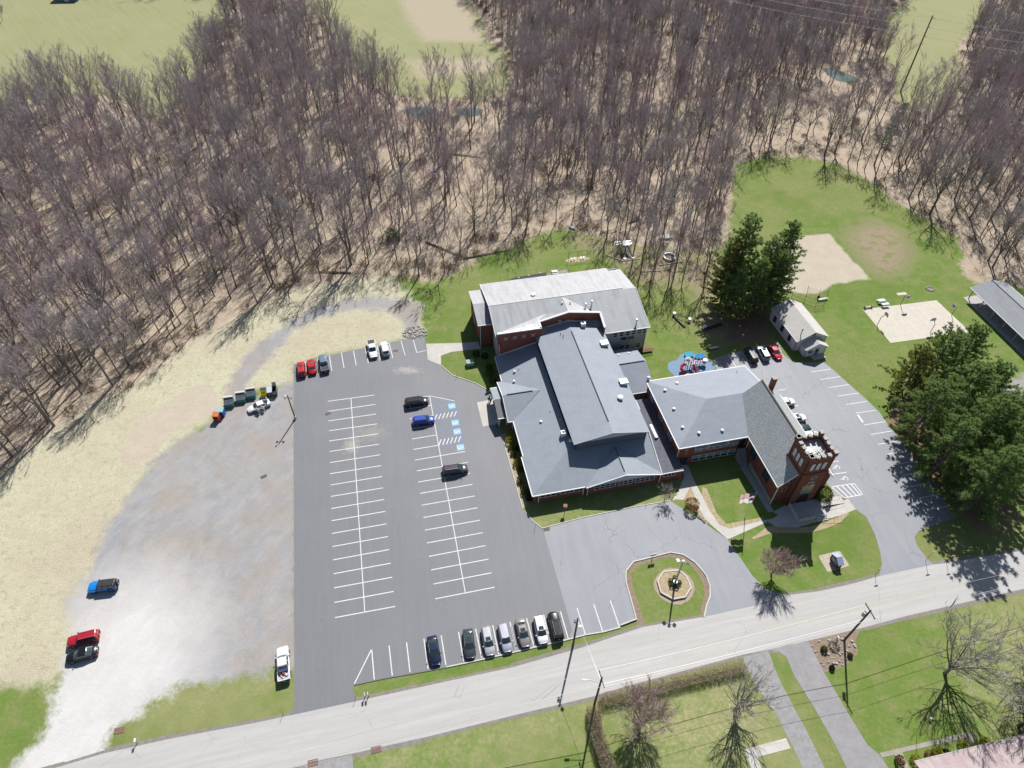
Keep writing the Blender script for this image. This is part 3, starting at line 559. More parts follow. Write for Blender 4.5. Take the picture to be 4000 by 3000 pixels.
class BLD:
    "a building in the church's own axes (u along the road, v away from it)"
    def __init__(s, name, label, u0, v0, cat='building', th=TH, base=None):
        s.u0, s.v0 = u0, v0
        if base: loc = base
        else: loc = (u0*math.cos(th)-v0*math.sin(th), u0*math.sin(th)+v0*math.cos(th), 0)
        s.e = thing(name, label, cat, loc, th)
    def p(s, name, mb, mat, parent=None, smooth=False):
        o = mb.build(name, mat, parent or s.e, smooth)
        if not parent: o.location = (-s.u0, -s.v0, 0)
        return o
    def walls(s, poly, z0, z1, mat, name='wall'):
        "each run of wall its own piece"
        for i in range(len(poly)):
            a = Vector((*poly[i], 0)); b = Vector((*poly[(i+1) % len(poly)], 0)); d = b-a; n = Vector((d.y, -d.x, 0)).normalized()
            q = MB(); t = .3
            q.prism([a+Vector((0, 0, z1)), b+Vector((0, 0, z1)), b-n*t+Vector((0, 0, z1)), a-n*t+Vector((0, 0, z1))], z1-z0); s.p(name, q, mat)
    def block(s, u0, u1, v0, v1, z0, z1, mat, name='wall'):
        s.walls([(u0, v0), (u1, v0), (u1, v1), (u0, v1)], z0, z1, mat, name)
    def roof(s, pts, mat, t=.18, trim=None, name='roof'):
        q = MB(); q.prism([Vector(p) for p in pts], t); o = s.p(name, q, mat)
        bm = bmesh.new(); bm.from_mesh(o.data); bmesh.ops.recalc_face_normals(bm, faces=bm.faces); bm.to_mesh(o.data); bm.free()
        return o
    def trim(s, a, b, w=.16, h=.2, mat=None, name='fascia', lift=.03):
        a = Vector(a)+Vector((0, 0, lift)); b = Vector(b)+Vector((0, 0, lift)); d = (b-a); n = Vector((-d.y, d.x, 0)).normalized()*w/2; q = MB()
        q.prism([a-n, b-n, b+n, a+n], h); return s.p(name, q, mat or WHITE)
    def window(s, u, v, z, w, h, face='S', nx=2, ny=1, pane=None, frame=None, bar=.08, sill=True):
        "lower left corner u,v,z on a wall looking S or W"
        fm = frame or WHITE
        P = (lambda a, b, c: (u+a, v-c, z+b)) if face == 'S' else (lambda a, b, c: (u-c, v-a, z+b)) if face == 'W' else (lambda a, b, c: (u+c, v+a, z+b))
        def bar3(q, a0, a1, b0, b1, c0, c1):
            vs = [P(a, b, c) for c in (c0, c1) for a, b in ((a0, b0), (a1, b0), (a1, b1), (a0, b1))]
            q.add(vs, [(0, 1, 2, 3), (7, 6, 5, 4), (0, 4, 5, 1), (1, 5, 6, 2), (2, 6, 7, 3), (3, 7, 4, 0)])
        q = MB()
        bar3(q, -bar, w+bar, h, h+bar, -.05, .07); bar3(q, -bar, w+bar, -bar, 0, -.05, .10); bar3(q, -bar, 0, 0, h, -.05, .07); bar3(q, w, w+bar, 0, h, -.05, .07)
        for i in range(1, nx): bar3(q, w*i/nx-bar/2, w*i/nx+bar/2, 0, h, -.05, .06)
        for j in range(1, ny): bar3(q, .002, w-.002, h*j/ny-bar/2, h*j/ny+bar/2, -.05, .055)
        o = s.p('window', q, fm)
        g = MB(); bar3(g, 0, w, 0, h, .0, .02); gp = g.build('pane', pane or GLASS, o)
        return o
    def arch(s, u, v, z, w, h, face='S', pane=None, frame=None, deep=.05):
        P = (lambda a, b, c: (u+a, v-c, z+b)) if face == 'S' else (lambda a, b, c: (u-c, v-a, z+b))
        def ring(sc, off):
            pts = [(w/2-w/2*sc, 0), (w/2+w/2*sc, 0)]
            for k in range(9):
                t = math.pi*k/8; pts.append((w/2+w/2*sc*math.cos(t), h-w/2+w/2*sc*math.sin(t)))
            return [P(a, b, off) for a, b in pts]
        q = MB(); o1 = ring(1.16, .08); i1 = ring(1, .08); n = len(o1)
        q.add(o1+i1+ring(1.16, -.03)+ring(1, -.03), [(i, (i+1) % n, n+(i+1) % n, n+i) for i in range(n)]+[(i, 2*n+i, 2*n+(i+1) % n, (i+1) % n) for i in range(n)]+[(n+i, n+(i+1) % n, 3*n+(i+1) % n, 3*n+i) for i in range(n)])
        o = s.p('arched_window', q, frame or STONE)
        g = MB(); g.poly(ring(1, deep*.5)); g.build('pane', pane or GLASS, o); return o
    def spout(s, u, v, z0, z1, mat=None):
        q = MB(); q.bx(u-.07, u+.07, v-.07, v+.07, z0, z1); s.p('downspout', q, mat or WHITE)
    def dome_vent(s, u, v, z, r=.28, h=.3):
        q = MB(); q.tube([(u, v, z-.15), (u, v, z+h*.6)], r*.55, 8); q.tube([(u, v, z+h*.5), (u, v, z+h*.75), (u, v, z+h)], [r, r*.9, r*.35], 10); s.p('roof_vent', q, VENTW)
    def pipe(s, u, v, z, h=1.2, r=.16, cap=True):
        q = MB(); q.tube([(u, v, z-.2), (u, v, z+h)], r*.8, 8)
        if cap: q.tube([(u, v, z+h-.05), (u, v, z+h+.22), (u, v, z+h+.3)], [r*1.9, r*1.9, r*.6], 10)
        s.p('flue_pipe', q, METAL)
    def ac(s, u, v, z, w=1.1, h=1.0, d=1.1):
        q = MB(); q.bx(u-w/2, u+w/2, v-d/2, v+d/2, z-.25, z+h); o = s.p('air_unit', q, VENTW)
        g = MB(); g.tube([(u, v, z+h+.004), (u, v, z+h+.03)], w*.3, 14); g.build('fan_grille', IRON, o)
    def hood(s, u, v, z, w=1.5, d=1.2, h=.7):
        q = MB(); q.bx(u-w/2, u+w/2, v-d/2, v+d/2, z-.3, z+h*.5); q.bx(u-w*.56, u+w*.56, v-d*.58, v+d*.58, z+h*.5, z+h); s.p('exhaust_hood', q, VENTW)

# ================================================================== church hall (single storey, raised nave)
h = BLD('church_hall', 'low brick church hall with grey shingle roofs and raised middle ridge', 32, 88)
ZL = lambda u: 3.0+.25*(u-19.7)
ZF = lambda v: 3.0+.2845*(v-69)
h.walls([(20.1, 69.4), (30.3, 69.4), (30.3, 69.1), (45.1, 69.1), (45.1, 77.4), (44.5, 77.4), (44.5, 107.1), (20.4, 107.1)], 0, 2.95, BRICK)
h.roof([(19.7, 69, 3), (29.6, 77.7, ZL(29.6)), (29.6, 107.1, ZL(29.6)), (20.05, 107.1, ZL(20.05)), (20.05, 78.4, ZL(20.05)), (19.7, 78.4, 3)], SHING)
h.roof([(19.7, 69, 3), (30.1, 69, 3), (37.75, 75.5, ZF(75.5)), (45.4, 69, 3), (45.4, 77.7, ZF(77.7)), (29.6, 77.7, ZF(77.7))], SHING)
zr = 5.0
h.roof([(30.1, 68.7, 3.02), (37.75, 68.7, zr+.02), (37.75, 75.6, zr+.02), (30.1, 69.0, 3.02)], SHING); h.roof([(45.4, 68.7, 3.02), (45.4, 69.0, 3.02), (37.75, 75.6, zr+.02), (37.75, 68.7, zr+.02)], SHING)
q = MB(); q.prism([(30.6, 68.98, 2.9), (44.9, 68.98, 2.9), (37.75, 68.98, 4.78)], (0, .2, 0)); h.p('gable', q, GSIDE)
for a, b in (((19.7, 69, 3), (30.0, 69, 3)), ((19.7, 69, 3), (19.7, 78.4, 3)), ((20.05, 78.4, ZL(20.05)), (20.05, 87.6, ZL(20.05))), ((20.05, 99.2, ZL(20.05)), (20.05, 107, ZL(20.05))), ((30.1, 68.7, 3), (37.75, 68.7, 5)), ((37.75, 68.7, 5), (45.4, 68.7, 3)), ((45.4, 68.9, 3), (45.4, 77.7, 5.67))): h.trim(a, b)
q = MB(); q.tube([(37.75, 69.6, 5.06), (37.75, 75.4, 5.06)], .12, 6); h.p('ridge_vent', q, M('ridge_cap', (.13, .14, .15)))
# west entrance gable
h.roof([(19.0, 93.4, 5), (27.1, 93.4, 5), (19.95, 99.2, 3.05), (19.0, 99.2, 3.05)], SHING); h.roof([(19.0, 93.4, 5), (19.0, 87.6, 3.05), (19.95, 87.6, 3.05), (27.1, 93.4, 5)], SHING)
q = MB(); q.prism([(19.4, 88.1, 2.9), (19.4, 98.8, 2.9), (19.4, 93.4, 4.75)], (.25, 0, 0)); h.p('gable', q, GSIDE)
q = MB(); q.bx(19.45, 20.1, 88.0, 98.8, 0, 2.9); h.p('wall', q, BRICK)
for a, b in (((19.0, 87.6, 3.05), (19.0, 93.4, 5)), ((19.0, 93.4, 5), (19.0, 99.2, 3.05)), ((19.0, 87.6, 3.05), (19.9, 87.6, 3.05))): h.trim(a, b, .14)
q = MB(); q.tube([(20, 93.4, 5.05), (25.5, 93.4, 5.05)], .1, 6); h.p('ridge_vent', q, M('ridge_cap'))
q = MB(); q.bx(19.36, 19.44, 92.3, 94.5, .03, 2.3); dd = h.p('door', q, WHITE); g = MB(); g.bx(19.33, 19.36, 92.45, 94.35, .3, 2.2); g.build('pane', GLASS, dd)
# canopy in front of it
CAN = shingle('dark_canopy_shingle', (.15, .16, .165), (.19, .2, .2), .2)
h.roof([(17.2, 93.4, 4.1), (19.3, 93.4, 4.1), (19.3, 97.9, 2.8), (17.2, 97.9, 2.8)], SHING); h.roof([(17.2, 93.4, 4.1), (17.2, 89.1, 2.8), (19.3, 89.1, 2.8), (19.3, 93.4, 4.1)], CAN)
h.trim((17.2, 89.1, 2.8), (19.3, 89.1, 2.8)); h.trim((17.2, 97.9, 2.8), (19.3, 97.9, 2.8))
for pu, pv in ((17.5, 89.5), (17.5, 97.5), (19.15, 89.5), (19.15, 97.5)):
    q = MB(); q.bx(pu-.12, pu+.12, pv-.12, pv+.12, .03, 2.75); h.p('post', q, WHITE)
# nave
h.block(29.9, 44.4, 76.4, 109.0, 2.9, 7.3, M('shaded_siding', (.13, .15, .19), (.11, .13, .17), 1.5, .6, .3))  # wall colour darkened to stand in for shade below the nave eave
zn = lambda u: 8.95-abs(u-37.1)*1.6/7.7
h.roof([(29.4, 76.0, zn(29.4)), (37.1, 76.0, 8.95), (37.1, 109.2, 8.95), (29.4, 109.2, zn(29.4))], SHING2); h.roof([(44.8, 76.0, zn(44.8)), (44.8, 109.2, zn(44.8)), (37.1, 109.2, 8.95), (37.1, 76.0, 8.95)], SHING2)
q = MB(); q.prism([(29.9, 76.38, 7.1), (44.4, 76.38, 7.1), (44.4, 76.38, 7.25), (37.1, 76.38, 8.7), (29.9, 76.38, 7.25)], (0, .2, 0)); h.p('gable', q, GSIDE)
for a, b in (((29.4, 76, zn(29.4)), (37.1, 76, 8.95)), ((37.1, 76, 8.95), (44.8, 76, zn(44.8)))): h.trim(a, b, .08, .14, M('pale_rake', (.5, .52, .56)))
q = MB(); q.tube([(37.1, 79, 9.0), (37.1, 105.5, 9.0)], .13, 6); h.p('ridge_vent', q, M('ridge_cap'))
# flat link roof towards the school wing
q = MB(); q.bx(45.0, 49.75, 68.8, 88.0, 2.8, 3.05); h.p('flat_roof', q, FLATR)  # dark roof colour takes in the shade cast by the wing
q = MB(); q.bx(45.45, 49.7, 69.0, 69.3, 0, 2.8); h.p('wall', q, BRICK); h.trim((45.4, 68.75, 3.05), (49.75, 68.75, 3.05), .12, .2)
q = MB(); q.bx(44.6, 46.8, 85.3, 88.0, 3.06, 3.12); h.p('sunlit_roof_piece', q, MEMB)  # pale slab paints in the sunlit part of the flat roof
q = MB()
for i in range(7):
    a0, a1 = math.pi*i/7, math.pi*(i+1)/7
    q.poly([(47.3-.45*math.cos(a0), 77.2, 3.06+.55*math.sin(a0)), (47.3-.45*math.cos(a1), 77.2, 3.06+.55*math.sin(a1)), (47.3-.45*math.cos(a1), 80.6, 3.06+.55*math.sin(a1)), (47.3-.45*math.cos(a0), 80.6, 3.06+.55*math.sin(a0))][::-1])
q.poly([(47.3-.45*math.cos(math.pi*i/7), 77.2, 3.06+.55*math.sin(math.pi*i/7)) for i in range(8)]); h.p('skylight', q, M('skylight_dome', (.80, .78, .84), (.7, .7, .78), 2, .25, .5))
# low gabled link by the gym
h.block(44.6, 51.5, 90.1, 103.2, 0, 2.9, BLOCK)
h.roof([(44.5, 89.8, 3), (52, 89.8, 3), (51.8, 96.7, 5.4), (44.5, 96.7, 5.4)], SHING2); h.roof([(44.5, 96.7, 5.4), (51.8, 96.7, 5.4), (52, 103.6, 3), (44.5, 103.6, 3)], SHING2)
q = MB(); q.prism([(51.5, 90.1, 2.85), (51.5, 103.2, 2.85), (51.5, 96.7, 5.15)], (-.2, 0, 0)); h.p('gable', q, GSIDE)
h.trim((45, 89.8, 3), (52, 89.8, 3), .12); q = MB(); q.tube([(45.2, 96.7, 5.45), (51.4, 96.7, 5.45)], .1, 6); h.p('ridge_vent', q, M('ridge_cap'))
# windows of the front
for u, w in ((21.4, 3.0), (25.3, 2.7), (28.0, 1.8)): h.window(u, 69.4, 1.55, w if u < 28 else 1.9, .95, 'S', 3 if u < 28 else 2, 1)
for u, w in ((32.0, 4.1), (36.9, 2.6), (40.2, 3.8)): h.window(u, 69.1, 1.35, w, 1.25, 'S', 4 if w > 3 else 3, 2)
h.window(46.0, 69.0, 1.7, 2.2, .8, 'S', 3, 1)
for u, v in ((21.0, 69.25), (29.8, 69.25), (30.55, 68.95), (20.0, 87.9), (45.2, 68.95)): h.spout(u, v, 0, 2.85)
# roof furniture
for u, v, z in ((23.2, 100.6, 4.0), (25.3, 85.2, ZL(25.3)), (22.5, 97.9, 3.8)): h.dome_vent(u, v, z+.05, .3)
for u, v in ((24.3, 101.0), (27.7, 87.2), (29.0, 84.0)):
    q = MB(); q.tube([(u, v, ZL(u)-.1), (u, v, ZL(u)+.5)], .06, 6); h.p('vent_pipe', q, VENTW)
h.ac(28.6, 80.3, ZL(28.6)-.1, 1.0, 1.15, .9); h.ac(40.3, 107.4, zn(40.3)+.1, 1.05, .9, 1.05)
q = MB(); q.bx(29.2, 29.9, 78.0, 78.5, 5.6, 6.1); h.p('duct', q, WHITE)
for u, v in ((43.4, 101.2), (43.8, 89.3)): h.hood(u, v, zn(u)+.05)
q = MB(); q.tube([(41.6, 84.9, zn(41.6)-.1), (41.6, 84.9, zn(41.6)+.45)], .42, 12); q.tube([(41.6, 84.9, zn(41.6)+.45), (41.6, 84.9, zn(41.6)+.62), (41.6, 84.9, zn(41.6)+.75)], [.62, .58, .2], 12); h.p('exhaust_fan', q, VENTW)
for u, v in ((47.0, 100.8), (49.5, 100.9)): h.dome_vent(u, v, 3.95, .25)
for u, v in ((34.6, 105.4), (35.0, 104.6)):
    q = MB(); q.tube([(u, v, zn(u)-.1), (u, v, zn(u)+.6)], .07, 6); h.p('vent_pipe', q, IRON)
# ================================================================== gym
g = BLD('gymnasium', 'tall brick gymnasium behind the hall with wide weathered pale roof', 38, 116)
zg = lambda v: 10.0-abs(v-116.5)*.246
g.walls([(21.0, 107.2), (44.9, 107.2), (44.9, 105.5), (55.1, 105.5), (55.1, 127.6), (21.0, 127.6)], 0, 7.05, BLOCK)
for a, b in ((20.6, 52.5), (52.5, 55.6)):
    dz = 0 if a < 50 else -.12; dv = 0 if a < 50 else .9
    g.roof(([(a, 107.2, zg(107.2)), (44.9, 107.2, zg(107.2)), (44.9, 105.0, zg(105))] if a < 50 else [(a, 105.0, zg(105)+dz)])+[(b, 105.0, zg(105)+dz), (b, 116.5-dv*.3, 10+dz*2), (a, 116.5-dv*.3, 10+dz*2)], METALR); g.roof([(a, 116.5-dv*.3, 10+dz*2), (b, 116.5-dv*.3, 10+dz*2), (b, 128.0-dv*1.6, zg(128-dv*1.6)+dz), (a, 128.0-dv*1.6, zg(128-dv*1.6)+dz)], MEMB)
for uu in (21.0, 55.1-.2):
    q = MB(); q.prism([(uu, 105.6, 7.0), (uu, 127.5, 7.0), (uu, 116.5, 9.7)], (.2, 0, 0)); g.p('gable', q, BRICK if uu < 30 else BLOCK)
g.trim((45.2, 105.0, zg(105)), (55.6, 105.0, zg(105)), .14, .2); g.trim((20.6, 116.5, 10.0), (52.5, 116.5, 10.0), .25, .06, MEMB, 'ridge_cap')
g.trim((20.6, 107.2, zg(107.2)), (20.6, 116.5, 10), .1, .2); g.trim((20.6, 128, 7.2), (20.6, 116.5, 10), .1, .2); g.trim((55.6, 105, 7.1), (55.6, 116.2, 9.85), .1, .2)
g.block(17.9, 21.0, 113.9, 125.5, 0, 7.1, BRICK2)
q = MB(); q.prism([(17.9, 114, 7.0), (17.9, 125.4, 7.0), (17.9, 119.7, 8.1)], (.2, 0, 0)); g.p('gable', q, BRICK2)
g.roof([(17.5, 113.4, 7.15), (20.9, 113.4, 7.15), (20.9, 119.7, 8.35), (17.5, 119.7, 8.35)], METALR); g.roof([(17.5, 119.7, 8.35), (20.9, 119.7, 8.35), (20.9, 126.0, 7.15), (17.5, 126.0, 7.15)], MEMB)
g.trim((17.5, 113.4, 7.15), (20.9, 113.4, 7.15), .14, .2); g.spout(18.1, 113.8, 0, 7.0); g.spout(21.1, 107.0, 3.3, 7.1)
for zz in (1.6, 4.6): g.window(17.9, 121.5, zz, 1.0, 1.5, 'W', 1, 2)
q = MB(); q.bx(17.82, 17.9, 115.0, 116.1, .05, 2.2); g.p('door', q, M('dark_door', (.08, .06, .06)))
# brick parapet screens with white copings
TLz = 9.7
q = MB(); q.bx(20.8, 30.6, 107.0, 107.25, 2.9, TLz); g.p('parapet', q, BRICK)
q = MB(); q.bx(30.35, 30.6, 107.25, 109.0, 5.5, TLz); g.p('parapet', q, BRICK)
q = MB(); q.prism([(30.6, 109.0, 6.5), (44.6, 109.0, 6.5), (44.6, 109.0, 10.0), (37.3, 109.0, 11.4), (30.6, 109.0, 9.7)], (0, .25, 0)); g.p('parapet', q, BRICK)
q = MB(); q.prism([(44.6, 105.2, 6.9), (44.6, 109.0, 6.9), (44.6, 109.0, 10.0), (44.6, 105.2, 8.9)], (.25, 0, 0)); g.p('parapet', q, BRICK)
for a, b in (((20.7, 107.12, TLz), (30.7, 107.12, TLz)), ((30.5, 107.0, TLz), (30.5, 109.2, TLz)), ((30.5, 109.12, 9.72), (37.3, 109.12, 11.42)), ((37.3, 109.12, 11.42), (44.7, 109.12, 10.02)), ((44.72, 109.2, 10.02), (44.72, 105.1, 8.92))): g.trim(a, b, .5, .22, WHITE, 'coping', .14)
for a, b in (((20.8, 106.95, 3.3), (29.6, 106.95, 5.75)), ((30.6, 108.94, 7.7), (37.3, 108.94, 9.05)), ((37.3, 108.94, 9.05), (44.6, 108.94, 7.5))): g.trim(a, b, .14, .22, WHITE, 'flashing', .1)
# roofs behind the parapets
pgl = lambda x, y: None
def ong(x, y):
    "photo point on the gym's front roof plane -> local"
    for i in range(400):
        z = 7+i*.01; p_ = G(1800+x/2.765, 1030+y/2.765, z); u = p_.x*math.cos(TH)+p_.y*math.sin(TH); v = -p_.x*math.sin(TH)+p_.y*math.cos(TH)
        if zg(v) <= z: return (u, v, z+.03)
    return (u, v, z)
A1, A2, A3, A4 = ong(920, 540), ong(1095, 358), ong(1430, 520), ong(380, 760)
q = MB(); q.poly([(20.9, 107.25, TLz-.02), (30.35, 107.25, TLz-.02), (30.35, 109.1, TLz-.02), A1]); q.poly([(20.9, 107.25, TLz-.02), A1, A4]); q.poly([(20.9, 107.25, TLz-.02), A4, (20.9, 107.25, 7.3)]); g.p('saddle_roof', q, MEMB)
q = MB(); q.poly([(37.3, 109.2, 11.35), A2, A1, (30.6, 109.2, 9.65)]); g.p('saddle_roof', q, METALR)
q = MB(); q.poly([(37.3, 109.2, 11.35), (44.6, 109.2, 9.95), A3, A2]); g.p('saddle_roof', q, MEMB)
# X-shaped block screens
for i in range(4):
    cu_, cz = 22.6+i*2.05, 8.05
    q = MB()
    for dx, dz, w in ((0, 0, .34), (-.36, -.36, .2), (.36, -.36, .2), (-.36, .36, .2), (.36, .36, .2), (-.2, -.2, .16), (.2, -.2, .16), (-.2, .2, .16), (.2, .2, .16)): q.bx(cu_+dx-w/2, cu_+dx+w/2, 106.92-(.01 if w > .3 else 0), 107.0, cz+dz-w/2, cz+dz+w/2)
    g.p('block_ornament', q, M('pale_block', (.55, .56, .58)))
for u in (47.2, 48.7, 50.2, 51.6, 53.0): g.window(u-.1, 105.5, 5.2, 1.0, 1.25, 'S', 1, 2)
g.window(54.2-.1, 105.5, 5.2, .8, 1.25, 'S', 1, 2)
for u in (49.2, 50.9): g.window(u, 105.5, 4.0, 1.3, .65, 'S', 1, 1, frame=M('grey_frame', (.2, .2, .22)))
for u in (49.2, 50.6, 53.2): g.window(u, 105.5, .9, 1.0, 1.3, 'S', 1, 2)
g.spout(55.0, 105.3, 0, 7.0)
for x, y in ((1345, 480), (1412, 450), (1895, 650)):
    a = ong(x, y); g.pipe(a[0], a[1], a[2], 1.1, .17)
for x, y in ((1090, 470), (1178, 465)):
    a = ong(x, y); g.pipe(a[0], a[1], a[2]+.5, .7, .12)
q = MB(); q.tube([(31.5, 118.6, 9.2), (31.5, 118.6, 9.75)], .35, 12); q.tube([(31.5, 118.6, 9.75), (31.5, 118.6, 9.95)], [.55, .45], 12); g.p('exhaust_fan', q, METAL)
q = MB(); q.tube([(35.3, 108.7, 9.4), (35.3, 108.95, 9.4)], .4, 14); g.p('wall_fan', q, METAL)
q = MB(); q.bx(21.0, 21.3, 128.2, 136, 0, .01); 
# ================================================================== school wing
w = BLD('school_wing', 'two storey brick wing with hipped grey roof beside the old church', 58, 81)
w.walls([(49.8, 72.2), (64.6, 72.2), (64.6, 81), (71.5, 81), (71.5, 89.8), (49.8, 89.8)], 0, 5.9, BRICK)
w.roof([(49.4, 71.8, 6), (64.0, 71.8, 6), (66.4, 81, 8.4), (58.55, 81, 8.4)], SHING2); w.roof([(49.4, 71.8, 6), (58.55, 81, 8.4), (49.4, 90.2, 6)], SHING2); w.roof([(49.4, 90.2, 6), (58.55, 81, 8.4), (71.9, 81, 8.4), (71.9, 90.2, 6)], SHING2); w.roof([(66.4, 81.0, 8.4), (71.9, 81, 8.4), (71.9, 79.5, 8.0), (66.2, 79.5, 8.0)], SHING2)
for a, b in (((49.4, 71.8, 6), (63.9, 71.8, 6)), ((49.4, 71.8, 6), (49.4, 90.2, 6)), ((49.4, 90.2, 6), (71.9, 90.2, 6)), ((71.9, 90.2, 6), (71.9, 82, 8.15))): w.trim(a, b, .16, .22)
q = MB(); q.prism([(71.3, 81, 5.8), (71.3, 89.8, 5.8), (71.3, 81, 8.1)], (.2, 0, 0)); w.p('gable', q, BRICK)
# the two bands of windows
def band(u, z, n, wd, h1, h2, m1, m2):
    for i in range(n):
        w.window(u+i*wd, 72.2, z, wd-.12, h2, 'S', 1, 1, m2, bar=.06); w.window(u+i*wd, 72.2, z+h2+.1, wd-.12, h1, 'S', 1, 1, m1, bar=.06)
for i, (a, wd) in enumerate(((53.3, 2.6), (56.1, 4.0), (60.3, 2.6))):
    w.window(a, 72.2, 4.35, wd-.12, 1.1, 'S', 1, 1, BLIND, bar=.1)
    n = 3 if wd > 3 else 2
    for j in range(n): w.window(a+j*wd/n+.05, 72.2, 3.55, wd/n-.22, .62, 'S', 1, 2, GLASS, bar=.07)
for i in range(6):
    w.window(53.3+i*1.55, 72.2, 1.35, 1.4, .75, 'S', 1, 1, TEALP, bar=.07); w.window(53.3+i*1.55, 72.2, .5, 1.4, .75, 'S', 1, 1, GLASS, bar=.07)
for v in (87.8, 82.5, 77.4): w.window(49.8, v, 3.5, 1.5, 1.5, 'W', 2, 2, BLIND if v > 85 else GLASS)
q = MB(); q.bx(51.42, 51.56, 72.1, 72.18, 3.2, 5.2); q.bx(50.95, 52.03, 72.12, 72.18, 4.5, 4.64); w.p('cross', q, M('pale_cross', (.42, .40, .38)))
q = MB(); q.bx(50.4, 52.2, 72.13, 72.2, .03, 2.15); dd = w.p('door', q, M('dark_door')); g_ = MB(); g_.bx(50.55, 51.2, 72.1, 72.13, .4, 2.0); g_.bx(51.4, 52.05, 72.1, 72.13, .4, 2.0); g_.build('pane', GLASS, dd)
w.spout(49.72, 72.1, 3.05, 5.9); q = MB(); q.bx(62.6, 63.9, 72.08, 72.18, 2.7, 4.8); w.p('door', q, DARK)
# outside stair in the corner
for i in range(14):
    q = MB(); zz = 2.7*(1-i/14); q.bx(62.5, 64.2, 71.7-i*.19-.19, 71.7-i*.19, 0, zz); w.p('step', q, M('stair_concrete', (.34, .34, .35), (.26, .26, .27), 2))
for uu in (62.45, 64.2):
    q = MB(); q.tube([(uu, 71.7, 3.6), (uu, 69.1, .95), (uu, 69.1, 0)], .03, 6); w.p('handrail', q, IRON)
for u, v in ((52.0, 86.3), (51.9, 81.1), (51.8, 76.2), (54.4, 74.2), (59.2, 73.9), (55.2, 87.7)):
    zz = min(6+.261*(v-71.8), 6+.261*(u-49.4), 6+.261*(90.2-v)); w.dome_vent(u, v, zz+.05, .34, .32)
for u, v in ((69.0, 88.3),):
    q = MB(); q.tube([(u, v, 6.3), (u, v, 7.0)], .05, 6); w.p('vent_pipe', q, IRON)
q = MB(); q.tube([(50.0, 90.6, 5.2), (50.0, 90.6, 6.6)], .3, 10); q.blob((50.0, 90.6, 6.6), (.42, .42, .3), 10, 5); w.p('tank', q, VENTW)
# ================================================================== old church
c = BLD('old_church', 'old brick church with steep slate roof and crenellated bell tower', 70, 65, 'church')
c.walls([(64.4, 60.0), (74.9, 60.0), (74.9, 80.4), (64.4, 80.4)], 0, 5.95, BRICK2)
for vv in (60.0, 80.2):
    q = MB(); q.prism([(64.4, vv, 5.9), (74.9, vv, 5.9), (69.65, vv, 11.5)], (0, .2, 0)); c.p('gable', q, BRICK2)
c.roof([(63.9, 59.6, 6), (69.65, 59.6, 11.8), (69.65, 80.8, 11.8), (63.9, 80.8, 6)], SLATE, .2); c.roof([(75.4, 59.6, 6), (75.4, 80.8, 6), (69.65, 80.8, 11.8), (69.65, 59.6, 11.8)], SLATE, .2)
for a, b in (((63.9, 59.6, 6), (63.9, 71.7, 6)), ((63.9, 59.6, 6), (67.1, 59.6, 9.2)), ((75.4, 59.6, 6), (75.4, 80.8, 6)), ((66.4, 80.85, 8.5), (69.65, 80.85, 11.8)), ((69.65, 80.85, 11.8), (75.4, 80.85, 6))): c.trim(a, b, .16, .22)
q = MB(); q.tube([(69.65, 64, 11.84), (69.65, 80.8, 11.84)], .12, 6); c.p('ridge_cap', q, M('ridge_copper', (.32, .24, .17)))
q = MB(); q.bx(71.0, 71.9, 79.3, 80.1, 9.5, 13.0); ch_ = c.p('chimney', q, BRICK2); q = MB(); q.bx(70.95, 71.95, 79.25, 80.15, 13.0, 13.12); q.bx(71.2, 71.7, 79.5, 79.9, 13.12, 13.15); q.build('flue', STONE, ch_)
# tower
TU0, TU1, TV0, TV1, TT = 67.2, 72.4, 59.0, 64.1, 13.9
for (a, b, lo, hi, ex) in ((TU0, TU1, 0, 9.6, .18), (TU0, TU1, 9.6, TT, 0)):
    c.block(a-ex, b+ex, TV0-ex, TV1+ex*.5, lo, hi, BRICK2, 'tower_wall')
q = MB(); q.bx(TU0-.18, TU1+.18, TV0-.18, TV0+.02, 9.6, 9.72); q.bx(TU0-.18, TU0+.02, TV0, TV1, 9.6, 9.72); q.bx(TU1-.02, TU1+.18, TV0, TV1, 9.6, 9.72); c.p('tower_ledge', q, BRICK)
q = MB(); q.bx(TU0+.3, TU1-.3, TV0+.3, TV1-.3, 13.0, 13.2); c.p('tower_deck', q, MEMB)
q = MB(); q.bx(TU0+.7, TU0+1.9, TV0+1.9, TV0+3.2, 13.2, 13.6); c.p('hatch', q, VENTW)
mer = []
for i in range(5):
    t = i/4
    mer += [(TU0+.3+t*(TU1-TU0-.6), TV0+.17), (TU0+.3+t*(TU1-TU0-.6), TV1-.17), (TU0+.17, TV0+.3+t*(TV1-TV0-.6)), (TU1-.17, TV0+.3+t*(TV1-TV0-.6))]
seen = set()
for (a, b) in mer:
    key = (round(a, 0), round(b, 0))
    if key in seen: continue
    seen.add(key)
    crn = (a < TU0+.4 or a > TU1-.4) and (b < TV0+.4 or b > TV1-.4); s_ = .36 if crn else .3; zt = 14.85 if crn else 14.5
    q = MB(); q.bx(a-s_, a+s_, b-s_*.7 if not crn else b-s_, b+s_*.7 if not crn else b+s_, TT-.01, zt); mo = c.p('merlon', q, BRICK2)
    q = MB(); q.bx(a-s_-.06, a+s_+.06, b-s_-.04, b+s_+.04, zt, zt+.14); q.build('cap_stone', STONE, mo)
for (a, b, d, e) in ((TU0+.5, TU1-.5, TV0-.02, TV0+.34), (TU0+.5, TU1-.5, TV1-.34, TV1+.02), (TU0-.02, TU0+.34, TV0+.5, TV1-.5), (TU1-.34, TU1+.02, TV0+.5, TV1-.5)):
    q = MB(); q.bx(a, b, d, e, TT, TT+.1); c.p('coping', q, STONE)
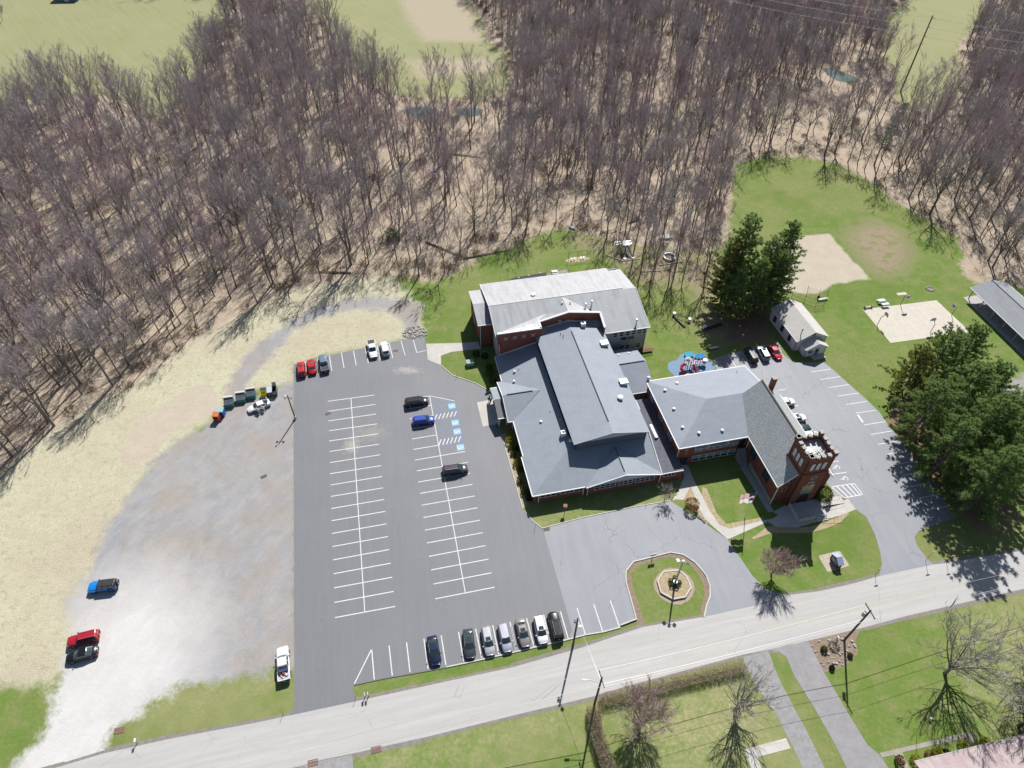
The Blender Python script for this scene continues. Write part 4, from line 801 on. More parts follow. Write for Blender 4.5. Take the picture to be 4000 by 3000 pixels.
q = MB(); q.tube([(TU0+.5, TV0+1.1, 13.55), (TU1-.5, TV0+1.9, 13.75)], .06, 6)
for t in (.25, .45, .55, .7):
    p0 = Vector((TU0+.5, TV0+1.1, 13.55)).lerp(Vector((TU1-.5, TV0+1.9, 13.75)), t); q.tube([p0+Vector((.1, -.6, .02)), p0+Vector((-.1, .6, .02))], .04, 5)
q.tube([(TU0+2.6, TV0+1.5, 13.2), (TU0+2.6, TV0+1.5, 13.9)], .08, 6); c.p('antenna', q, IRON)
for i in range(3):
    c.arch(TU0+1.0+i*1.15, TV0, 10.6, .8, 2.1, 'S', LOUV, BRICK2); c.arch(TU0, TV1-.9-i*1.15, 10.6, .8, 2.1, 'W', LOUV, BRICK2)
q = MB(); n = 20
q.tube([(69.9, TV0-.2, 8.4), (69.9, TV0-.28, 8.4)], [.62, .62], 20); md = c.p('medallion', q, STONE); q = MB(); q.tube([(69.9, TV0-.28, 8.4), (69.9, TV0-.31, 8.4)], [.42, .42], 20); q.build('medallion_face', M('bronze_face', (.12, .12, .10)), md)
q = MB(); q.bx(69.2, 70.6, TV0-.27, TV0-.19, 6.75, 7.2); c.p('name_stone', q, STONE)
for i in range(2):
    c.arch(68.75+i*1.2, TV0-.18, 3.9, 1.0, 2.4, 'S', STAIN, STONE)
q = MB(); q.bx(68.7, 70.95, TV0-.26, TV0-.2, 3.5, 4.25); c.p('lower_light', q, TEALP)
c.arch(68.7, TV0-.18, .5, 2.4, 2.7, 'S', DARK, BRICK, .06)
for u, z in ((65.7, 3.6), (66.4, 6.0)): c.window(u, 60.0, z, .55, 1.1, 'S', 1, 1, frame=STONE)
for v in (70.3, 64.9):
    c.window(64.4, v, 2.6, 2.1, 2.6, 'W', 3, 2, frame=M('dark_frame', (.10, .10, .12)))
for v in (68.6, 66.0, 63.4, 61.6): c.window(64.4, v, .4, 1.0, .6, 'W', 1, 1, M('pale_pane', (.45, .47, .5)))
q = MB(); q.bx(64.2, 64.42, 60.0, 69, 0, 1.2); c.p('plinth', q, M('stone_plinth', (.36, .34, .31)))
c.spout(64.35, 59.85, 0, 5.8); c.spout(64.3, 71.6, 2.8, 5.8)
# entrance terrace with ramp and rails
tr = BLD('entrance_terrace', 'raised concrete terrace and ramp before the church tower door', 70, 56.5, 'terrace')
TERR = M('terrace_concrete', (.50, .49, .47), (.43, .42, .41), 1.2); 
q = MB(); q.bx(67.7, 73.6, 55.2, 58.75, 0, .5); tr.p('platform', q, TERR)
q = MB(); q.prism([(73.6, 57.0, .5), (73.6, 58.7, .5), (78.5, 58.7, .06), (78.5, 57.0, .06)], .05); tr.p('ramp', q, CONC)
q = MB(); q.bx(67.5, 67.7, 55.0, 58.75, 0, .95); tr.p('parapet', q, KERB)
q = MB(); q.bx(67.5, 71.0, 54.98, 55.2, 0, .95); tr.p('parapet', q, KERB)
for i in range(3):
    q = MB(); q.bx(71.2, 73.4, 55.2-(i+1)*.3, 55.2-i*.3, 0, .42-i*.14); tr.p('step', q, CONC)
for a, b in (((73.8, 58.6), (78.2, 58.6)), ((73.8, 57.1), (78.2, 57.1)), ((71.1, 55.1), (76.5, 53.8))):
    q = MB(); q.tube([(a[0], a[1], 0), (a[0], a[1], 1.35), (b[0], b[1], .95), (b[0], b[1], 0)], .025, 6)
    for t in (.33, .66): q.tube([(a[0]+(b[0]-a[0])*t, a[1]+(b[1]-a[1])*t, 0), (a[0]+(b[0]-a[0])*t, a[1]+(b[1]-a[1])*t, 1.35-.4*t)], .022, 5)
    tr.p('handrail', q, METAL)
# ================================================================== white house
T2 = R(14.2)
hw = BLD('white_house', 'small white clapboard house with gabled porch under the tall pines', 0, 0, 'house', T2, (65.7, 114.8, 0))
LW, LL = 7.7, 11.7
hw.block(0, LW, 0, LL, 0, 3.25, WSIDE)
for vv in (0, LL-.2):
    q = MB(); q.prism([(0, vv, 3.2), (LW, vv, 3.2), (LW/2, vv, 5.2)], (0, .2, 0)); hw.p('gable', q, WSIDE)
hw.roof([(-.3, -.3, 3.2), (LW/2, -.3, 5.4), (LW/2, LL+.3, 5.4), (-.3, LL+.3, 3.2)], WHTR, .14); hw.roof([(LW+.3, -.3, 3.2), (LW+.3, LL+.3, 3.2), (LW/2, LL+.3, 5.4), (LW/2, -.3, 5.4)], WHTR, .14)
for a, b in (((-.3, -.3, 3.2), (LW/2, -.3, 5.4)), ((LW/2, -.3, 5.4), (LW+.3, -.3, 3.2)), ((-.3, -.3, 3.2), (-.3, LL+.3, 3.2))): hw.trim(a, b, .08, .14, WHITE)
PF = M('purple_frame', (.20, .13, .22))
for v in (3.2, 6.6, 10.0): hw.window(0, v, 1.0, .95, 1.5, 'W', 1, 2, frame=PF)
hw.window(3.5, 0, 4.3, .7, .5, 'S', 2, 1, frame=PF)
hw.block(1.3, 6.6, -2.4, 0, 0, 2.35, WSIDE)
CANB = shingle('dark_blue_shingle', (.15, .165, .20), (.19, .2, .23), 0)
hw.roof([(1.0, -2.7, 2.35), (3.95, -2.7, 3.95), (3.95, -.05, 3.95), (1.0, -.05, 2.35)], WHTR, .12); hw.roof([(6.9, -2.7, 2.35), (6.9, -.05, 2.35), (3.95, -.05, 3.95), (3.95, -2.7, 3.95)], WHTR, .12)
q = MB(); q.prism([(1.3, -2.4, 2.3), (6.6, -2.4, 2.3), (3.95, -2.4, 3.75)], (0, .2, 0)); hw.p('gable', q, WSIDE)
hw.window(2.0, -2.4, 1.0, 1.1, .8, 'S', 2, 2, frame=M('pale_frame', (.55, .55, .6)))
q = MB(); q.bx(3.7, 4.7, -2.46, -2.4, .1, 2.15); dd = hw.p('door', q, M('blue_grey_door', (.22, .25, .34))); q = MB(); q.bx(3.95, 4.45, -2.49, -2.46, 1.2, 2.0); q.build('pane', GLASS, dd)
q = MB(); q.bx(3.0, 6.2, -3.9, -2.45, 0, .18); hw.p('stoop', q, TERR)
q = MB(); q.tube([(1.3, 1.2, 3.6), (1.3, 1.2, 5.4)], .09, 8); q.blob((1.3, 1.2, 5.45), (.2, .2, .15), 8, 4); hw.p('flue_pipe', q, IRON)
# ================================================================== picnic pavilion
T3 = R(11.9)
pv = BLD('picnic_pavilion', 'long open picnic pavilion with grey metal gable roof at the right edge', 0, 0, 'pavilion', T3, (115.0, 135.5, 0))
PWd, PL = 10.5, 30
pv.roof([(0, 0, 3), (PWd/2, 0, 4.6), (PWd/2, -PL, 4.6), (0, -PL, 3)], PAVR, .1); pv.roof([(PWd, 0, 3), (PWd, -PL, 3), (PWd/2, -PL, 4.6), (PWd/2, 0, 4.6)], PAVR, .1)
pv.trim((0, 0, 3), (0, -PL, 3), .12, .16); pv.trim((PWd, 0, 3), (PWd, -PL, 3), .12, .16); q = MB(); q.tube([(PWd/2, 0, 4.64), (PWd/2, -PL, 4.64)], .09, 6); pv.p('ridge_cap', q, M('ridge_cap'))
for i in range(8):
    for uu in (.6, PWd-.6):
        q = MB(); q.bx(uu-.09, uu+.09, -.9-i*4-.09, -.9-i*4+.09, .06, 3.05); pv.p('post', q, M('grey_post', (.40, .41, .43)))
    q = MB(); q.bx(.5, PWd-.5, -.9-i*4-.08, -.9-i*4+.08, 2.72, 2.86); pv.p('tie_beam', q, M('grey_post'))
# ================================================================== neighbour's house, only its roof edge in the frame
e0, e1 = G(3572, 2976, 2.6), G(4000, 2872, 2.6); dv = (e1-e0); T4 = math.atan2(dv.y, dv.x)
hn = BLD('neighbour_house', 'pink brown shingle roofed house cut by the lower right corner', 0, 0, 'house', T4, (e0.x, e0.y, 0))
hn.block(.5, 17.5, -8.4, -.5, 0, 2.5, M('cream_siding', (.6, .57, .5)))
hn.roof([(0, 0, 2.6), (18, 0, 2.6), (18, -4.5, 4.3), (0, -4.5, 4.3)], PINKR, .16); hn.roof([(0, -4.5, 4.3), (18, -4.5, 4.3), (18, -9, 2.6), (0, -9, 2.6)], PINKR, .16)
for xx in (.5, 17.3):
    q = MB(); q.prism([(xx, -8.4, 2.4), (xx, -.5, 2.4), (xx, -4.5, 4.1)], (.2, 0, 0)); hn.p('gable', q, M('cream_siding'))
hn.trim((0, .06, 2.6), (18, .06, 2.6), .16, .16, M('gutter_grey', (.5, .48, .45)), 'gutter')
for i in range(22):
    q = MB(); q.box((.2+i*.8, .05, 2.68), (.03, .22, .03)); hn.p('gutter_strap', q, WHITE)
# ------------------------------------------------------------------ trees
def bark_mat(nm, c1, c2, amt=1.0):
    k = NB(nm); oi = k.n('ShaderNodeObjectInfo')
    c = k.mix(oi.outputs['Random'], c1, c2)
    c = k.mix(k.ramp(k.noise(k.pos(), 3, 3), .35, .7, 0, .4), c, tuple(x*.6 for x in c1))
    k.col(c); k.set(.9, .15); return k.mat
BARK = bark_mat('bark', (.17, .145, .13), (.26, .23, .21)); PALEB = bark_mat('pale_bark', (.24, .21, .18), (.30, .27, .24))
def twig_mat(nm, cols):
    k = NB(nm); oi = k.n('ShaderNodeObjectInfo')
    r = k.n('ShaderNodeValToRGB'); k.L(oi.outputs['Random'], r.inputs[0]); r.color_ramp.interpolation = 'LINEAR'
    e = r.color_ramp.elements
    while len(e) < len(cols): e.new(.5)
    for i, c_ in enumerate(cols): e[i].position = i/(len(cols)-1); e[i].color = (*c_, 1)
    k.col(r.outputs[0]); k.set(.85, .15); return k.mat
TWIG = twig_mat('bare_twigs', [(.47, .41, .43), (.40, .37, .385), (.49, .44, .42), (.51, .375, .40), (.44, .405, .41), (.51, .45, .445), (.41, .385, .41), (.55, .375, .41)])
TWIGP = twig_mat('pinkish_twigs', [(.50, .39, .35), (.54, .42, .38)]); TWIGG = twig_mat('pale_grey_twigs', [(.50, .46, .41), (.45, .42, .37)])
TWIGB = twig_mat('brown_brush', [(.30, .215, .15), (.25, .185, .135), (.34, .25, .18)])
def rv(r, a): return Vector((r.uniform(-a, a), r.uniform(-a, a), r.uniform(-a, a)))
def bare_tree(seed, H, trunk_frac=.45, spread=1.0, leaders=3, lat=7, sub=6, twn=13, tw=.035, r0=None, twl=1.0, lean=.04):
    r = random.Random(seed); T = MB(); C = MB(); r0 = r0 or H*.0105
    def tw_tri(p, d, L, w):
        s = d.cross(Vector((r.uniform(-1, 1), r.uniform(-1, 1), r.uniform(-1, 1))))
        if s.length < 1e-4: return
        s = s.normalized()*w/2; mid = p+d*L*.5+rv(r, .06)*L
        C.add([p-s, p+s, mid+s*.8, p+d*L+rv(r, .1)*L, mid-s*.8], [(0, 1, 2, 3, 4)])
    def path(p, d, L, n, bend, upb):
        pts = [p]; 
        for i in range(n):
            d = (d+rv(r, bend)+Vector((0, 0, upb))).normalized(); p = p+d*L/n; pts.append(p)
        return pts, d
    top = H*trunk_frac; d0 = Vector((r.uniform(-lean, lean), r.uniform(-lean, lean), 1)).normalized()
    tp, dt = path(Vector((0, 0, -.1)), d0, top, 4, .05, .05)
    T.tube(tp, [r0*1.15, r0, r0*.9, r0*.82, r0*.75], 7, False)
    a0 = r.uniform(0, 6.28)
    for k in range(leaders):
        a = a0+6.28*k/leaders+r.uniform(-.4, .4); inc = (r.uniform(.10, .42) if leaders > 1 else .05)*spread
        d = Vector((math.cos(a)*inc, math.sin(a)*inc, 1)).normalized(); L = (H-top)*r.uniform(.8, 1.02)
        start = tp[-1] if k < 2 else tp[-2].lerp(tp[-1], r.uniform(.2, 1))
        lp, ld = path(start, d, L, 5, .13, .06); rr = r0*r.uniform(.45, .6)
        T.tube(lp, [rr*(1-i/5.6) for i in range(6)], 5, False)
        for j in range(lat):
            t = .08+.9*(j+r.random())/lat; i = min(int(t*5), 4); p = lp[i].lerp(lp[i+1], t*5-i)
            b = r.uniform(0, 6.28); dd = Vector((math.cos(b), math.sin(b), r.uniform(.7, 1.7)/max(.8, spread))).normalized()
            L2 = (H-top)*(.42-.26*t)*r.uniform(.8, 1.25)*(.75+.45*spread)
            bp, bd = path(p, dd, L2, 3, .16, .12); r2 = max(rr*(1-t*.75)*.5, .018)
            T.tube(bp, [r2, r2*.75, r2*.5, r2*.3], 4, False)
            for s_ in range(sub):
                t2 = .25+.75*(s_+r.random())/sub; i2 = min(int(t2*3), 2); p2 = bp[i2].lerp(bp[i2+1], t2*3-i2)
                d2 = (bd+rv(r, .7)+Vector((0, 0, .4))).normalized(); L3 = L2*.42*r.uniform(.6, 1.2)
                e = p2+d2*L3; tw_tri(p2, d2, L3*1.05, tw*1.7)
                for x in range(twn):
                    t3 = r.uniform(.1, 1); q = p2.lerp(e, t3); dq = (d2+rv(r, .6)+Vector((0, 0, .35))).normalized()
                    tw_tri(q, dq, r.uniform(.45, 1.1)*twl, tw)
    return T, C
def pine(seed, H, rad, base=.12, dens=1.0, col=0):
    r = random.Random(seed); T = MB(); C = MB()
    T.tube([(0, 0, -.1), (0, 0, H*.4), (rv(r, .3).x, 0, H*.75), (0, 0, H*.98)], [H*.016, H*.013, H*.007, .03], 7, False)
    n = int((H*(1-base))/.72)
    for i in range(n):
        z = H*(base+(1-base)*(i/n)); t = i/n
        prof = (1-t)**.5*(.55+.45*min(1, t*5+.25))*(.72+.5*r.random()); k = r.choice((4, 5, 5, 6)); a0 = r.uniform(0, 6.28)
        for j in range(k):
            a = a0+6.28*j/k+r.uniform(-.35, .35); L = rad*prof*r.uniform(.55, 1.25)+.35; rise = .12+.55*t+r.uniform(-.12, .15)
            d = Vector((math.cos(a), math.sin(a), rise)).normalized(); p0 = Vector((0, 0, z)); e = p0+d*L
            T.tube([p0, p0.lerp(e, .5)+Vector((0, 0, -.04*L)), e], [.07*(1-t)+.025, .04, .012], 3, False)
            m = max(3, int(L*2.2*dens))
            for q in range(m):
                s = .3+.7*((q+r.random())/m)**.8; c = p0.lerp(e, s)+Vector((0, 0, -.15*s*(1-s)*L))+Vector((rv(r, 1).x*.5, rv(r, 1).y*.5, rv(r, .12).z)); nn = int(26*dens)
                sz = r.uniform(.42, .75)
                for x in range(nn):
                    dn = (Vector((math.cos(a)*.6, math.sin(a)*.6, .7))+rv(r, .95)).normalized(); sd_ = dn.cross(rv(r, 1)); 
                    if sd_.length < 1e-3: continue
                    sd_ = sd_.normalized()*r.uniform(.04, .075); o_ = c+rv(r, .13)
                    C.add([o_-sd_, o_+sd_, o_+dn*sz], [(0, 1, 2)])
    for x in range(30):
        dn = (Vector((0, 0, 1))+rv(r, .6)).normalized(); o_ = Vector((0, 0, H*.97)); sd_ = dn.orthogonal().normalized()*.05; C.add([o_-sd_, o_+sd_, o_+dn*.7], [(0, 1, 2)])
    return T, C
def needle_mat(nm, a, b, c):
    k = NB(nm); p = k.pos(); n1 = k.noise(p, .55, 3); n2 = k.noise(p, 3.5, 2)
    col = k.mix(k.ramp(n1, .35, .65), a, b); col = k.mix(k.ramp(n2, .45, .75, 0, .55), col, c); oi = k.n('ShaderNodeObjectInfo')
    col = k.mix(k.math('MULTIPLY', oi.outputs['Random'], .3), col, c)
    k.col(col); k.set(.6, .25)
    tl = k.n('ShaderNodeBsdfTranslucent'); k.L(col, tl.inputs[0]); ms = k.n('ShaderNodeMixShader'); ms.inputs[0].default_value = .5
    k.L(k.b.outputs[0], ms.inputs[1]); k.L(tl.outputs[0], ms.inputs[2]); k.L(ms.outputs[0], k.t.nodes['Material Output'].inputs[0])
    return k.mat
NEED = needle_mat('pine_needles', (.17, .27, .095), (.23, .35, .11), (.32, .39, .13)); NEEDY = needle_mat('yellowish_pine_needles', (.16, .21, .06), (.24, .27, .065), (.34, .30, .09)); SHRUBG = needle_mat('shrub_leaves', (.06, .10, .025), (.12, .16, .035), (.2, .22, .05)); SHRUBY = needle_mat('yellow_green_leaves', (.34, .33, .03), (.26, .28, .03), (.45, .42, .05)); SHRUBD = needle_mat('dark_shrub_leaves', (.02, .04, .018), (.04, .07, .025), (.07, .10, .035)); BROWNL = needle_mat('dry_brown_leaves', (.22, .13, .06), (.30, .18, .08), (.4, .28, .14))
def tree_obj(name, TC, label, cat='tree', loc=(0, 0, 0), rz=0, group=None, bark=BARK, twig=TWIG, sc=1):
    t = thing(name, label, cat, loc, rz, group); t.scale = (sc, sc, sc)
    obj('trunk', TC[0] if isinstance(TC[0], bpy.types.Mesh) else TC[0].mesh('trunk', bark, True), t); obj('crown', TC[1] if isinstance(TC[1], bpy.types.Mesh) else TC[1].mesh('crown', twig), t); return t
# --- woodland kinds
VAR = []
for i in range(9):
    rr = random.Random(i*7+3)
    T, C = bare_tree(100+i, 20, rr.uniform(.26, .5), rr.uniform(.75, 1.3), rr.choice((3, 4, 4, 5)), 7, 6, 12, .024, r0=rr.uniform(.16, .28))
    VAR.append((T.mesh('trunk', BARK, True), C.mesh('crown', TWIG)))
for i in range(3):
    T, C = bare_tree(170+i, 21, .2+.06*i, 1.5-.2*i, 5, 8, 6, 11, .024, r0=.27+.04*i, lean=.09); VAR.append((T.mesh('trunk', BARK, True), C.mesh('crown', TWIG)))
VAR.append(tuple(x.mesh(n, m) for x, n, m in zip(bare_tree(140, 13, .3, 1.5, 4, 6, 5, 9, .025), ('trunk', 'crown'), (BARK, TWIG))))
rw = random.Random(11)
px_, py_ = [], []
stp = 4.9
gx = np.arange(-290, 290, stp); gy = np.arange(60, 405, stp)
jx, jy = np.meshgrid(gx, gy); rs = np.random.RandomState(5)
jx = (jx+rs.uniform(-.48, .48, jx.shape)*stp).ravel(); jy = (jy+rs.uniform(-.48, .48, jy.shape)*stp).ravel()
inw = np.minimum(sdf(jx, jy, WOOD), -np.maximum.reduce([sdf(jx, jy, F1), sdf(jx, jy, F2), sdf(jx, jy, F3)]))
pond_d = np.maximum.reduce([sdf(jx, jy, GP(p)) for p in ([(1550, 400), (1720, 400), (1720, 470), (1560, 470)], [(1760, 405), (1900, 405), (1895, 475), (1770, 475)], [(3190, 250), (3380, 260), (3400, 340), (3250, 340)])])
# thinner wood in the clearing by the far pole and along the glade behind the hall
thin = sdf(jx, jy, GP([(1480, 480), (1960, 470), (1900, 800), (2000, 950), (1700, 1060), (1560, 1050), (1620, 800)]))
thin2 = np.maximum(sdf(jx, jy, GP([(3120, 330), (3480, 260), (3680, 420), (3560, 560), (3400, 640), (3050, 600), (3000, 480)])), sdf(jx, jy, GP([(2150, 790), (2860, 760), (2860, 990), (2240, 930)])))
dn_ = .80+.22*np.sin(jx*.071+1.3*np.sin(jy*.043))*np.cos(jy*.083+np.sin(jx*.037)*1.7)
keep = (inw > 1.0) & (rs.rand(jx.size) < dn_) & (pond_d < 0) & ~((thin > 0) & (rs.rand(jx.size) < .38)) & ~((thin2 > 0) & (rs.rand(jx.size) < .55))
tx, ty = jx[keep], jy[keep]
vis = []
for x, y in zip(tx, ty):
    d = Vector((x, y, 8))-Vector((0, 0, CH)); z = d.dot(fw); pu = 2000+FP*d.dot(cr)/z; pvv = 1500-FP*d.dot(cu)/z
    vis.append(z > 0 and -350 < pu < 4350 and -250 < pvv < 3200)
vis = np.array(vis); tx, ty = tx[vis], ty[vis]
order = np.argsort(np.hypot(np.hypot(tx, ty), CH)); tx, ty = tx[order], ty[order]
# trees standing over the back playground, by their feet in the photograph
pgt = [(700, 330), (965, 270), (1100, 480), (1185, 850), (1335, 940), (1420, 620), (1590, 1010), (1695, 760), (1800, 900), (2110, 930), (1240, 470), (1750, 330), (1930, 340), (2160, 500)]
gz = zm(2180, 840, 3.687)
for i, p in enumerate(pgt):
    b = gz(*p); tree_obj('bare_tree', VAR[i % 9], 'bare tree standing over the playground behind the gymnasium', 'tree', (b.x, b.y, 0), i*1.3, 'bare trees over the back playground', sc=.8+.04*(i % 6))
reg = [(-1e9, -25, 'tall bare tree in the wood behind the gravel lot', 'bare trees of the wood behind the gravel lot'), (-25, 48, 'tall bare tree in the wood behind the gymnasium', 'bare trees of the wood behind the gymnasium'), (48, 1e9, 'tall bare tree in the wood round the ball field', 'bare trees of the wood round the ball field')]
NI = 286; first = {}
for i in range(min(NI, len(tx))):
    k = rw.randrange(13)
    edge = sdf(np.array([tx[i]]), np.array([ty[i]]), WOOD)[0] < 7
    zone = [w_ for lim, w_ in ((-100, 'at the left end of the wood by dry grass'), (-78, 'in the wood left of the recycling corner'), (-55, 'in the wood above the recycling corner'), (-25, 'in the wood behind the gravel loop track'), (5, 'in the wood left of the gymnasium'), (48, 'in the wood behind the gymnasium'), (80, 'in the wood left of the ball field'), (1e9, 'in the wood right of the ball field')) if tx[i] < lim][0]
    lab = ('bare tree in the front row ' if edge else 'bare tree standing deeper ')+zone; grp = ('front row ' if edge else 'deeper ')+'bare trees '+zone
    t = tree_obj('bare_tree', VAR[k], lab, 'tree', (float(tx[i]), float(ty[i]), 0), rw.uniform(0, 6.28), grp, sc=rw.uniform(.66, 1.08)); first.setdefault(k, t)
# the rest of the wood: one mass of instanced trees
def scatter(name, label, cat, pts, srcs, scl, seed):
    r = np.random.RandomState(seed); me = bpy.data.meshes.new(name); me.from_pydata([(float(a), float(b), 0) for a, b in pts], [], [])
    n = len(pts)
    for an, vals in (('kind', r.randint(0, len(srcs), n).astype(np.int32)),):
        a = me.attributes.new(an, 'INT', 'POINT'); a.data.foreach_set('value', vals)
    for an, vals in (('size', r.uniform(scl[0], scl[1], n)), ('turn', r.uniform(0, 6.28, n))):
        a = me.attributes.new(an, 'FLOAT', 'POINT'); a.data.foreach_set('value', vals.astype(np.float32))
    o = obj(name, me); tag(o, label, cat); struct(o, 'stuff')
    ng = bpy.data.node_groups.new(name, 'GeometryNodeTree'); ng.interface.new_socket('Geometry', in_out='INPUT', socket_type='NodeSocketGeometry'); ng.interface.new_socket('Geometry', in_out='OUTPUT', socket_type='NodeSocketGeometry')
    N = ng.nodes.new; Lk = ng.links.new; gi = N('NodeGroupInput'); go = N('NodeGroupOutput'); jn = N('GeometryNodeJoinGeometry')
    def nattr(nm, ty):
        a = N('GeometryNodeInputNamedAttribute'); a.data_type = ty; a.inputs['Name'].default_value = nm; return a.outputs['Attribute']
    kd = nattr('kind', 'INT'); sz = nattr('size', 'FLOAT'); tn = nattr('turn', 'FLOAT')
    cx = N('ShaderNodeCombineXYZ'); Lk(tn, cx.inputs[2])
    for i, parts in enumerate(srcs):
        j2 = N('GeometryNodeJoinGeometry')
        for po in parts:
            oi = N('GeometryNodeObjectInfo'); oi.transform_space = 'ORIGINAL'; oi.inputs['Object'].default_value = po; Lk(oi.outputs['Geometry'], j2.inputs[0])
        g2 = N('GeometryNodeGeometryToInstance'); Lk(j2.outputs[0], g2.inputs[0])
        cmp = N('FunctionNodeCompare'); cmp.data_type = 'INT'; cmp.operation = 'EQUAL'; Lk(kd, cmp.inputs[2]); cmp.inputs[3].default_value = i
        ip = N('GeometryNodeInstanceOnPoints'); Lk(gi.outputs[0], ip.inputs['Points']); Lk(cmp.outputs[0], ip.inputs['Selection']); Lk(g2.outputs[0], ip.inputs['Instance']); Lk(cx.outputs[0], ip.inputs['Rotation']); Lk(sz, ip.inputs['Scale'])
        Lk(ip.outputs[0], jn.inputs[0])
    Lk(jn.outputs[0], go.inputs[0]); md = o.modifiers.new('scatter', 'NODES'); md.node_group = ng; return o
srcs = [[c_ for c_ in first[k].children] for k in sorted(first)]
scatter('distant_woodland', 'farther part of the bare wood reading as one grey mass', 'woodland', list(zip(tx[NI:], ty[NI:])), srcs, (.62, 1.04), 3)
# undergrowth
def brush(seed, r0=1.2, h=1.3, n=170, w=.028):
    r = random.Random(seed); C = MB()
    for i in range(n):
        a = r.uniform(0, 6.28); q = r0*math.sqrt(r.random()); p = Vector((q*math.cos(a), q*math.sin(a), r.uniform(0, h*.5))); d = (Vector((math.cos(a)*.5, math.sin(a)*.5, 1))+rv(r, .7)).normalized()
        s = d.orthogonal().normalized()*w; L = r.uniform(.4, 1)*h*.8; C.add([p-s, p+s, p+d*L], [(0, 1, 2)])
    return C
bpts = []
ux = rs.uniform(-290, 290, 26000); uy = rs.uniform(80, 400, 26000)
uw = np.minimum(sdf(ux, uy, WOOD), -np.maximum.reduce([sdf(ux, uy, F1), sdf(ux, uy, F2), sdf(ux, uy, F3)]))
pr_ = np.where(uw < 7, .6, .14)*(uw > .3); kb = rs.rand(ux.size) < pr_*.75
hb = thing('thicket', 'thin brown brush heap at the wood edge by the gravel track', 'bush', G(545, 1440))
bo = []
for i in range(3):
    m = brush(50+i).mesh('stems', TWIGB); o = obj('stems', m, hb); o.location = (i*1.1-1, i*.5, 0); bo.append([o])
scatter('undergrowth', 'thin brown undergrowth across the woodland floor', 'undergrowth', list(zip(ux[kb], uy[kb])), bo, (.5, 1.35), 9)
# --- small evergreens inside the wood
pm = {}
for i, (x, y, hh) in enumerate(((3500, 490, 8), (3790, 490, 7), (3890, 345, 8), (1535, 925, 2.6), (3460, 560, 5))):
    b = G(x, y)
    labs = ['small green pine among the bare trees left of centre right wood', 'slim green pine in the right wood below the far field', 'green pine beside the wires at the right edge of the wood', 'low green evergreen bush at the wood edge behind the loop', 'sparse small pine just above the ball field grass']
    tree_obj('small_pine', pine(300+i, hh, 2.0, .1, .9), labs[i], 'tree', (b.x, b.y, 0), i, None, BARK, NEED)
# --- tall pines
PV = [pine(400, 25, 6.6, .12, 1.1), pine(401, 25, 6.2, .1, 1.1), pine(402, 17, 6.8, .1, 1.15), pine(403, 17, 7.2, .08, 1.15), pine(404, 16, 6.4, .06, 1.15)]
PVm = [(a.mesh('trunk', BARK, True), b) for a, b in PV]
PVg = [b.mesh('crown', NEED) for a, b in PV]; PVy = PV[1][1].mesh('crown', NEEDY); PVy2 = PV[4][1].mesh('crown', NEEDY)
def at_top(x, y, z): p = G(x, y, z); return (p.x, p.y, 0)
for i, (x, y, hh, k, lab, yel) in enumerate(((2945, 845, 24.5, 0, 'tallest dark pine of the clump beside the white house', 0), (3108, 870, 21, 1, 'dark pine of the clump nearest the baseball infield', 0), (2885, 945, 19.5, 1, 'yellowish pine on the left of the clump by the playground', 1), (3035, 930, 19, 0, 'pine in the middle of the clump overhanging the white house', 0), (2990, 1010, 17, 1, 'lower pine at the front of the clump above parked cars', 0), (2905, 1050, 16, 0, 'bushy pine at the front left of the clump by the tyres', 0), (3075, 985, 17, 1, 'pine at the back right of the clump near the backstop', 0))):
    t = tree_obj('pine_tree', (PVm[k][0], PVy if yel else PVg[k]), lab, 'tree', at_top(x, y, hh), i*1.7, None, BARK, NEED, hh/25)
for i, (x, y, hh, k, lab, yel) in enumerate(((90, 69.5, 18, 2, 'tall pine of the big clump nearest the road', 0), (97, 76, 16, 3, 'pine at the right front of the big clump near the road', 0), (86.5, 77.5, 16, 4, 'pine leaning over the shaded parking bays', 0), (94, 81, 19, 2, 'tallest pine in the middle of the big clump', 0), (102, 85, 15.5, 3, 'pine at the right side of the big clump', 0), (86.5, 87.5, 15.5, 3, 'pine at the left side of the big clump above the bays', 0), (95, 91.5, 17, 4, 'pine in the rear middle of the big clump', 0), (102, 94, 14.5, 2, 'pine of the big clump next to the gravel lane', 0), (89.5, 98.5, 13, 4, 'yellowish pine at the near corner of the basketball court', 1), (96.5, 102.5, 14, 3, 'round pine close behind the basketball court corner', 0), (103.5, 105, 13.5, 2, 'pine between basketball court and pavilion', 0))):
    t = tree_obj('pine_tree', (PVm[k][0], PVy2 if yel else PVg[k]), lab, 'tree', (x-3.2, y+2.2+(1.5 if y > 95 else 0), 0), i*2.1, None, BARK, NEED, hh/(16 if k == 4 else 17))
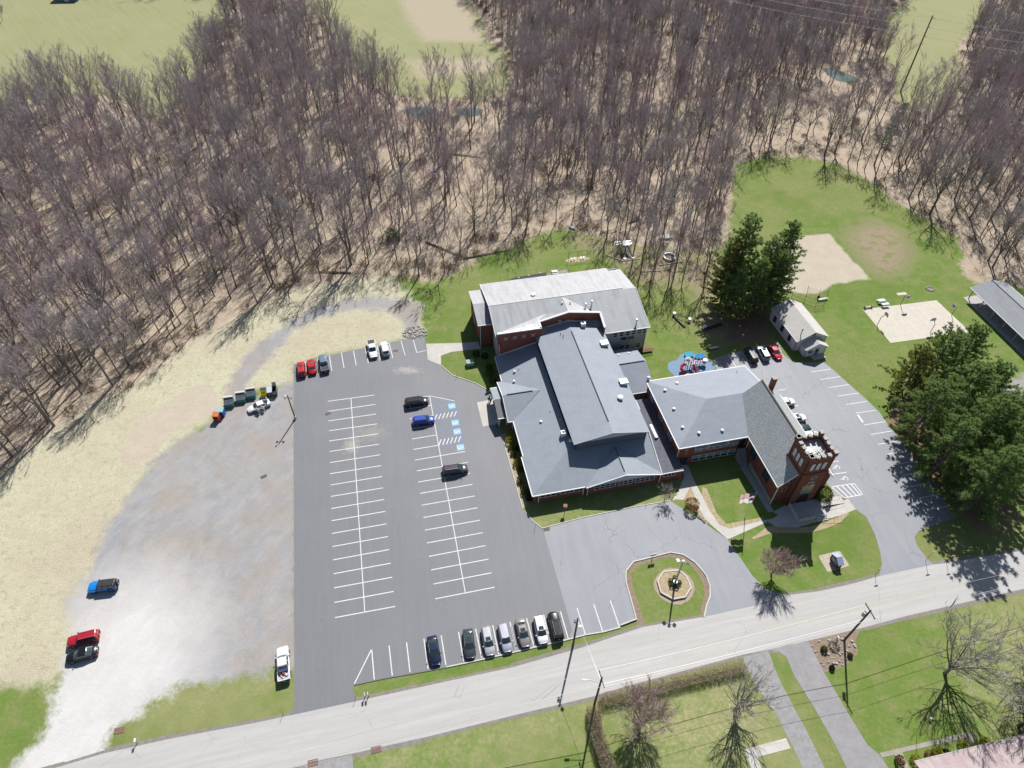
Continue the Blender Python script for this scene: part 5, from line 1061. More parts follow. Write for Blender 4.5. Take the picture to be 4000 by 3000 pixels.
# --- single trees on the lawns
for i, (x, y, hh, kw, lab, bk, tg) in enumerate((
    (3690, 2630, 13, dict(trunk_frac=.14, spread=2.0, leaders=6, lat=11, sub=8, twn=12, tw=.026, r0=.32), 'large bare tree with forked trunk on the lower right lawn', PALEB, TWIGG),
    (2872, 2775, 9.5, dict(trunk_frac=.25, spread=2.2, leaders=7, lat=9, sub=6, twn=7, tw=.026, r0=.32, twl=.8), 'pale gnarled bare tree beside the two track drive', PALEB, TWIGG),
    (2500, 2838, 8.5, dict(trunk_frac=.16, spread=1.9, leaders=8, lat=10, sub=8, twn=16, tw=.022, r0=.18), 'round pinkish bare tree between the two hedges', BARK, TWIGP),
    (3012, 2245, 6, dict(trunk_frac=.2, spread=2.3, leaders=6, lat=9, sub=8, twn=13, tw=.022, r0=.16), 'small pinkish bare tree at the church driveway mouth', BARK, TWIGP),
    (3978, 2838, 11, dict(trunk_frac=.18, spread=2.1, leaders=6, lat=11, sub=8, twn=12, tw=.026, r0=.26), 'bare tree cut by the right edge near the pink roof', BARK, TWIG),
    (4005, 2600, 11, dict(trunk_frac=.18, spread=2.1, leaders=6, lat=11, sub=8, twn=12, tw=.026, r0=.26), 'bare tree at the right edge beside the road', BARK, TWIG),
    (2596, 1948, 3.6, dict(trunk_frac=.22, spread=2.0, leaders=5, lat=6, sub=6, twn=9, tw=.022, r0=.07, twl=.5), 'small pale bare tree at the front corner of the hall', PALEB, TWIGG),
    (1681, 1095, 7, dict(trunk_frac=.3, spread=1.6, leaders=3, lat=6, sub=5, twn=8, tw=.03, r0=.1), 'short bare tree alone at the lawn edge near the gravel loop', BARK, TWIG),
    (368, 1650, 5, dict(trunk_frac=.5, spread=2.5, leaders=3, lat=4, sub=3, twn=4, tw=.03, r0=.12), 'broken pale tree leaning out of the wood over dry grass', PALEB, TWIGG),
    (12, 82, 6, dict(trunk_frac=.3, spread=1.8, leaders=3, lat=6, sub=5, twn=8, tw=.04, r0=.1), 'tiny bare tree alone in the far upper left field', BARK, TWIG))):
    b = G(x, y); T, C = bare_tree(600+i, hh, **kw); tree_obj('bare_tree', (T, C), lab, 'tree', (b.x, b.y, 0), i*.9, None, bk, tg)
# --- hedges and shrubs
def leafy(seed, c, rx, ry, rz_, n, sz=.14):
    r = random.Random(seed); C = MB()
    for i in range(n):
        v = rv(r, 1); v = v.normalized()*(.55+.45*r.random()**.4); p = Vector((c[0]+v.x*rx, c[1]+v.y*ry, c[2]+v.z*rz_))
        d = (v+rv(r, .7)).normalized(); s = d.cross(rv(r, 1)); 
        if s.length < 1e-3: continue
        s = s.normalized()*sz*.5; C.add([p-s, p+s, p+d*sz*1.5], [(0, 1, 2)])
    return C
def shrub(name, x, y, r_, h_, mat, lab, n=420, sz=.14, group=None, world=None, stem=True):
    b = world or G(x, y); t = thing(name, lab, 'shrub', (b.x, b.y, b.z), 0, group)
    leafy(int(x*7+y), (0, 0, h_*.52), r_, r_, h_*.5, n, sz).build('foliage', mat, t)
    q = MB()
    for i in range(4): q.tube([(0, 0, -.05), (math.cos(i*1.6)*r_*.4, math.sin(i*1.6)*r_*.4, h_*.6)], [.05, .02], 4, False)
    q.build('stem', BARK, t); return t
bz = zm(1850, 1450, 2.765)
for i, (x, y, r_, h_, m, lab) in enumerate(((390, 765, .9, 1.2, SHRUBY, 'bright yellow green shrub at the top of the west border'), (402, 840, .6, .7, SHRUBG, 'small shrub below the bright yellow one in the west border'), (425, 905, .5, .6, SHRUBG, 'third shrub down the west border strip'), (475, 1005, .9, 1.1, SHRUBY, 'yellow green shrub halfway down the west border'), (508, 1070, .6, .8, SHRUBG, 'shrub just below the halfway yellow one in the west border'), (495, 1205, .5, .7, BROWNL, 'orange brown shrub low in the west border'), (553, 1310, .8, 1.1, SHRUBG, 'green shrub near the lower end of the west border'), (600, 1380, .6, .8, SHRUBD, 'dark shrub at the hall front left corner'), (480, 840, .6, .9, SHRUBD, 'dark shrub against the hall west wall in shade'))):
    b = bz(x, y); shrub('border_shrub', x, y, r_, h_, m, lab, world=b)
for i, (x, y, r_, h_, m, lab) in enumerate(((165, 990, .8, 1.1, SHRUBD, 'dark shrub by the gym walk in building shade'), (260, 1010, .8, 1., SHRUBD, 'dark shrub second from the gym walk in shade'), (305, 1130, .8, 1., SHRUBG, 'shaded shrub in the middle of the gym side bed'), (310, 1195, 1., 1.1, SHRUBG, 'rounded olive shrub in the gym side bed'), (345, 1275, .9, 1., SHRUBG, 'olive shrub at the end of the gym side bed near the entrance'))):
    b = zm(1800, 1030, 2.765)(x, y); shrub('bed_shrub', x, y, r_, h_, m, lab, world=b)
b = zm(2640, 1820, 6.9125)
shrub('round_shrub', 1, 2, 1.35, 2.2, BROWNL, 'big rounded brown shrub beside the pale church walk', 900, .16, world=b(410, 1120))
shrub('evergreen_shrub', 3, 4, 1.7, 2.6, SHRUBG, 'large green shrub at the right foot of the bell tower', 1500, .18, world=G(3208, 1945))
for i, (x, y, r_, h_, m, lab) in enumerate(((480, 640, .5, .8, SHRUBG, 'round green shrub in the roadside bed'), (570, 600, .9, .8, TWIGG, 'pale dry grass tuft in the roadside bed'), (705, 692, .35, .6, SHRUBG, 'small green shrub right of the utility pole bed'), (548, 800, .35, .6, SHRUBD, 'small dark shrub at the bottom of the roadside bed'))):
    b = Q[(3, 3)](x, y); shrub('bed_shrub', x, y, r_, h_, m, lab, world=b)
bz = zm(3420, 2800, 3.814)
for i, (x, y, r_, h_, m, lab) in enumerate(((580, 650, .75, .9, SHRUBY, 'yellow green shrub at the left end of the pink roof'), (345, 660, .7, 1.0, BROWNL, 'rust brown shrub beside the garden path'), (800, 590, .8, .9, BROWNL, 'dull brown shrub second along the pink roof eave'), (905, 545, .8, 1.0, SHRUBY, 'yellow green shrub third along the pink roof eave'), (1040, 545, .5, .6, SHRUBD, 'blue grey low shrub under the pink roof eave'), (1310, 455, 1.0, 1.0, SHRUBY, 'wide yellow green shrub left of the stoop'), (1615, 385, .7, .8, SHRUBY, 'yellow green shrub right of the stoop'), (2060, 270, 2.2, 1.6, SHRUBD, 'wide dark green shrub at the right end of the pink roof'))):
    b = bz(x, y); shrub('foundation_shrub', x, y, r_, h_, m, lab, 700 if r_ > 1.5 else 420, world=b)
bz = zm(2500, 2140, 6.9125)
for i, (x, y, m) in enumerate(((815, 930, SHRUBG), (930, 850, SHRUBG), (845, 1040, SHRUBG), (980, 1070, SHRUBG), (1040, 980, SHRUBD))):
    b = bz(x, y); b.z = .26; shrub('planter_shrub', x, y, .42, .7, m, ['green shrub left of the lamp post base in the planter', 'green shrub behind the lamp post base in the planter', 'bright shrub in front left of the lamp post in the planter', 'shrub in front right of the lamp post in the planter', 'dark shrub right of the lamp post base in the planter'][i], 260, .1, world=b)
HEDGE = twig_mat('hedge_twigs', [(.50, .42, .31), (.54, .45, .33)])
def hedge(px, hgt, wd, lab, n):
    pts = [G(*p) for p in px]; t = thing('hedge', lab, 'hedge', pts[0]); r = random.Random(int(px[0][0])); C = MB(); q = MB()
    L = [(pts[i+1]-pts[i]).length for i in range(len(pts)-1)]; tot = sum(L)
    for i in range(n):
        s = r.uniform(0, tot); j = 0
        while s > L[j]: s -= L[j]; j += 1
        d = (pts[j+1]-pts[j]).normalized(); nn = Vector((-d.y, d.x, 0)); p = pts[j]+d*s+nn*r.uniform(-.5, .5)*wd-pts[0]; zz = hgt*r.random()**.6
        dd = (Vector((0, 0, 1))+rv(r, .55)).normalized(); ss = dd.orthogonal().normalized()*.022; p.z = zz*.75; C.add([p-ss, p+ss, p+dd*r.uniform(.35, .7)], [(0, 1, 2)])
    for k in range(int(tot/.6)):
        s = k*.6; j = 0
        while s > L[j]: s -= L[j]; j += 1
        p = pts[j]+(pts[j+1]-pts[j]).normalized()*s-pts[0]; q.tube([p, p+Vector((r.uniform(-.2, .2), r.uniform(-.2, .2), hgt*.7))], [.04, .015], 4, False)
    C.build('foliage', HEDGE, t); q.build('stem', BARK, t)
z7 = lambda pts: zp(2000, 2250, 2.212, pts)
hedge(z7([(760, 1090), (1000, 1040), (1500, 910), (2010, 790)]), 1.5, 1.9, 'long brown hedge along the road below the pavement edge', 15000)
hedge(z7([(700, 1150), (720, 1350), (790, 1550), (860, 1800)]), 1.9, 2.2, 'brown hedge running away from the road beside the pole', 11000)
# ------------------------------------------------------------------ vehicles
def paint(nm, c, flake=.0): 
    if nm in MATS: return MATS[nm]
    k = NB(nm); k.col(k.mix(k.ramp(k.noise(k.pos(), 2.5, 3), .3, .7, 0, .25), c, tuple(x*.85 for x in c))); k.set(.3, .3, flake, .55); MATS[nm] = k.mat; return k.mat
CGL = NB('car_glass'); CGL.col((.035, .06, .065)); CGL.set(.06, .7); CGL = CGL.mat
TYRE = M('tyre_rubber', (.03, .03, .03), (.045, .045, .045), 6, .85, .2); RIM = M('alloy_rim', (.5, .5, .52), (.4, .4, .42), 6, .3, .5, .8); LAMP = M('headlamp_glass', (.72, .74, .76), (.6, .62, .65), 6, .12, .6); TAIL = M('tail_lamp_red', (.42, .02, .02), (.3, .015, .015), 6, .2, .5); TRIMB = M('black_trim', (.03, .03, .032), (.045, .045, .045), 5, .5, .4); PLATE = M('number_plate', (.6, .6, .62), (.5, .5, .55), 6)
KINDS = {  # L, W, stations of body: (x, halfwidth, z_top) from tail to nose; cabin: belt rear/front x, roof rear/front x, belt z, roof z ; wheel x, wheel r
 'sedan': dict(L=4.75, W=1.80, body=[(-2.37, .70, .78), (-2.28, .82, .96), (-1.5, .89, 1.00), (-.2, .90, .96), (.9, .90, .93), (1.7, .87, .84), (2.2, .78, .72), (2.37, .62, .60)], belt=(-1.75, 1.05), roof=(-.95, .25), bz=.95, rz=1.44, wx=1.38, wr=.33),
 'suv': dict(L=4.6, W=1.84, body=[(-2.3, .76, .95), (-2.22, .86, 1.05), (-1.2, .91, 1.08), (0, .92, 1.06), (1.0, .91, 1.04), (1.75, .88, .98), (2.15, .82, .88), (2.3, .66, .72)], belt=(-2.15, 1.15), roof=(-1.85, .45), bz=1.05, rz=1.66, wx=1.38, wr=.37),
 'van': dict(L=5.05, W=1.95, body=[(-2.5, .82, .95), (-2.44, .93, 1.05), (-1.2, .97, 1.08), (0, .97, 1.06), (1.1, .96, 1.04), (1.85, .92, .96), (2.35, .82, .84), (2.52, .66, .70)], belt=(-2.42, 1.5), roof=(-2.15, .55), bz=1.05, rz=1.74, wx=1.52, wr=.34),
 'wagon': dict(L=4.7, W=1.80, body=[(-2.35, .74, .85), (-2.28, .84, .98), (-1.2, .89, 1.0), (0, .90, .98), (.95, .89, .96), (1.7, .86, .88), (2.2, .78, .76), (2.35, .62, .62)], belt=(-2.25, 1.1), roof=(-1.95, .35), bz=.97, rz=1.52, wx=1.38, wr=.33),
 'boxy': dict(L=4.75, W=1.85, body=[(-2.37, .84, 1.02), (-2.32, .90, 1.08), (-1.2, .92, 1.10), (0, .92, 1.09), (1.0, .92, 1.08), (1.85, .90, 1.04), (2.25, .87, .98), (2.37, .80, .85)], belt=(-2.28, .95), roof=(-2.15, .45), bz=1.08, rz=1.72, wx=1.42, wr=.38),
 'pickup': dict(L=5.6, W=1.98, body=[(-2.8, .94, .98), (-2.75, .98, 1.02), (-1.0, .99, 1.03), (-.4, .99, 1.05), (.9, .98, 1.07), (1.9, .96, 1.04), (2.55, .92, .96), (2.8, .78, .80)], belt=(-.85, 1.25), roof=(-.7, .55), bz=1.06, rz=1.82, wx=1.72, wr=.40),
}
def car(kind, name, label, front, rear, pc, roofc=None, extra=None, group=None, zc=.7, cat='car', loc=None, rz=None, L=None):
    K = KINDS[kind]
    if loc is None:
        a = G(*front, zc); b = G(*rear, zc); m = (a+b)/2; d = a-b; rz = math.atan2(d.y, d.x); loc = (m.x, m.y, 0)
    gz_ = .02 if True else 0
    t = thing(name, label, cat, (loc[0], loc[1], gz_), rz, group); wr = K['wr']; zb = .22 if kind not in ('boxy', 'pickup', 'suv') else .30
    # lower body: lofted sections with rounded shoulders
    b = MB(); ring = []
    for (x, hw, zt) in K['body']:
        zs = zt-.09; mid = zb+.28
        ring.append([(x, -hw*.86, zb), (x, -hw, mid), (x, -hw*.99, zs-.1), (x, -hw*.93, zs+.02), (x, -hw*.76, zt), (x, 0, zt+.025), (x, hw*.76, zt), (x, hw*.93, zs+.02), (x, hw*.99, zs-.1), (x, hw, mid), (x, hw*.86, zb)])
    n = len(ring[0]); vs = [p for r_ in ring for p in r_]; fs = []
    for i in range(len(ring)-1):
        for k in range(n-1): fs.append((i*n+k, i*n+k+1, (i+1)*n+k+1, (i+1)*n+k))
        fs.append((i*n+n-1, i*n, (i+1)*n, (i+1)*n+n-1))
    fs.append(tuple(range(n))); fs.append(tuple(range((len(ring)-1)*n+n-1, (len(ring)-1)*n-1, -1)))
    b.add(vs, fs); body = b.build('body', pc, t, True)
    # cabin
    br, bf = K['belt']; rr_, rf = K['roof']; bz, rz_ = K['bz'], K['rz']; hw = K['W']/2
    cb = MB(); bw, tw = hw*.93, hw*.72
    lo = [(br, -bw*.92, bz-.03), (bf, -bw*.92, bz-.05), (bf+.06, 0, bz-.05), (bf, bw*.92, bz-.05), (br, bw*.92, bz-.03)]
    def rg(s, zz, ex=0): return [(rr_+ex, -tw*s, zz), (rf-ex, -tw*s, zz), (rf+.10-ex, 0, zz+.01), (rf-ex, tw*s, zz), (rr_+ex, tw*s, zz), (rr_-.05+ex, 0, zz+.01)]
    lo = [(br, -bw*.92, bz-.03), (bf, -bw*.92, bz-.05), (bf+.14, 0, bz-.05), (bf, bw*.92, bz-.05), (br, bw*.92, bz-.03), (br-.07, 0, bz-.03)]
    hi = rg(1, rz_-.05); hi2 = rg(.86, rz_, .1)
    cb.add(lo+hi+hi2, [(k, (k+1) % 6, 6+(k+1) % 6, 6+k) for k in range(6)]+[(6+k, 6+(k+1) % 6, 12+(k+1) % 6, 12+k) for k in range(6)]+[(12, 13, 14, 15, 16, 17)])
    cab = cb.build('cabin', roofc or pc, t)
    def pane(name, pts, m=CGL, off=.015, inset=.1, par=None):
        P = [Vector(p) for p in pts]; c_ = sum(P, Vector())/len(P); nn = (P[1]-P[0]).cross(P[2]-P[0]).normalized()
        if nn.dot(c_-Vector((c_.x*.2, 0, .9))) < 0: nn = -nn
        q = MB(); q.poly([p.lerp(c_, inset)+nn*off for p in P]); return q.build(name, m, t)
    pane('windshield', [lo[1], lo[2], lo[3], hi[3], hi[2], hi[1]], inset=.09); pane('rear_window', [lo[4], lo[5], lo[0], hi[0], hi[5], hi[4]], inset=.14)
    for s in (0, 1):
        A, B, C, D = ((lo[0], lo[1], hi[1], hi[0]), (lo[4], lo[3], hi[3], hi[4]))[s]
        A, B, C, D = map(Vector, (A, B, C, D)); nseg = 3 if kind in ('van', 'suv', 'wagon', 'boxy') else 2
        for i in range(nseg):
            t0, t1 = i/nseg+.02, (i+1)/nseg-.02; pane('side_window', [A.lerp(B, t0), A.lerp(B, t1), D.lerp(C, t1), D.lerp(C, t0)], inset=.07)
    # wheels
    for sx in (-1, 1):
        for sy in (-1, 1):
            x = sx*K['wx']; y0 = sy*(hw-.20); y1 = sy*(hw+.015)
            q = MB(); q.tube([(x, y0, wr), (x, y0+sy*.02, wr), (x, y1-sy*.02, wr), (x, y1, wr)], [wr*.92, wr, wr, wr*.9], 14); wo = q.build('wheel', TYRE, t)
            q = MB(); q.tube([(x, y1-sy*.005, wr), (x, y1+sy*.012, wr)], [wr*.62, wr*.55], 12); q.build('rim', RIM, wo)
            q = MB(); q.tube([(x, y0+sy*.04, wr), (x, y1-sy*.002, wr)], [wr*1.16, wr*1.16], 14); q.build('wheel_arch', TRIMB, wo)
    fx, fh, fz = K['body'][-2]; rx, rh, rz2 = K['body'][1]
    for sy in (-1, 1):
        q = MB(); q.add([(fx-.22, sy*fh*.98, fz-.04), (fx+.02, sy*fh*.93, fz-.10), (fx+.10, sy*fh*.62, fz-.06), (fx-.06, sy*fh*.66, fz+.035)], [(0, 1, 2, 3)]); o_ = q.build('headlight', LAMP, t); o_.location = (0, 0, .02)
        q = MB(); q.box((rx-.04, sy*rh*.84, rz2-.20), (.12, rh*.24, .26 if kind in ('suv', 'van', 'boxy', 'pickup') else .16)); q.build('taillight', TAIL, t)
        q = MB(); q.box((bf-.18, sy*(hw+.08), bz+.04), (.14, .2, .14)); q.build('wing_mirror', TRIMB if kind == 'boxy' else pc, t)
    q = MB(); q.box((rx-.07, 0, rz2-.42), (.06, rh*1.7, .22)); q.build('rear_bumper', TRIMB if kind in ('pickup', 'boxy') else pc, t); q = MB(); q.box((rx-.11, 0, rz2-.30), (.02, .34, .15)); q.build('number_plate', PLATE, t)
    q = MB(); q.box((K['body'][-1][0]-.02, 0, .50), (.06, K['body'][-1][1]*1.5, .2)); q.build('grille', TRIMB, t)
    ex = extra or ()
    if 'sunroof' in ex: q = MB(); q.box((rf-.35, 0, rz_+.012), (.62, .8, .02)); q.build('sunroof', CGL, t)
    if 'pano' in ex: q = MB(); q.box(((rr_+rf)/2, 0, rz_+.012), (abs(rf-rr_)*.72, hw*.95, .02)); q.build('sunroof', CGL, t)
    if 'rack' in ex:
        for sy in (-1, 1): q = MB(); q.tube([(rr_+.15, sy*tw*.82, rz_+.03), (rr_+.3, sy*tw*.82, rz_+.07), (rf-.2, sy*tw*.82, rz_+.07), (rf-.05, sy*tw*.82, rz_+.02)], .025, 5); q.build('roof_rail', METAL, t)
    if 'spoiler' in ex: q = MB(); q.box((rr_-.08, 0, rz_-.04), (.22, tw*1.7, .03)); q.build('spoiler', pc, t)
    if kind == 'pickup':
        q = MB(); q.bx(-2.66, -.92, -hw*.80, hw*.80, 1.046, 1.056); q.build('bed_floor', TRIMB if 'paleb' not in ex else M('bed_liner', (.45, .46, .48)), t)
        for y in (-1, 1): q = MB(); q.bx(-2.74, -.9, y*hw*.86-.06, y*hw*.86+.06, .95, 1.16); q.build('bed_rail', pc, t)
        q = MB(); q.bx(-2.80, -2.70, -hw*.88, hw*.88, .6, 1.16); q.build('tailgate', pc, t)
        if 'load' in ex:
            for i, (x, y, z, c_, dd) in enumerate(((-1.3, 0, 1.25, (.05, .06, .12), (.5, 1.5, .35)), (-1.75, -.1, 1.2, (.35, .05, .04), (.35, .35, .3)), (-2.2, .25, 1.15, (.55, .5, .3), (.7, .12, .1)), (-2.0, -.45, 1.15, (.6, .6, .62), (.6, .3, .2)), (-1.7, .5, 1.18, (.05, .05, .05), (.4, .3, .25)))):
                q = MB(); q.box((x, y, z), dd, .3*i); q.build('load', M('load_'+'abcde'[i], c_), t)
    return t
PB = paint
def zq(ox, oy, s): return lambda x, y: (ox+x/s, oy+y/s)
qs = zq(1640, 2360, 3.687); qn_ = zq(1140, 1300, 5.267); q2p = zq(1000, 1500, 2.212); qw = zq(230, 2230, 2.381); q6p = zq(1000, 2250, 2.212); qe = zq(2850, 1330, 8.848); qd = zq(800, 1430, 5.53)
NAVY, CHAR, SILV, LAV, TAN, WHT, BLK, RED, DRED, BLUE_, GRBL, PURP, TEAL_, DKB = PB('navy_paint', (.012, .02, .05)), PB('charcoal_paint', (.05, .055, .07)), PB('silver_paint', (.50, .51, .53), .3), PB('lavender_silver_paint', (.48, .48, .56), .3), PB('tan_paint', (.30, .275, .26), .3), PB('white_paint', (.78, .78, .78)), PB('black_paint', (.012, .012, .014)), PB('red_paint', (.50, .02, .025)), PB('dark_red_paint', (.38, .018, .03)), PB('blue_paint', (.02, .06, .38)), PB('grey_blue_paint', (.20, .26, .32), .3), PB('plum_paint', (.05, .03, .055)), PB('dark_teal_paint', (.02, .05, .055)), PB('bright_blue_paint', (.01, .22, .62))
car('sedan', 'sedan', 'dark navy sedan parked alone at the left of the front row', qs(235, 850), qs(172, 480), NAVY)
car('sedan', 'sedan', 'charcoal sedan with black glass roof parked left of the silver wagon', qs(730, 745), qs(690, 385), CHAR, extra=('pano',))
car('wagon', 'wagon', 'silver wagon with sunroof between charcoal sedan and silver minivan', qs(1020, 715), qs(950, 345), SILV, extra=('sunroof',))
car('wagon', 'hatchback', 'lavender silver hatchback left of the tan sedan in the front row', qs(1270, 655), qs(1190, 310), LAV)
car('sedan', 'sedan', 'tan sedan with dark sunroof in the front row', qs(1530, 590), qs(1440, 225), TAN, extra=('sunroof',))
car('suv', 'sport_utility_car', 'white sport utility car with sunroof beside the black one in the front row', qs(1785, 555), qs(1700, 190), WHT, extra=('sunroof',))
car('boxy', 'sport_utility_car', 'black sport utility car at the right end of the front row', qs(1915, 150), qs(1998, 470), BLK, extra=('rack',))
car('suv', 'sport_utility_car', 'red sport utility car with roof rails at the left of the back row', qn_(180, 620), qn_(212, 875), RED, extra=('rack', 'sunroof'))
car('sedan', 'sedan', 'red sedan in the back row between red utility car and pickup', qn_(385, 562), qn_(428, 810), RED)
car('pickup', 'pickup_truck', 'blue grey pickup with black bed in the back row', qn_(630, 465), qn_(692, 790), GRBL, cat='pickup')
car('pickup', 'pickup_truck', 'white pickup facing the camera in the back row', qn_(1692, 515), qn_(1620, 160), WHT, cat='pickup')
car('suv', 'sport_utility_car', 'white sport utility car beside the white pickup in the back row', qn_(1880, 185), qn_(1948, 465), WHT)
car('van', 'minivan', 'black minivan at the top of the right parking row', q2p(1478, 135), q2p(1296, 165), BLK, zc=.8)
car('suv', 'compact_car', 'bright blue compact car next to the hatched accessible bay', q2p(1532, 303), q2p(1364, 325), BLUE_)
car('van', 'minivan', 'plum minivan parked facing the hall in the right row', q2p(1822, 722), q2p(1620, 752), PURP, zc=.8, extra=('rack',))
jp = car('boxy', 'off_road_car', 'bright blue open top off road car with black soft top on gravel', qw(312, 152), qw(512, 128), DKB, TRIMB, cat='car')
q = MB(); q.tube([(-2.42, 0, 1.0), (-2.62, 0, 1.0)], [.38, .38], 14); sw_ = q.build('spare_wheel', TYRE, jp); q = MB(); q.tube([(-2.62, 0, 1.0), (-2.64, 0, 1.0)], [.22, .2], 12); q.build('rim', RIM, sw_)
for y in (-1, 1):
    for x in (-1.42, 1.42):
        q = MB(); q.box((x, y*.92, .86), (.95, .26, .06)); q.build('fender', TRIMB if x < 0 else DKB, jp)
car('boxy', 'station_wagon', 'long red station wagon parked on the gravel edge', qw(98, 662), qw(357, 598), DRED, extra=('rack',))
car('sedan', 'sedan', 'black sedan beside the red station wagon on gravel', qw(90, 810), qw(333, 745), BLK)
car('pickup', 'pickup_truck', 'white pickup with loaded bed at the gravel lot corner', q6p(230, 652), q6p(242, 868), WHT, cat='pickup', extra=('load', 'paleb'))
car('boxy', 'sport_utility_car', 'dark sport utility car in pine shade left of the silver car', qe(625, 300), qe(855, 700), DKB if False else PB('dark_olive_paint', (.03, .035, .035)))
car('suv', 'hatchback', 'silver hatchback in pine shade between dark and red cars', qe(1050, 215), qe(1285, 640), SILV, extra=('spoiler', 'sunroof'))
car('sedan', 'sedan', 'red sedan in pine shade beside the white house', qe(1715, 580), qe(1430, 190), RED)
def behind(px, kind, nm, lab, pc, flip=0, ex=()):
    p = G(*px, .9); Lh = KINDS[kind]['L']/2; d = Vector((math.cos(TH), math.sin(TH), 0)); c_ = p-d*Lh; car(kind, nm, lab, None, None, pc, extra=ex, loc=(c_.x, c_.y), rz=TH+(math.pi if flip else 0))
qb = zq(2980, 1500, 7.373)
behind(qb(915, 470), 'suv', 'sport_utility_car', 'white car farthest from the tower behind the church roof', WHT)
behind(qb(1240, 930), 'suv', 'sport_utility_car', 'white car second from the tower pair behind the church roof', WHT, ex=('sunroof',))
behind(qb(1380, 1210), 'sedan', 'sedan', 'dark teal sedan half hidden behind the church roof', TEAL_)
behind(qb(1645, 1440), 'van', 'van', 'tall white van behind the church roof nearest the tower', WHT)
ws = car('sedan', 'sedan', 'white sedan with open doors and boot beside the recycling bins', qd(945, 945), qd(1385, 770), WHT)
for x, L_ in ((.75, .95), (-.35, .85)):
    q = MB(); a = R(62); q.prism([(x, .90, .35), (x-math.cos(a)*L_, .90+math.sin(a)*L_, .35), (x-math.cos(a)*L_, .88+math.sin(a)*L_, 1.30), (x, .88, 1.30)], (.03, .05, 0)); dr = q.build('open_door', WHT, ws)
q = MB(); q.prism([(-1.75, -.7, 1.05), (-1.75, .7, 1.05), (-2.05, .7, 1.75), (-2.05, -.7, 1.75)], (.05, 0, .03)); q.build('boot_lid', WHT, ws)
# ------------------------------------------------------------------ recycling corner
GRN = M('green_steel', (.05, .22, .17), (.04, .17, .14), 3, .5, .4); CREAM = M('cream_steel', (.62, .60, .52), (.52, .5, .43), 3, .5); LID = M('dark_grey_lid', (.10, .11, .13), (.14, .15, .17), 3, .5, .4)
def recycler(cx, cy, lab):
    b = zm(800, 1430, 5.53)(cx, cy); t = thing('recycling_dumpster', lab, 'dumpster', (b.x, b.y, 0), TH, 'green recycling dumpsters')
    q = MB(); q.add([(-.95, -.9, .1), (.95, -.9, .1), (.95, .9, .1), (-.95, .9, .1), (-.95, -.9, 1.0), (.95, -.9, 1.0), (.95, .75, 1.75), (-.95, .75, 1.75), (-.95, .9, 1.75), (.95, .9, 1.75)], [(3, 2, 1, 0), (0, 1, 5, 4), (1, 2, 9, 6, 5), (2, 3, 8, 9), (3, 0, 4, 7, 8), (4, 5, 6, 7), (7, 6, 9, 8)]); q.build('bin', GRN, t)
    for i in range(2):
        for j in range(2):
            x0 = -.9+i*.92; y0 = -.85+j*.78
            q = MB(); q.prism([(x0, y0, 1.05+(y0+.9)*.4545), (x0+.88, y0, 1.05+(y0+.9)*.4545), (x0+.88, y0+.74, 1.05+(y0+1.64)*.4545), (x0, y0+.74, 1.05+(y0+1.64)*.4545)], .03); q.build('lid', LID, t)
    q = MB(); q.bx(-1.02, 1.02, .55, 1.05, 1.74, 1.96); q.build('hinge_cover', CREAM, t)
    for s in (-1, 1): q = MB(); q.bx(s*1.0-.05, s*1.0+.05, -.3, .5, .7, .95); q.build('fork_pocket', GRN, t)
    for x in (-.7, .7):
        q = MB(); q.bx(x-.15, x+.15, -.8, .8, 0, .1); q.build('skid', IRON, t)
recycler(545, 845, 'green recycling dumpster nearest the blue donation bin'); recycler(800, 745, 'middle one of three green recycling dumpsters'); recycler(1015, 660, 'green recycling dumpster nearest the yellow bin')
zb_ = zm(800, 1430, 5.53)
b = zb_(1290, 650); t = thing('yellow_bin', 'yellow waste bin with its cream lid swung open', 'bin', (b.x, b.y, 0), TH); YEL = M('yellow_steel', (.62, .52, .04), (.5, .42, .04), 3, .5)
for (x0, x1, y0, y1) in ((-.6, .6, -.5, -.44), (-.6, .6, .44, .5), (-.6, -.54, -.44, .44), (.54, .6, -.44, .44)): q = MB(); q.bx(x0, x1, y0, y1, 0, 1.15); q.build('side_panel', YEL, t)
q = MB(); q.bx(-.54, .54, -.44, .44, .02, .06); q.build('floor', DARK, t); q = MB(); q.prism([(-.62, .5, 1.15), (.62, .5, 1.15), (.62, 1.0, 1.75), (-.62, 1.0, 1.75)], .05); q.build('lid', CREAM, t)
b = zb_(1480, 600); t = thing('grey_dumpster', 'grey green dumpster with one lid open and black inside', 'dumpster', (b.x, b.y, 0), TH); DG = M('slate_green_steel', (.09, .12, .12), (.07, .09, .09), 3, .5)
for (x0, x1, y0, y1) in ((-.95, .95, -.9, -.84), (-.95, .95, .84, .9), (-.95, -.89, -.84, .84), (.89, .95, -.84, .84)): q = MB(); q.bx(x0, x1, y0, y1, .08, 1.5); q.build('side_panel', DG, t)
q = MB(); q.bx(-.89, .89, -.84, .84, .1, .14); q.build('floor', DARK, t); q = MB(); q.bx(-.98, .05, -.95, .95, 1.5, 1.56); q.build('lid', M('pale_lid', (.5, .54, .58)), t); q = MB(); q.prism([(.08, .9, 1.5), (.95, .9, 1.5), (.95, 1.3, 2.3), (.08, 1.3, 2.3)], .05); q.build('lid', M('pale_lid'), t)
q = MB(); q.bx(.2, .7, -.935, -.905, .9, 1.3); q.build('notice', M('pink_notice', (.6, .35, .4)), t)
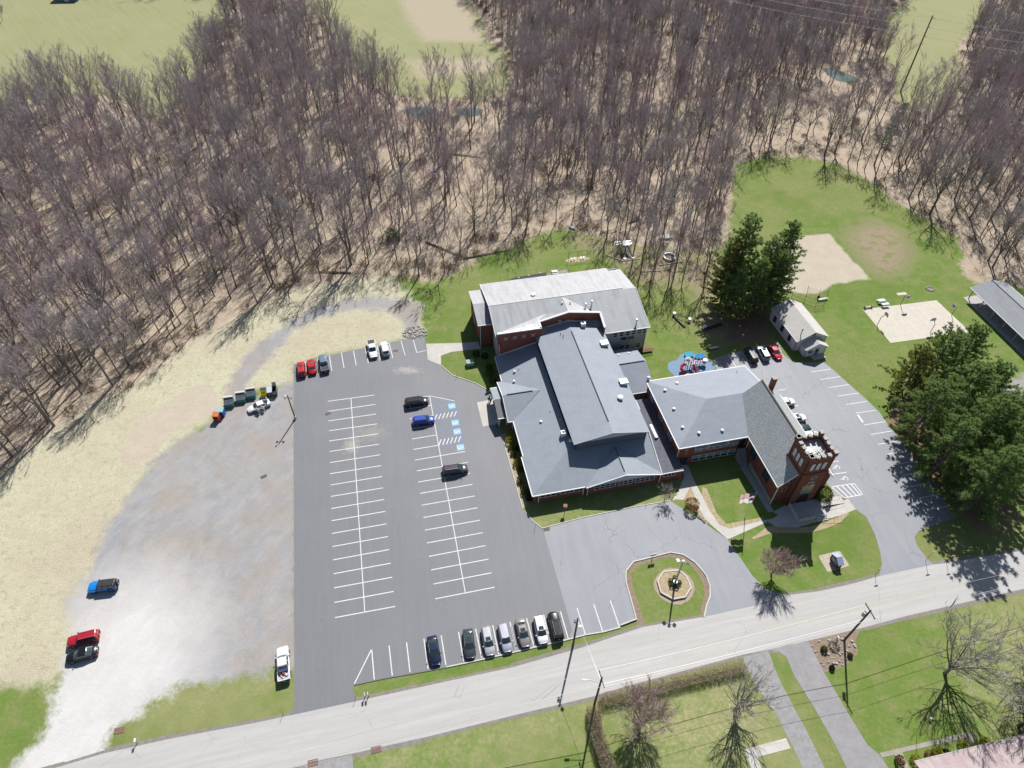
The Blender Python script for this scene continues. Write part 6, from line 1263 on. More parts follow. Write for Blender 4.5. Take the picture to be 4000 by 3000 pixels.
for (x, y, nm, m, lab, r_) in ((285, 1160, 'red', M('red_steel', (.52, .06, .03), (.42, .05, .03), 3, .5), 'red clothing donation bin with a slanted opening', R(-38)), (385, 1060, 'blue', M('blue_steel', (.02, .10, .42), (.03, .14, .45), 3, .5), 'blue donation bin with pale top beside the red one', R(-38))):
    b = zb_(x, y); t = thing('donation_bin', lab, 'bin', (b.x, b.y, 0), r_+R(90)-R(52))
    q = MB(); q.bx(-.62, .62, -.55, .55, .05, 1.75); q.build('cabinet', m, t)
    q = MB(); q.prism([(-.66, -.6, 1.75), (.66, -.6, 1.75), (.66, .6, 1.95), (-.66, .6, 1.95)], .18); q.build('roof', M('orange_top', (.62, .2, .1)) if nm == 'red' else M('pale_cyan_top', (.35, .6, .65)), t)
    q = MB(); q.bx(-.4, .4, -.58, -.55, 1.05, 1.5); ch_ = q.build('chute', DARK if nm == 'red' else M('blue_dark', (.01, .05, .25)), t); q = MB(); q.bx(-.42, .42, -.72, -.58, 1.0, 1.05); q.build('chute_lip', m, t)
# ------------------------------------------------------------------ poles and lamps
WOODP = M('pole_wood', (.16, .12, .095), (.11, .085, .07), 2, .9, .1, stretch=(4, 4, .4)); GALV = M('grey_pole', (.42, .44, .47), (.36, .38, .41), 2, .5, .4, .4)
b = G(1154, 1636); t = thing('lot_light', 'wooden light pole with floodlights at the edge of the gravel lot', 'light pole', b)
q = MB(); q.tube([(0, 0, 0), (0, 0, 7.4)], [.15, .11], 10); q.build('pole', WOODP, t); q = MB(); q.tube([(-.7, 0, 6.6), (.7, .1, 6.6)], .05, 6); q.build('crossbar', GALV, t)
for s in (-.65, .65): q = MB(); q.box((s, -.1, 6.65), (.35, .3, .22), .3); q.build('floodlight', M('lamp_housing', (.2, .2, .22)), t)
q = MB(); q.tube([(0, 0, 7.3), (-.3, -.3, 7.6)], .05, 6); q.blob((-.35, -.35, 7.55), (.2, .2, .14), 8, 5); q.build('lamp_head', VENTW, t); q = MB(); q.tube([(0, 0, 0), (0, 0, .8)], .3, 10); q.build('base', CONC, t)
b = zm(2500, 2140, 6.9125)(930, 980); t = thing('planter_light', 'grey steel light pole with two floodlights in the octagonal planter', 'light pole', (b.x, b.y, 0))
q = MB(); q.tube([(0, 0, .2), (0, 0, 8.0)], [.19, .12], 10); q.build('pole', GALV, t); q = MB(); q.tube([(0, 0, .2), (0, 0, 1.0)], .4, 12); q.build('base', GALV, t); q = MB(); q.tube([(-.75, .2, 7.8), (.75, -.1, 7.8)], .05, 6); q.build('crossbar', GALV, t)
q = MB(); q.box((-.8, .25, 7.9), (.5, .55, .2), .4); q.build('floodlight', VENTW, t); q = MB(); q.box((.85, -.1, 7.85), (.5, .5, .25), -.5); q.build('floodlight', M('lamp_housing'), t); q = MB(); q.blob((0, 0, 8.1), (.28, .28, .2), 10, 6); q.build('pole_cap', VENTW, t)
def upole(x, y, h_, lab, arm=None, trans=False, name='utility_pole', loc=None, lean=(0, 0)):
    b = loc or G(x, y); t = thing(name, lab, 'utility pole', (b.x, b.y, 0))
    q = MB(); q.tube([(0, 0, -.2), (lean[0], lean[1], h_)], [.19 if h_ < 15 else .3, .13 if h_ < 15 else .2], 10); q.build('pole', WOODP, t)
    if arm:
        for z in arm[1]:
            a = arm[0]; L_ = arm[2]; q = MB(); f_ = z/h_; q.box((lean[0]*f_, lean[1]*f_, z), (L_, .12, .14), a); ar = q.build('crossarm', WOODP, t)
            for s in (-.45, -.2, .2, .45): q = MB(); q.tube([(lean[0]*f_+math.cos(a)*L_*s, lean[1]*f_+math.sin(a)*L_*s, z+.07), (lean[0]*f_+math.cos(a)*L_*s, lean[1]*f_+math.sin(a)*L_*s, z+.28)], .05, 6); q.build('insulator', M('insulator_grey', (.5, .5, .52)), ar)
    if trans:
        q = MB(); q.tube([(-.45, .1, h_-2.0), (-.45, .1, h_-1.0)], .26, 12); q.build('transformer', GALV, t)
    return t
p1_ = upole(2000+527/2.212, 2250+600/2.212, 10.2, 'wooden utility pole with lamp between car park and road', None)
q = MB(); q.tube([(0, 0, 9.4), (.25, -.9, 9.7)], .04, 6); q.blob((.3, -1.0, 9.6), (.3, .3, .14), 10, 5); q.build('street_lamp_head', VENTW, p1_); q = MB(); q.bx(-.5, -.2, -.2, .2, 8.9, 9.4); q.build('junction_box', M('lamp_housing'), p1_)
tp = G(2000+778/2.212, 2250+875/2.212, 10.8); p2_ = upole(0, 0, 10.8, 'dark utility pole with crossarm beside the brown hedge', (TH+R(90), (10.2,), 2.6), loc=tp)
q = MB(); q.tube([(0, 0, 8.6), (-1.6, .3, 8.9), (-2.2, .3, 8.9)], .05, 6); q.box((-2.4, .3, 8.9), (.7, .28, .16)); q.build('street_lamp_arm', GALV, p2_)
p3_ = upole(3298, 2501, 11.2, 'utility pole with crossarm and transformer in the roadside bed', (TH+R(90), (10.9,), 2.6), True)
p4_ = upole(3518, 357, 26.5, 'tall dark power line pole standing in the far right clearing', None)
for z in (25.5, 22.5, 19.5, 17.0): 
    q = MB(); q.tube([(-.2, 0, z), (.9, -.3, z+.2)], .07, 6); q.build('insulator_arm', WOODP, p4_)
WIRE = M('cable_aluminium', (.62, .62, .62), (.52, .52, .52), 3, .4, .4, .5); WIRED = M('cable_dark', (.08, .08, .08))
def wire(a, b, sag, lab, m=WIRE, r_=.022):
    a = Vector(a); b = Vector(b); q = MB(); pts = []
    for i in range(13):
        t_ = i/12; p = a.lerp(b, t_); p.z -= sag*4*t_*(1-t_); pts.append(p-a)
    q.tube(pts, r_, 4); o = q.build('overhead_wire', m); o.location = a; tag(o, lab, 'wire')
dr_ = Vector((math.cos(TH), math.sin(TH), 0)); P2 = Vector((tp.x, tp.y, 0)); g3 = G(3298, 2501); P3 = Vector((g3.x, g3.y, 0)); nv = Vector((-dr_.y, dr_.x, 0))
labs = ['upper overhead wire along the road on the street side', 'upper overhead wire along the road on the hedge side', 'lower thick overhead cable along the road']
for i, (off, z) in enumerate(((1.15, 10.5), (-1.15, 10.5), (.1, 7.6))):
    a = P2+nv*off+Vector((0, 0, z)); c_ = P3+nv*off+Vector((0, 0, z+.2 if z > 9 else z)); wire(a, c_, .9, labs[i]+' between the two poles', r_=.02 if z > 9 else .035)
    wire(c_, c_+(c_-a).normalized()*150, 2.8, labs[i]+' right of the transformer pole', r_=.02 if z > 9 else .035); wire(a-(c_-a).normalized()*150, a, 2.8, labs[i]+' left of the hedge pole', r_=.02 if z > 9 else .035)
g1 = G(2000+527/2.212, 2250+600/2.212); wire((g1.x, g1.y, 9.9), (tp.x, tp.y, 9.6), .3, 'short wire across the road between the two nearest poles')
g4 = G(3518, 357)
for i, z in enumerate((25.5, 22.5, 19.5)):
    wire((g4.x+.8, g4.y, z), (g4.x-150, g4.y+105, z+2), 3, ['highest', 'middle', 'lowest'][i]+' power line wire running left from the tall far pole', r_=.05); wire((g4.x+.8, g4.y, z), (g4.x+130, g4.y-30, z), 3, ['highest', 'middle', 'lowest'][i]+' power line wire running right from the tall far pole', r_=.05)
wire((78.0, 103.0, 11.9), (69.7+0, 114.4, 3.4), .3, 'thin service cable from the church chimney to the white house', r_=.02) if False else None
# flag pole
b = zm(2640, 1820, 6.9125)(1860, 1400); t = thing('flag_pole', 'white flagpole flying two flags on the church lawn', 'flagpole', b)
q = MB(); q.tube([(0, 0, 0), (0, 0, 8.2)], [.07, .04], 8); q.build('pole', METAL, t); q = MB(); q.blob((0, 0, 8.28), (.1, .1, .1), 8, 6); q.build('finial', M('brass', (.5, .38, .12), None, 3, .3, .5, .8), t)
def flag(z0, w_, h_, cols, canton, nm, lab):
    nx, ny = 14, len(cols)
    o = None; par = None
    def P(i, j, off=0): 
        x = -w_*i/nx; return (x, .12*math.sin(i*.9)+off, z0-h_*j/ny-.05*math.sin(i*.55)-.10*(i/nx))
    q = MB(); 
    mats = []
    for c_ in cols:
        if c_ not in mats: mats.append(c_)
    for j, c_ in enumerate(cols):
        q.mi = mats.index(c_)
        for i in range(nx): q.add([P(i, j), P(i+1, j), P(i+1, j+1), P(i, j+1)], [(0, 1, 2, 3)])
    fl = q.build(nm, mats, t); fl['label'] = lab
    cm, ci, cj = canton; q = MB()
    for off in (-.012, .012):
        for i in range(ci):
            for j in range(cj): q.add([P(i, j, off), P(i+1, j, off), P(i+1, j+1, off), P(i, j+1, off)], [(0, 1, 2, 3)])
    co = q.build('canton', cm, fl); return fl, co, P
def cloth(nm, c_):
    k = NB(nm); k.col(c_); k.set(.8, .2); tl = k.n('ShaderNodeBsdfTranslucent'); tl.inputs[0].default_value = (*c_, 1); ms = k.n('ShaderNodeMixShader'); ms.inputs[0].default_value = .5
    k.L(k.b.outputs[0], ms.inputs[1]); k.L(tl.outputs[0], ms.inputs[2]); k.L(ms.outputs[0], k.t.nodes['Material Output'].inputs[0]); return k.mat
FR, FW, FB = cloth('flag_red', (.62, .06, .07)), cloth('flag_white', (.85, .85, .85)), cloth('flag_blue', (.05, .12, .42))
fl, co, P = flag(8.0, 2.6, 1.5, [FR, FW]*6+[FR], (FB, 6, 7), 'striped_flag', 'red and white striped flag with blue canton')
q = MB()
for i in range(5):
    for j in range(4):
        for off in (-.02, .02):
            a = Vector(P(i+.6, j*1.7+.6, off)); q.add([a+Vector((.05*math.cos(k*1.2566+1.57), 0, .05*math.sin(k*1.2566+1.57))) for k in range(5)], [(0, 2, 4, 1, 3)])
q.build('star', FW, fl)
fl, co, P = flag(6.35, 2.3, 1.3, [FW]*4, (FB, 5, 2), 'white_flag', 'white flag with small blue canton')
q = MB()
for off in (-.02, .02):
    a = Vector(P(2.5, 1, off)); 
    for (x0, x1, z0, z1) in ((-.05, .05, -.25, .22), (-.15, .15, .03, .12)): q.poly([a+Vector((x0, 0, z0)), a+Vector((x1, 0, z0)), a+Vector((x1, 0, z1)), a+Vector((x0, 0, z1))])
q.build('cross', FR, fl)
# ------------------------------------------------------------------ sports and play
BBW = M('backboard_white', (.62, .64, .70), (.55, .57, .64), 3, .5); RUST = M('rust_brown_pipe', (.20, .13, .06), (.16, .10, .05), 3, .7)
z31 = zm(3000, 750, 2.212)
for (bx, by, ang, lab) in ((943, 1150, R(10), 'basketball hoop at the left edge of the court'), (1145, 970, R(-80), 'basketball hoop at the far edge of the court'), (1585, 1065, R(195), 'basketball hoop at the right edge of the court'), (1400, 1215, R(100), 'basketball hoop at the near edge beside the pine')):
    b = z31(bx, by); t = thing('basketball_hoop', lab, 'basketball hoop', b, ang)
    q = MB(); q.tube([(0, 0, 0), (0, 0, 2.5), (.5, 0, 3.1), (1.0, 0, 3.2)], .07, 8); q.build('post', RUST, t)
    q = MB(); n = 12; pts = [(1.05, -.75, 2.85), (1.05, .75, 2.85)]+[(1.05, .75*math.cos(math.pi*k/n), 3.1+.75*math.sin(math.pi*k/n)*.95) for k in range(n+1)]; q.prism(pts, (.05, 0, 0)); q.build('backboard', BBW, t)
    q = MB(); q.tube([(1.33+.22*math.cos(k/12*6.283), .22*math.sin(k/12*6.283), 3.0) for k in range(13)], .02, 5); q.build('rim', M('orange_rim', (.55, .12, .03)), t); q = MB(); q.bx(1.11, 1.12, -.28, .28, 2.98, 3.35); q.build('target_square', M('dark_red_mark', (.3, .04, .04)), t)
TIMB = M('grey_timber', (.42, .40, .37), (.34, .32, .3), 2, .85); BENW = M('white_bench', (.70, .71, .73), (.6, .6, .63), 3, .6)
def picnic(loc, rz, lab, m=TIMB, L_=1.9):
    t = thing('picnic_table', lab, 'picnic table', loc, rz)
    for i in range(4): q = MB(); q.bx(-L_/2, L_/2, -.38+i*.2, -.21+i*.2, .72, .76); q.build('plank', m, t)
    for s in (-1, 1):
        q = MB(); q.bx(-L_/2, L_/2, s*.72-.13, s*.72+.13, .43, .47); q.build('seat', m, t)
        q = MB(); q.tube([(s*L_*.36, -.75, 0), (s*L_*.36, .25, .72)], .04, 4); q.tube([(s*L_*.36, .75, 0), (s*L_*.36, -.25, .72)], .04, 4); q.box((s*L_*.36, 0, .40), (.06, 1.5, .08)); q.build('leg', m, t)
picnic(z31(975, 955), TH, 'grey picnic table behind the basketball court', BENW); picnic(z31(1005, 985), TH, 'grey picnic table in front of another near the court', BENW)
b = zm(3030, 1040, 5.53)(1990, 900); t = thing('bench', 'short timber bench with arm ends at the court corner', 'bench', b, TH)
q = MB(); q.bx(-.9, .9, -.22, .22, .42, .48); q.build('seat', M('tan_plank', (.5, .44, .34)), t)
for s in (-1, 1): q = MB(); q.bx(s*.95-.1, s*.95+.1, -.28, .28, 0, .75); q.build('arm_end', TIMB, t)
b = zm(3030, 1040, 5.53)(1010, 730); t = thing('bench', 'long white bench behind the baseball backstop', 'bench', b, TH)
for i in range(2): q = MB(); q.bx(-1.3, 1.3, -.28+i*.3, -.03+i*.3, .42, .47); q.build('plank', BENW, t)
for s in (-1, 0, 1): q = MB(); q.bx(s*1.1-.04, s*1.1+.04, -.25, .25, 0, .42); q.build('leg', METAL, t)
# backstop fence
FENM = NB('chain_mesh'); FENM.col((.25, .22, .19)); FENM.set(.7, .3); FENM = FENM.mat
def mesh_panel(a, b, c, d, parent, step=.35, r_=.011):
    q = MB(); a, b, c, d = map(Vector, (a, b, c, d)); n1 = max(2, int((b-a).length/step)); n2 = max(2, int((d-a).length/step))
    for i in range(1, n1): q.tube([a.lerp(b, i/n1), d.lerp(c, i/n1)], r_, 3, False)
    for j in range(1, n2): q.tube([a.lerp(d, j/n2), b.lerp(c, j/n2)], r_, 3, False)
    return q.build('mesh_panel', FENM, parent)
zk = zm(3030, 1040, 5.53); A, B_, C_ = zk(600, 800), zk(850, 885), zk(1040, 845); A0 = zk(330, 690)
t = thing('backstop', 'rusty wire mesh baseball backstop with tall leaning panels', 'backstop', B_)
hp = [(A0, 2.2, 0), (A, 2.2, 4.2), (B_, 2.2, 4.2), (C_, 2.2, 4.2)]; fwd = Vector((-.25, 1, 0))
for p, h1, h2 in hp:
    o_ = p-B_; q = MB(); pts = [o_, o_+Vector((0, 0, h1))]
    if h2: pts.append(o_+Vector((.5, 1.8, h2)))
    q.tube(pts, .05, 6); q.build('post', RUST, t)
for (p, q_) in ((A0, A), (A, B_), (B_, C_)):
    o1, o2 = p-B_, q_-B_
    for z in (.05, 1.1, 2.2): q = MB(); q.tube([o1+Vector((0, 0, z)), o2+Vector((0, 0, z))], .03, 5); q.build('rail', RUST, t)
    mesh_panel(o1+Vector((0, 0, .05)), o2+Vector((0, 0, .05)), o2+Vector((0, 0, 2.2)), o1+Vector((0, 0, 2.2)), t)
mesh_panel(B_-B_+Vector((0, 0, 2.2)), C_-B_+Vector((0, 0, 2.2)), C_-B_+Vector((.5, 1.8, 4.2)), Vector((.5, 1.8, 4.2)), t); mesh_panel(A-B_+Vector((0, 0, 2.2)), Vector((0, 0, 2.2)), Vector((.5, 1.8, 4.2)), A-B_+Vector((.5, 1.8, 4.2)), t)
b = zk(920, 690); t = thing('trash_barrel', 'dark barrel beside the white bench at the backstop', 'barrel', b); q = MB(); q.tube([(0, 0, 0), (0, 0, .45), (0, 0, .9)], [.3, .32, .3], 12); q.build('drum', DARK, t); q = MB(); q.tube([(0, 0, .86), (0, 0, .93)], .33, 12); q.build('rim', IRON, t)
# stones: fire ring and small slab on the lawn
rk = random.Random(4); ROCK = M('pale_rock', (.50, .48, .44), (.38, .36, .33), 2.5, .9, .2)
def stone_ring(c_, r_, n, lab, sz=.25, name='fire_ring'):
    t = thing(name, lab, 'stone ring', (c_.x, c_.y, 0))
    for k in range(n):
        a = 6.283*k/n; q = MB(); q.blob((r_*math.cos(a), r_*math.sin(a), sz*.4), (sz, sz*.8, sz*.6), 7, 4, .2, rk); q.build('stone', ROCK, t)
    q = MB(); q.disc((0, 0, .02), r_*.9, 14); q.build('ash_bed', M('ash', (.25, .22, .2)), t)
stone_ring(z31(1400, 838), .9, 11, 'ring of stones round a fire pit near the pavilion')
tb = z31(1155, 880); q = MB(); q.box((0, 0, .02), (2.6, 1.0, .04), R(9)); o_ = q.build('ground_slab', CONC2); o_.location = (tb.x, tb.y, 0); tag(o_, 'pale rectangular slab in the grass behind the court', 'slab')
t = thing('rock_pile', 'heap of pale riprap stones at the lot corner by the loop track', 'rock pile', q1(1375, 1215))
for k in range(170):
    a = rk.uniform(0, 6.28); r_ = math.sqrt(rk.random()); s_ = rk.uniform(.12, .3); q = MB(); q.blob((r_*3.0*math.cos(a), r_*2.3*math.sin(a), s_*.3), (s_, s_*.9, s_*.7), 6, 4, .25, rk); q.build('stone', ROCK, t)
t = thing('walk_boulders', 'row of small boulders beside the pale church walk', 'rocks', zm(2640, 1820, 6.9125)(640, 1370))
for k in range(22):
    f_ = k/21; p = zm(2640, 1820, 6.9125)(480+f_*290+rk.uniform(-25, 40), 1200+f_*330+rk.uniform(-40, 30))-t.location; s_ = rk.uniform(.16, .34); q = MB(); q.blob((p.x, p.y, s_*.35), (s_, s_*.8, s_*.6), 7, 4, .25, rk); q.build('stone', M('grey_rock', (.36, .33, .31), (.28, .26, .25), 2), t)
t = thing('bed_rocks', 'scattered pale rocks in the roadside planting bed', 'rocks', Q[(3, 3)](560, 640))
for k in range(55):
    p = Q[(3, 3)](rk.uniform(370, 760), rk.uniform(520, 790))
    if sdf(np.array([p.x]), np.array([p.y]), GP(z8([(350, 570), (800, 455), (755, 560), (780, 640), (770, 680), (720, 730), (650, 790), (490, 835)])))[0] < .2: continue
    p = p-t.location; s_ = rk.uniform(.1, .3); q = MB(); q.blob((p.x, p.y, s_*.35), (s_, s_*.8, s_*.6), 6, 4, .25, rk); q.build('stone', ROCK, t)
# coloured playground on its blue pad
sheet('playground_pad', zp(2550, 1340, 7.373, [(430, 620), (470, 560), (560, 520), (690, 495), (740, 420), (800, 340), (900, 300), (1050, 285), (1150, 310), (1260, 310), (1400, 285), (1460, 310), (1500, 420), (1620, 470), (1720, 560), (1800, 680), (1750, 800), (1400, 960), (900, 1020), (640, 960), (500, 840), (430, 720)]), .025, M('blue_rubber', (.20, .30, .42), (.17, .26, .37), 1.5, .85))
zp_ = zm(2550, 1340, 7.373); b = zp_(1100, 700); t = thing('play_structure', 'red and purple play structure with slides on the blue pad', 'playground', b, TH)
PR, PU, PWh = M('red_plastic', (.52, .02, .05), (.45, .02, .04), 3, .35, .5), M('purple_plastic', (.16, .05, .30), (.14, .04, .26), 3, .35, .5), M('play_deck', (.55, .55, .58), (.45, .45, .48), 3, .6)
for i, (x, y, z) in enumerate(((-1.2, 0, 1.5), (0, 0, 1.5), (1.2, .3, 1.2), (2.4, .2, 1.0))):
    q = MB(); q.bx(x-.55, x+.55, y-.55, y+.55, z-.06, z); q.build('deck', PWh, t)
    for sx in (-.55, .55):
        for sy in (-.55, .55): q = MB(); q.tube([(x+sx, y+sy, 0), (x+sx, y+sy, z+1.2)], .05, 6); q.build('post', PU, t)
    for sy in (-.55, .55):
        for k in range(5): q = MB(); q.tube([(x-.45+k*.22, y+sy, z), (x-.45+k*.22, y+sy, z+.8)], .018, 4); q.build('baluster', PR if i % 2 else PWh, t)
        q = MB(); q.tube([(x-.55, y+sy, z+.8), (x+.55, y+sy, z+.8)], .035, 5); q.build('guard_rail', PR, t)
q = MB(); q.tube([(-1.2, 0, 3.4), (-1.2, 0, 3.1), (-1.2, 0, 2.75)], [.05, .45, .75], 12); q.build('canopy', VENTW, t)
q = MB(); q.tube([(.1, -.55, 1.45), (.2, -1.4, .95), (.35, -2.4, .35), (.4, -2.9, .25)], [.28, .28, .28, .3], 10); q.build('slide', PR, t)
q = MB(); q.tube([(-1.75, 0, 1.5), (-2.5, -.2, 1.3), (-2.9, -.9, 1.0), (-2.6, -1.6, .6), (-2.2, -2.1, .3)], [.38, .36, .36, .36, .4], 12); q.build('spiral_slide', PR, t)
q = MB(); q.tube([(3.2, .2, .8), (3.2, .2, 1.6)], [.55, .5], 12); q.build('panel_drum', VENTW, t); q = MB(); q.tube([(-2.1, -2.4, .3), (-2.1, -2.4, .75)], [.42, .35], 12); q.build('climb_dome', PU, t)
for (x, y, w_, lab) in ((1030, 360, 1.9, 'pale turquoise sheet lying on the play pad edge'), (1350, 410, 2.0, 'bright blue tilted play panel on the pad')):
    b = zp_(x, y); q = MB(); q.prism([(-w_/2*1.1, -.7, .3), (w_/2*1.1, -.7, .3), (w_/2*1.1, .5, .75), (-w_/2*1.1, .5, .75)], .06); t = thing('shade_panel', lab, 'panel', b, TH); q.build('panel', M('turquoise_plastic', (.08, .45, .55), (.1, .5, .58), 3, .4) if x < 1200 else M('azure_plastic', (.03, .25, .62), (.06, .4, .65), 1, .4), t)
    q = MB(); q.bx(-.9, -.8, -.6, .4, 0, .3); q.bx(.8, .9, -.6, .4, 0, .3); q.build('leg', IRON, t)
# older play things behind the gym
gz = zm(2180, 840, 3.687)
b = gz(985, 560); t = thing('rocket_climber', 'white climbing frame with two purple slides under the trees', 'playground', b, R(10))
q = MB(); q.bx(-.9, .9, .4, 1.9, 1.75, 1.82); q.build('deck', PWh, t)
for sx in (-.85, .85):
    for sy in (.45, 1.85): q = MB(); q.tube([(sx, sy, 0), (sx, sy, 2.6)], .06, 6); q.build('post', VENTW, t)
    q = MB(); q.prism([(sx*.5-.25, .4, 1.75), (sx*.5+.25, .4, 1.75), (sx*1.3+.28, -2.0, .3), (sx*1.3-.28, -2.0, .3)], .08); q.build('slide', M('lilac_plastic', (.28, .27, .5)), t); q = MB(); q.tube([(sx*1.3, -2.2, .12), (sx*1.3, -2.2, .3)], .42, 12); q.build('slide_foot', VENTW, t)
q = MB(); q.bx(-.95, .95, .35, 1.95, 2.6, 2.68); q.build('roof', VENTW, t)
q = MB(); 
for k in range(6): q.tube([(-2.4+k*.0, 1.2+k*.25, .9), (-.9, 1.2+k*.25*.3, 1.7)], .03, 4)
for k in range(7): q.tube([(-2.6+k*.75, 2.4, 1.6), (-2.6+k*.75, 3.6, 1.6)], .03, 4)
q.tube([(-2.6, 2.4, 0), (-2.6, 2.4, 1.6), (2.0, 2.4, 1.6), (2.0, 2.4, 0)], .04, 5); q.tube([(-2.6, 3.6, 0), (-2.6, 3.6, 1.6), (2.0, 3.6, 1.6), (2.0, 3.6, 0)], .04, 5); q.build('monkey_bars', METAL, t)
b = gz(1600, 615); t = thing('tyre_sandbox', 'round play ring with pale rim under the trees', 'play ring', b)
for k in range(12): a = 6.283*k/12; q = MB(); q.box((1.5*math.cos(a), 1.5*math.sin(a), .3), (.82, .3, .6), a+math.pi/2); q.build('rim_block', VENTW if k % 5 else M('lilac_plastic'), t)
q = MB(); q.disc((0, 0, .12), 1.45, 16); q.build('sand', MULCH, t)
b = gz(1560, 330); t = thing('tarp_heap', 'pale tarpaulin covered heap among the playground trees', 'heap', b, R(12)); q = MB(); q.blob((0, 0, .25), (2.3, 1.1, .45), 14, 7, .12, rk); q.build('tarpaulin', M('tarp_grey', (.50, .50, .46), (.4, .4, .37), 2), t)
for i in range(2): q = MB(); q.box((i*2-1, -1.15, .08), (1.2, .16, .14), .1*i); q.build('weight_timber', TIMB, t)
# swing frame with white seats
b = gz(280, 640); t = thing('swing_set', 'dark swing frame with white seats on the lawn behind the gym', 'swing set', b, TH)
for x in (-2.6, 0, 2.6): q = MB(); q.tube([(x, -.2, 0), (x, 0, 2.6)], .05, 6); q.build('post', IRON, t)
q = MB(); q.tube([(-2.6, 0, 2.6), (2.6, 0, 2.6)], .05, 6); q.build('top_bar', IRON, t)
for x in (-1.7, -.85, .95, 1.7):
    q = MB(); q.bx(x-.24, x+.24, -.2, .2, .5, .62); st = q.build('seat', VENTW, t); q = MB(); q.tube([(x-.22, 0, .6), (x-.18, 0, 2.6)], .012, 3); q.tube([(x+.22, 0, .6), (x+.18, 0, 2.6)], .012, 3); q.build('chain', METAL, st)
q = MB(); q.disc((0, 0, .018), 1, 20, sx=3.4, sy=1.1); q.build('mulch_patch', M('tan_sand', (.45, .36, .25)), t)
b = gz(200, 195); t = thing('upturned_boat', 'small blue plastic boat shape at the wood edge', 'boat', b, R(-35)); q = MB(); q.blob((0, 0, .25), (1.2, .45, .3), 12, 6); q.build('hull', M('boat_blue', (.30, .42, .52), (.5, .55, .6), .8), t); q = MB(); q.tube([(-1.1, 0, .42), (0, 0, .56), (1.1, 0, .42)], .05, 5); q.build('keel', VENTW, t)
# see-saw like tubes by the pines
b = gz(1770, 1500); t = thing('tube_seesaw', 'black tube play beam with two white drums on the lawn', 'play beam', b, R(-32))
for s in (-1, 1): q = MB(); q.tube([(s*2.0, .3, 0), (s*2.0, .3, .95)], [.42, .38], 12); q.build('drum', VENTW, t)
q = MB(); q.tube([(-2.0, .3, .8), (2.0, .3, .8)], .1, 6); q.build('beam', IRON, t); q = MB(); q.tube([(-2.1, -.1, .2), (-.6, -1.0, .2), (1.0, -1.9, .2), (2.0, -2.4, .2)], .2, 8); q.build('rubber_edge', TRIMB, t)
b = zm(2000, 750, 2.212)(1735, 1175); t = thing('tyre_bridge', 'row of black tyres and white drum under the pines', 'play tyres', b, R(25))
for k in range(7): q = MB(); a = k*.75-2.2; q.tube([(a+.35*math.cos(j/10*6.283)*.9, .35*math.sin(j/10*6.283), .35+.1*(k % 2)) for j in range(11)], .13, 6, False); q.build('tyre', TYRE, t)
q = MB(); q.tube([(-2.0, .8, 0), (-2.0, .8, .8)], .45, 12); q.build('drum', VENTW, t)
b = zm(2550, 1340, 7.373)(1740, 170); t = thing('stone_bench', 'pale bench in the pine shade by the car park', 'bench', b, TH); q = MB(); q.bx(-1.1, 1.1, -.25, .25, .42, .5); q.build('seat', BENW, t)
for s in (-1, 1): q = MB(); q.bx(s*.9-.1, s*.9+.1, -.2, .2, 0, .42); q.build('leg', DARK, t)
# timber edging of the mulch play areas
for pts, lab in ((((700, 580), (920, 668), (1180, 635)), 'timber edging in front of the climbing frame'), (((1350, 575), (1465, 728), (1820, 675), (1720, 560)), 'timber edging round the play ring'), (((1210, 820), (1470, 805)), 'timber edging under the playground trees')):
    P_ = [gz(*p) for p in pts]; t = thing('timber_edging', lab, 'edging', P_[0])
    for i in range(len(P_)-1): a, c_ = P_[i]-P_[0], P_[i+1]-P_[0]; d = c_-a; m = (a+c_)/2; q = MB(); q.box((m.x, m.y, .1), (d.length, .16, .2), math.atan2(d.y, d.x)); q.build('timber', M('tan_plank'), t)
b = gz(1750, 790); t = thing('balance_bars', 'low white bars on posts under the playground trees', 'play bars', b, TH)
for x in (-1.2, 0, 1.2): q = MB(); q.tube([(x, 0, 0), (x, 0, 1.0)], .05, 5); q.build('post', BENW, t)
q = MB(); q.tube([(-1.2, 0, 1.0), (1.2, 0, 1.0)], .05, 5); q.build('bar', BENW, t)
# enclosure behind the gym: fence, dark shed roof, bench
za = zm(1800, 1030, 2.765)
fp = [za(420, 195), za(590, 135), za(1145, 60), za(1190, 125)]; t = thing('mesh_fence', 'light wire mesh fence round the yard behind the gym', 'fence', fp[0])
for i in range(3):
    a, c_ = fp[i]-fp[0], fp[i+1]-fp[0]; n = max(2, int((c_-a).length/2.4))
    for k in range(n): p = a.lerp(c_, k/n); q = MB(); q.tube([p, p+Vector((0, 0, 1.5))], .035, 5); q.build('post', M('green_grey_post', (.3, .36, .32)), t)
    q = MB(); q.tube([a+Vector((0, 0, 1.5)), c_+Vector((0, 0, 1.5))], .03, 5); q.build('top_rail', M('green_grey_post'), t); mesh_panel(a, c_, c_+Vector((0, 0, 1.5)), a+Vector((0, 0, 1.5)), t, .4, .006)
sp = [za(500, 185, 1.6), za(580, 150, 1.6), za(920, 95, 1.6), za(930, 140, 1.6)]; t = thing('black_lean_to', 'black flat roofed lean to behind the gym', 'shed', (sp[0].x, sp[0].y, 0))
q = MB(); q.prism([p-Vector((sp[0].x, sp[0].y, 0)) for p in (sp[0], sp[3], sp[2], sp[1])], .2); q.build('roof', M('black_membrane', (.05, .05, .07)), t)
q = MB(); q.prism([(p-Vector((sp[0].x, sp[0].y, .21))) for p in (sp[0].lerp(sp[2], .06), sp[3].lerp(sp[1], .06), sp[2].lerp(sp[0], .06), sp[1].lerp(sp[3], .06))], 1.38); q.build('wall', BLOCK, t)
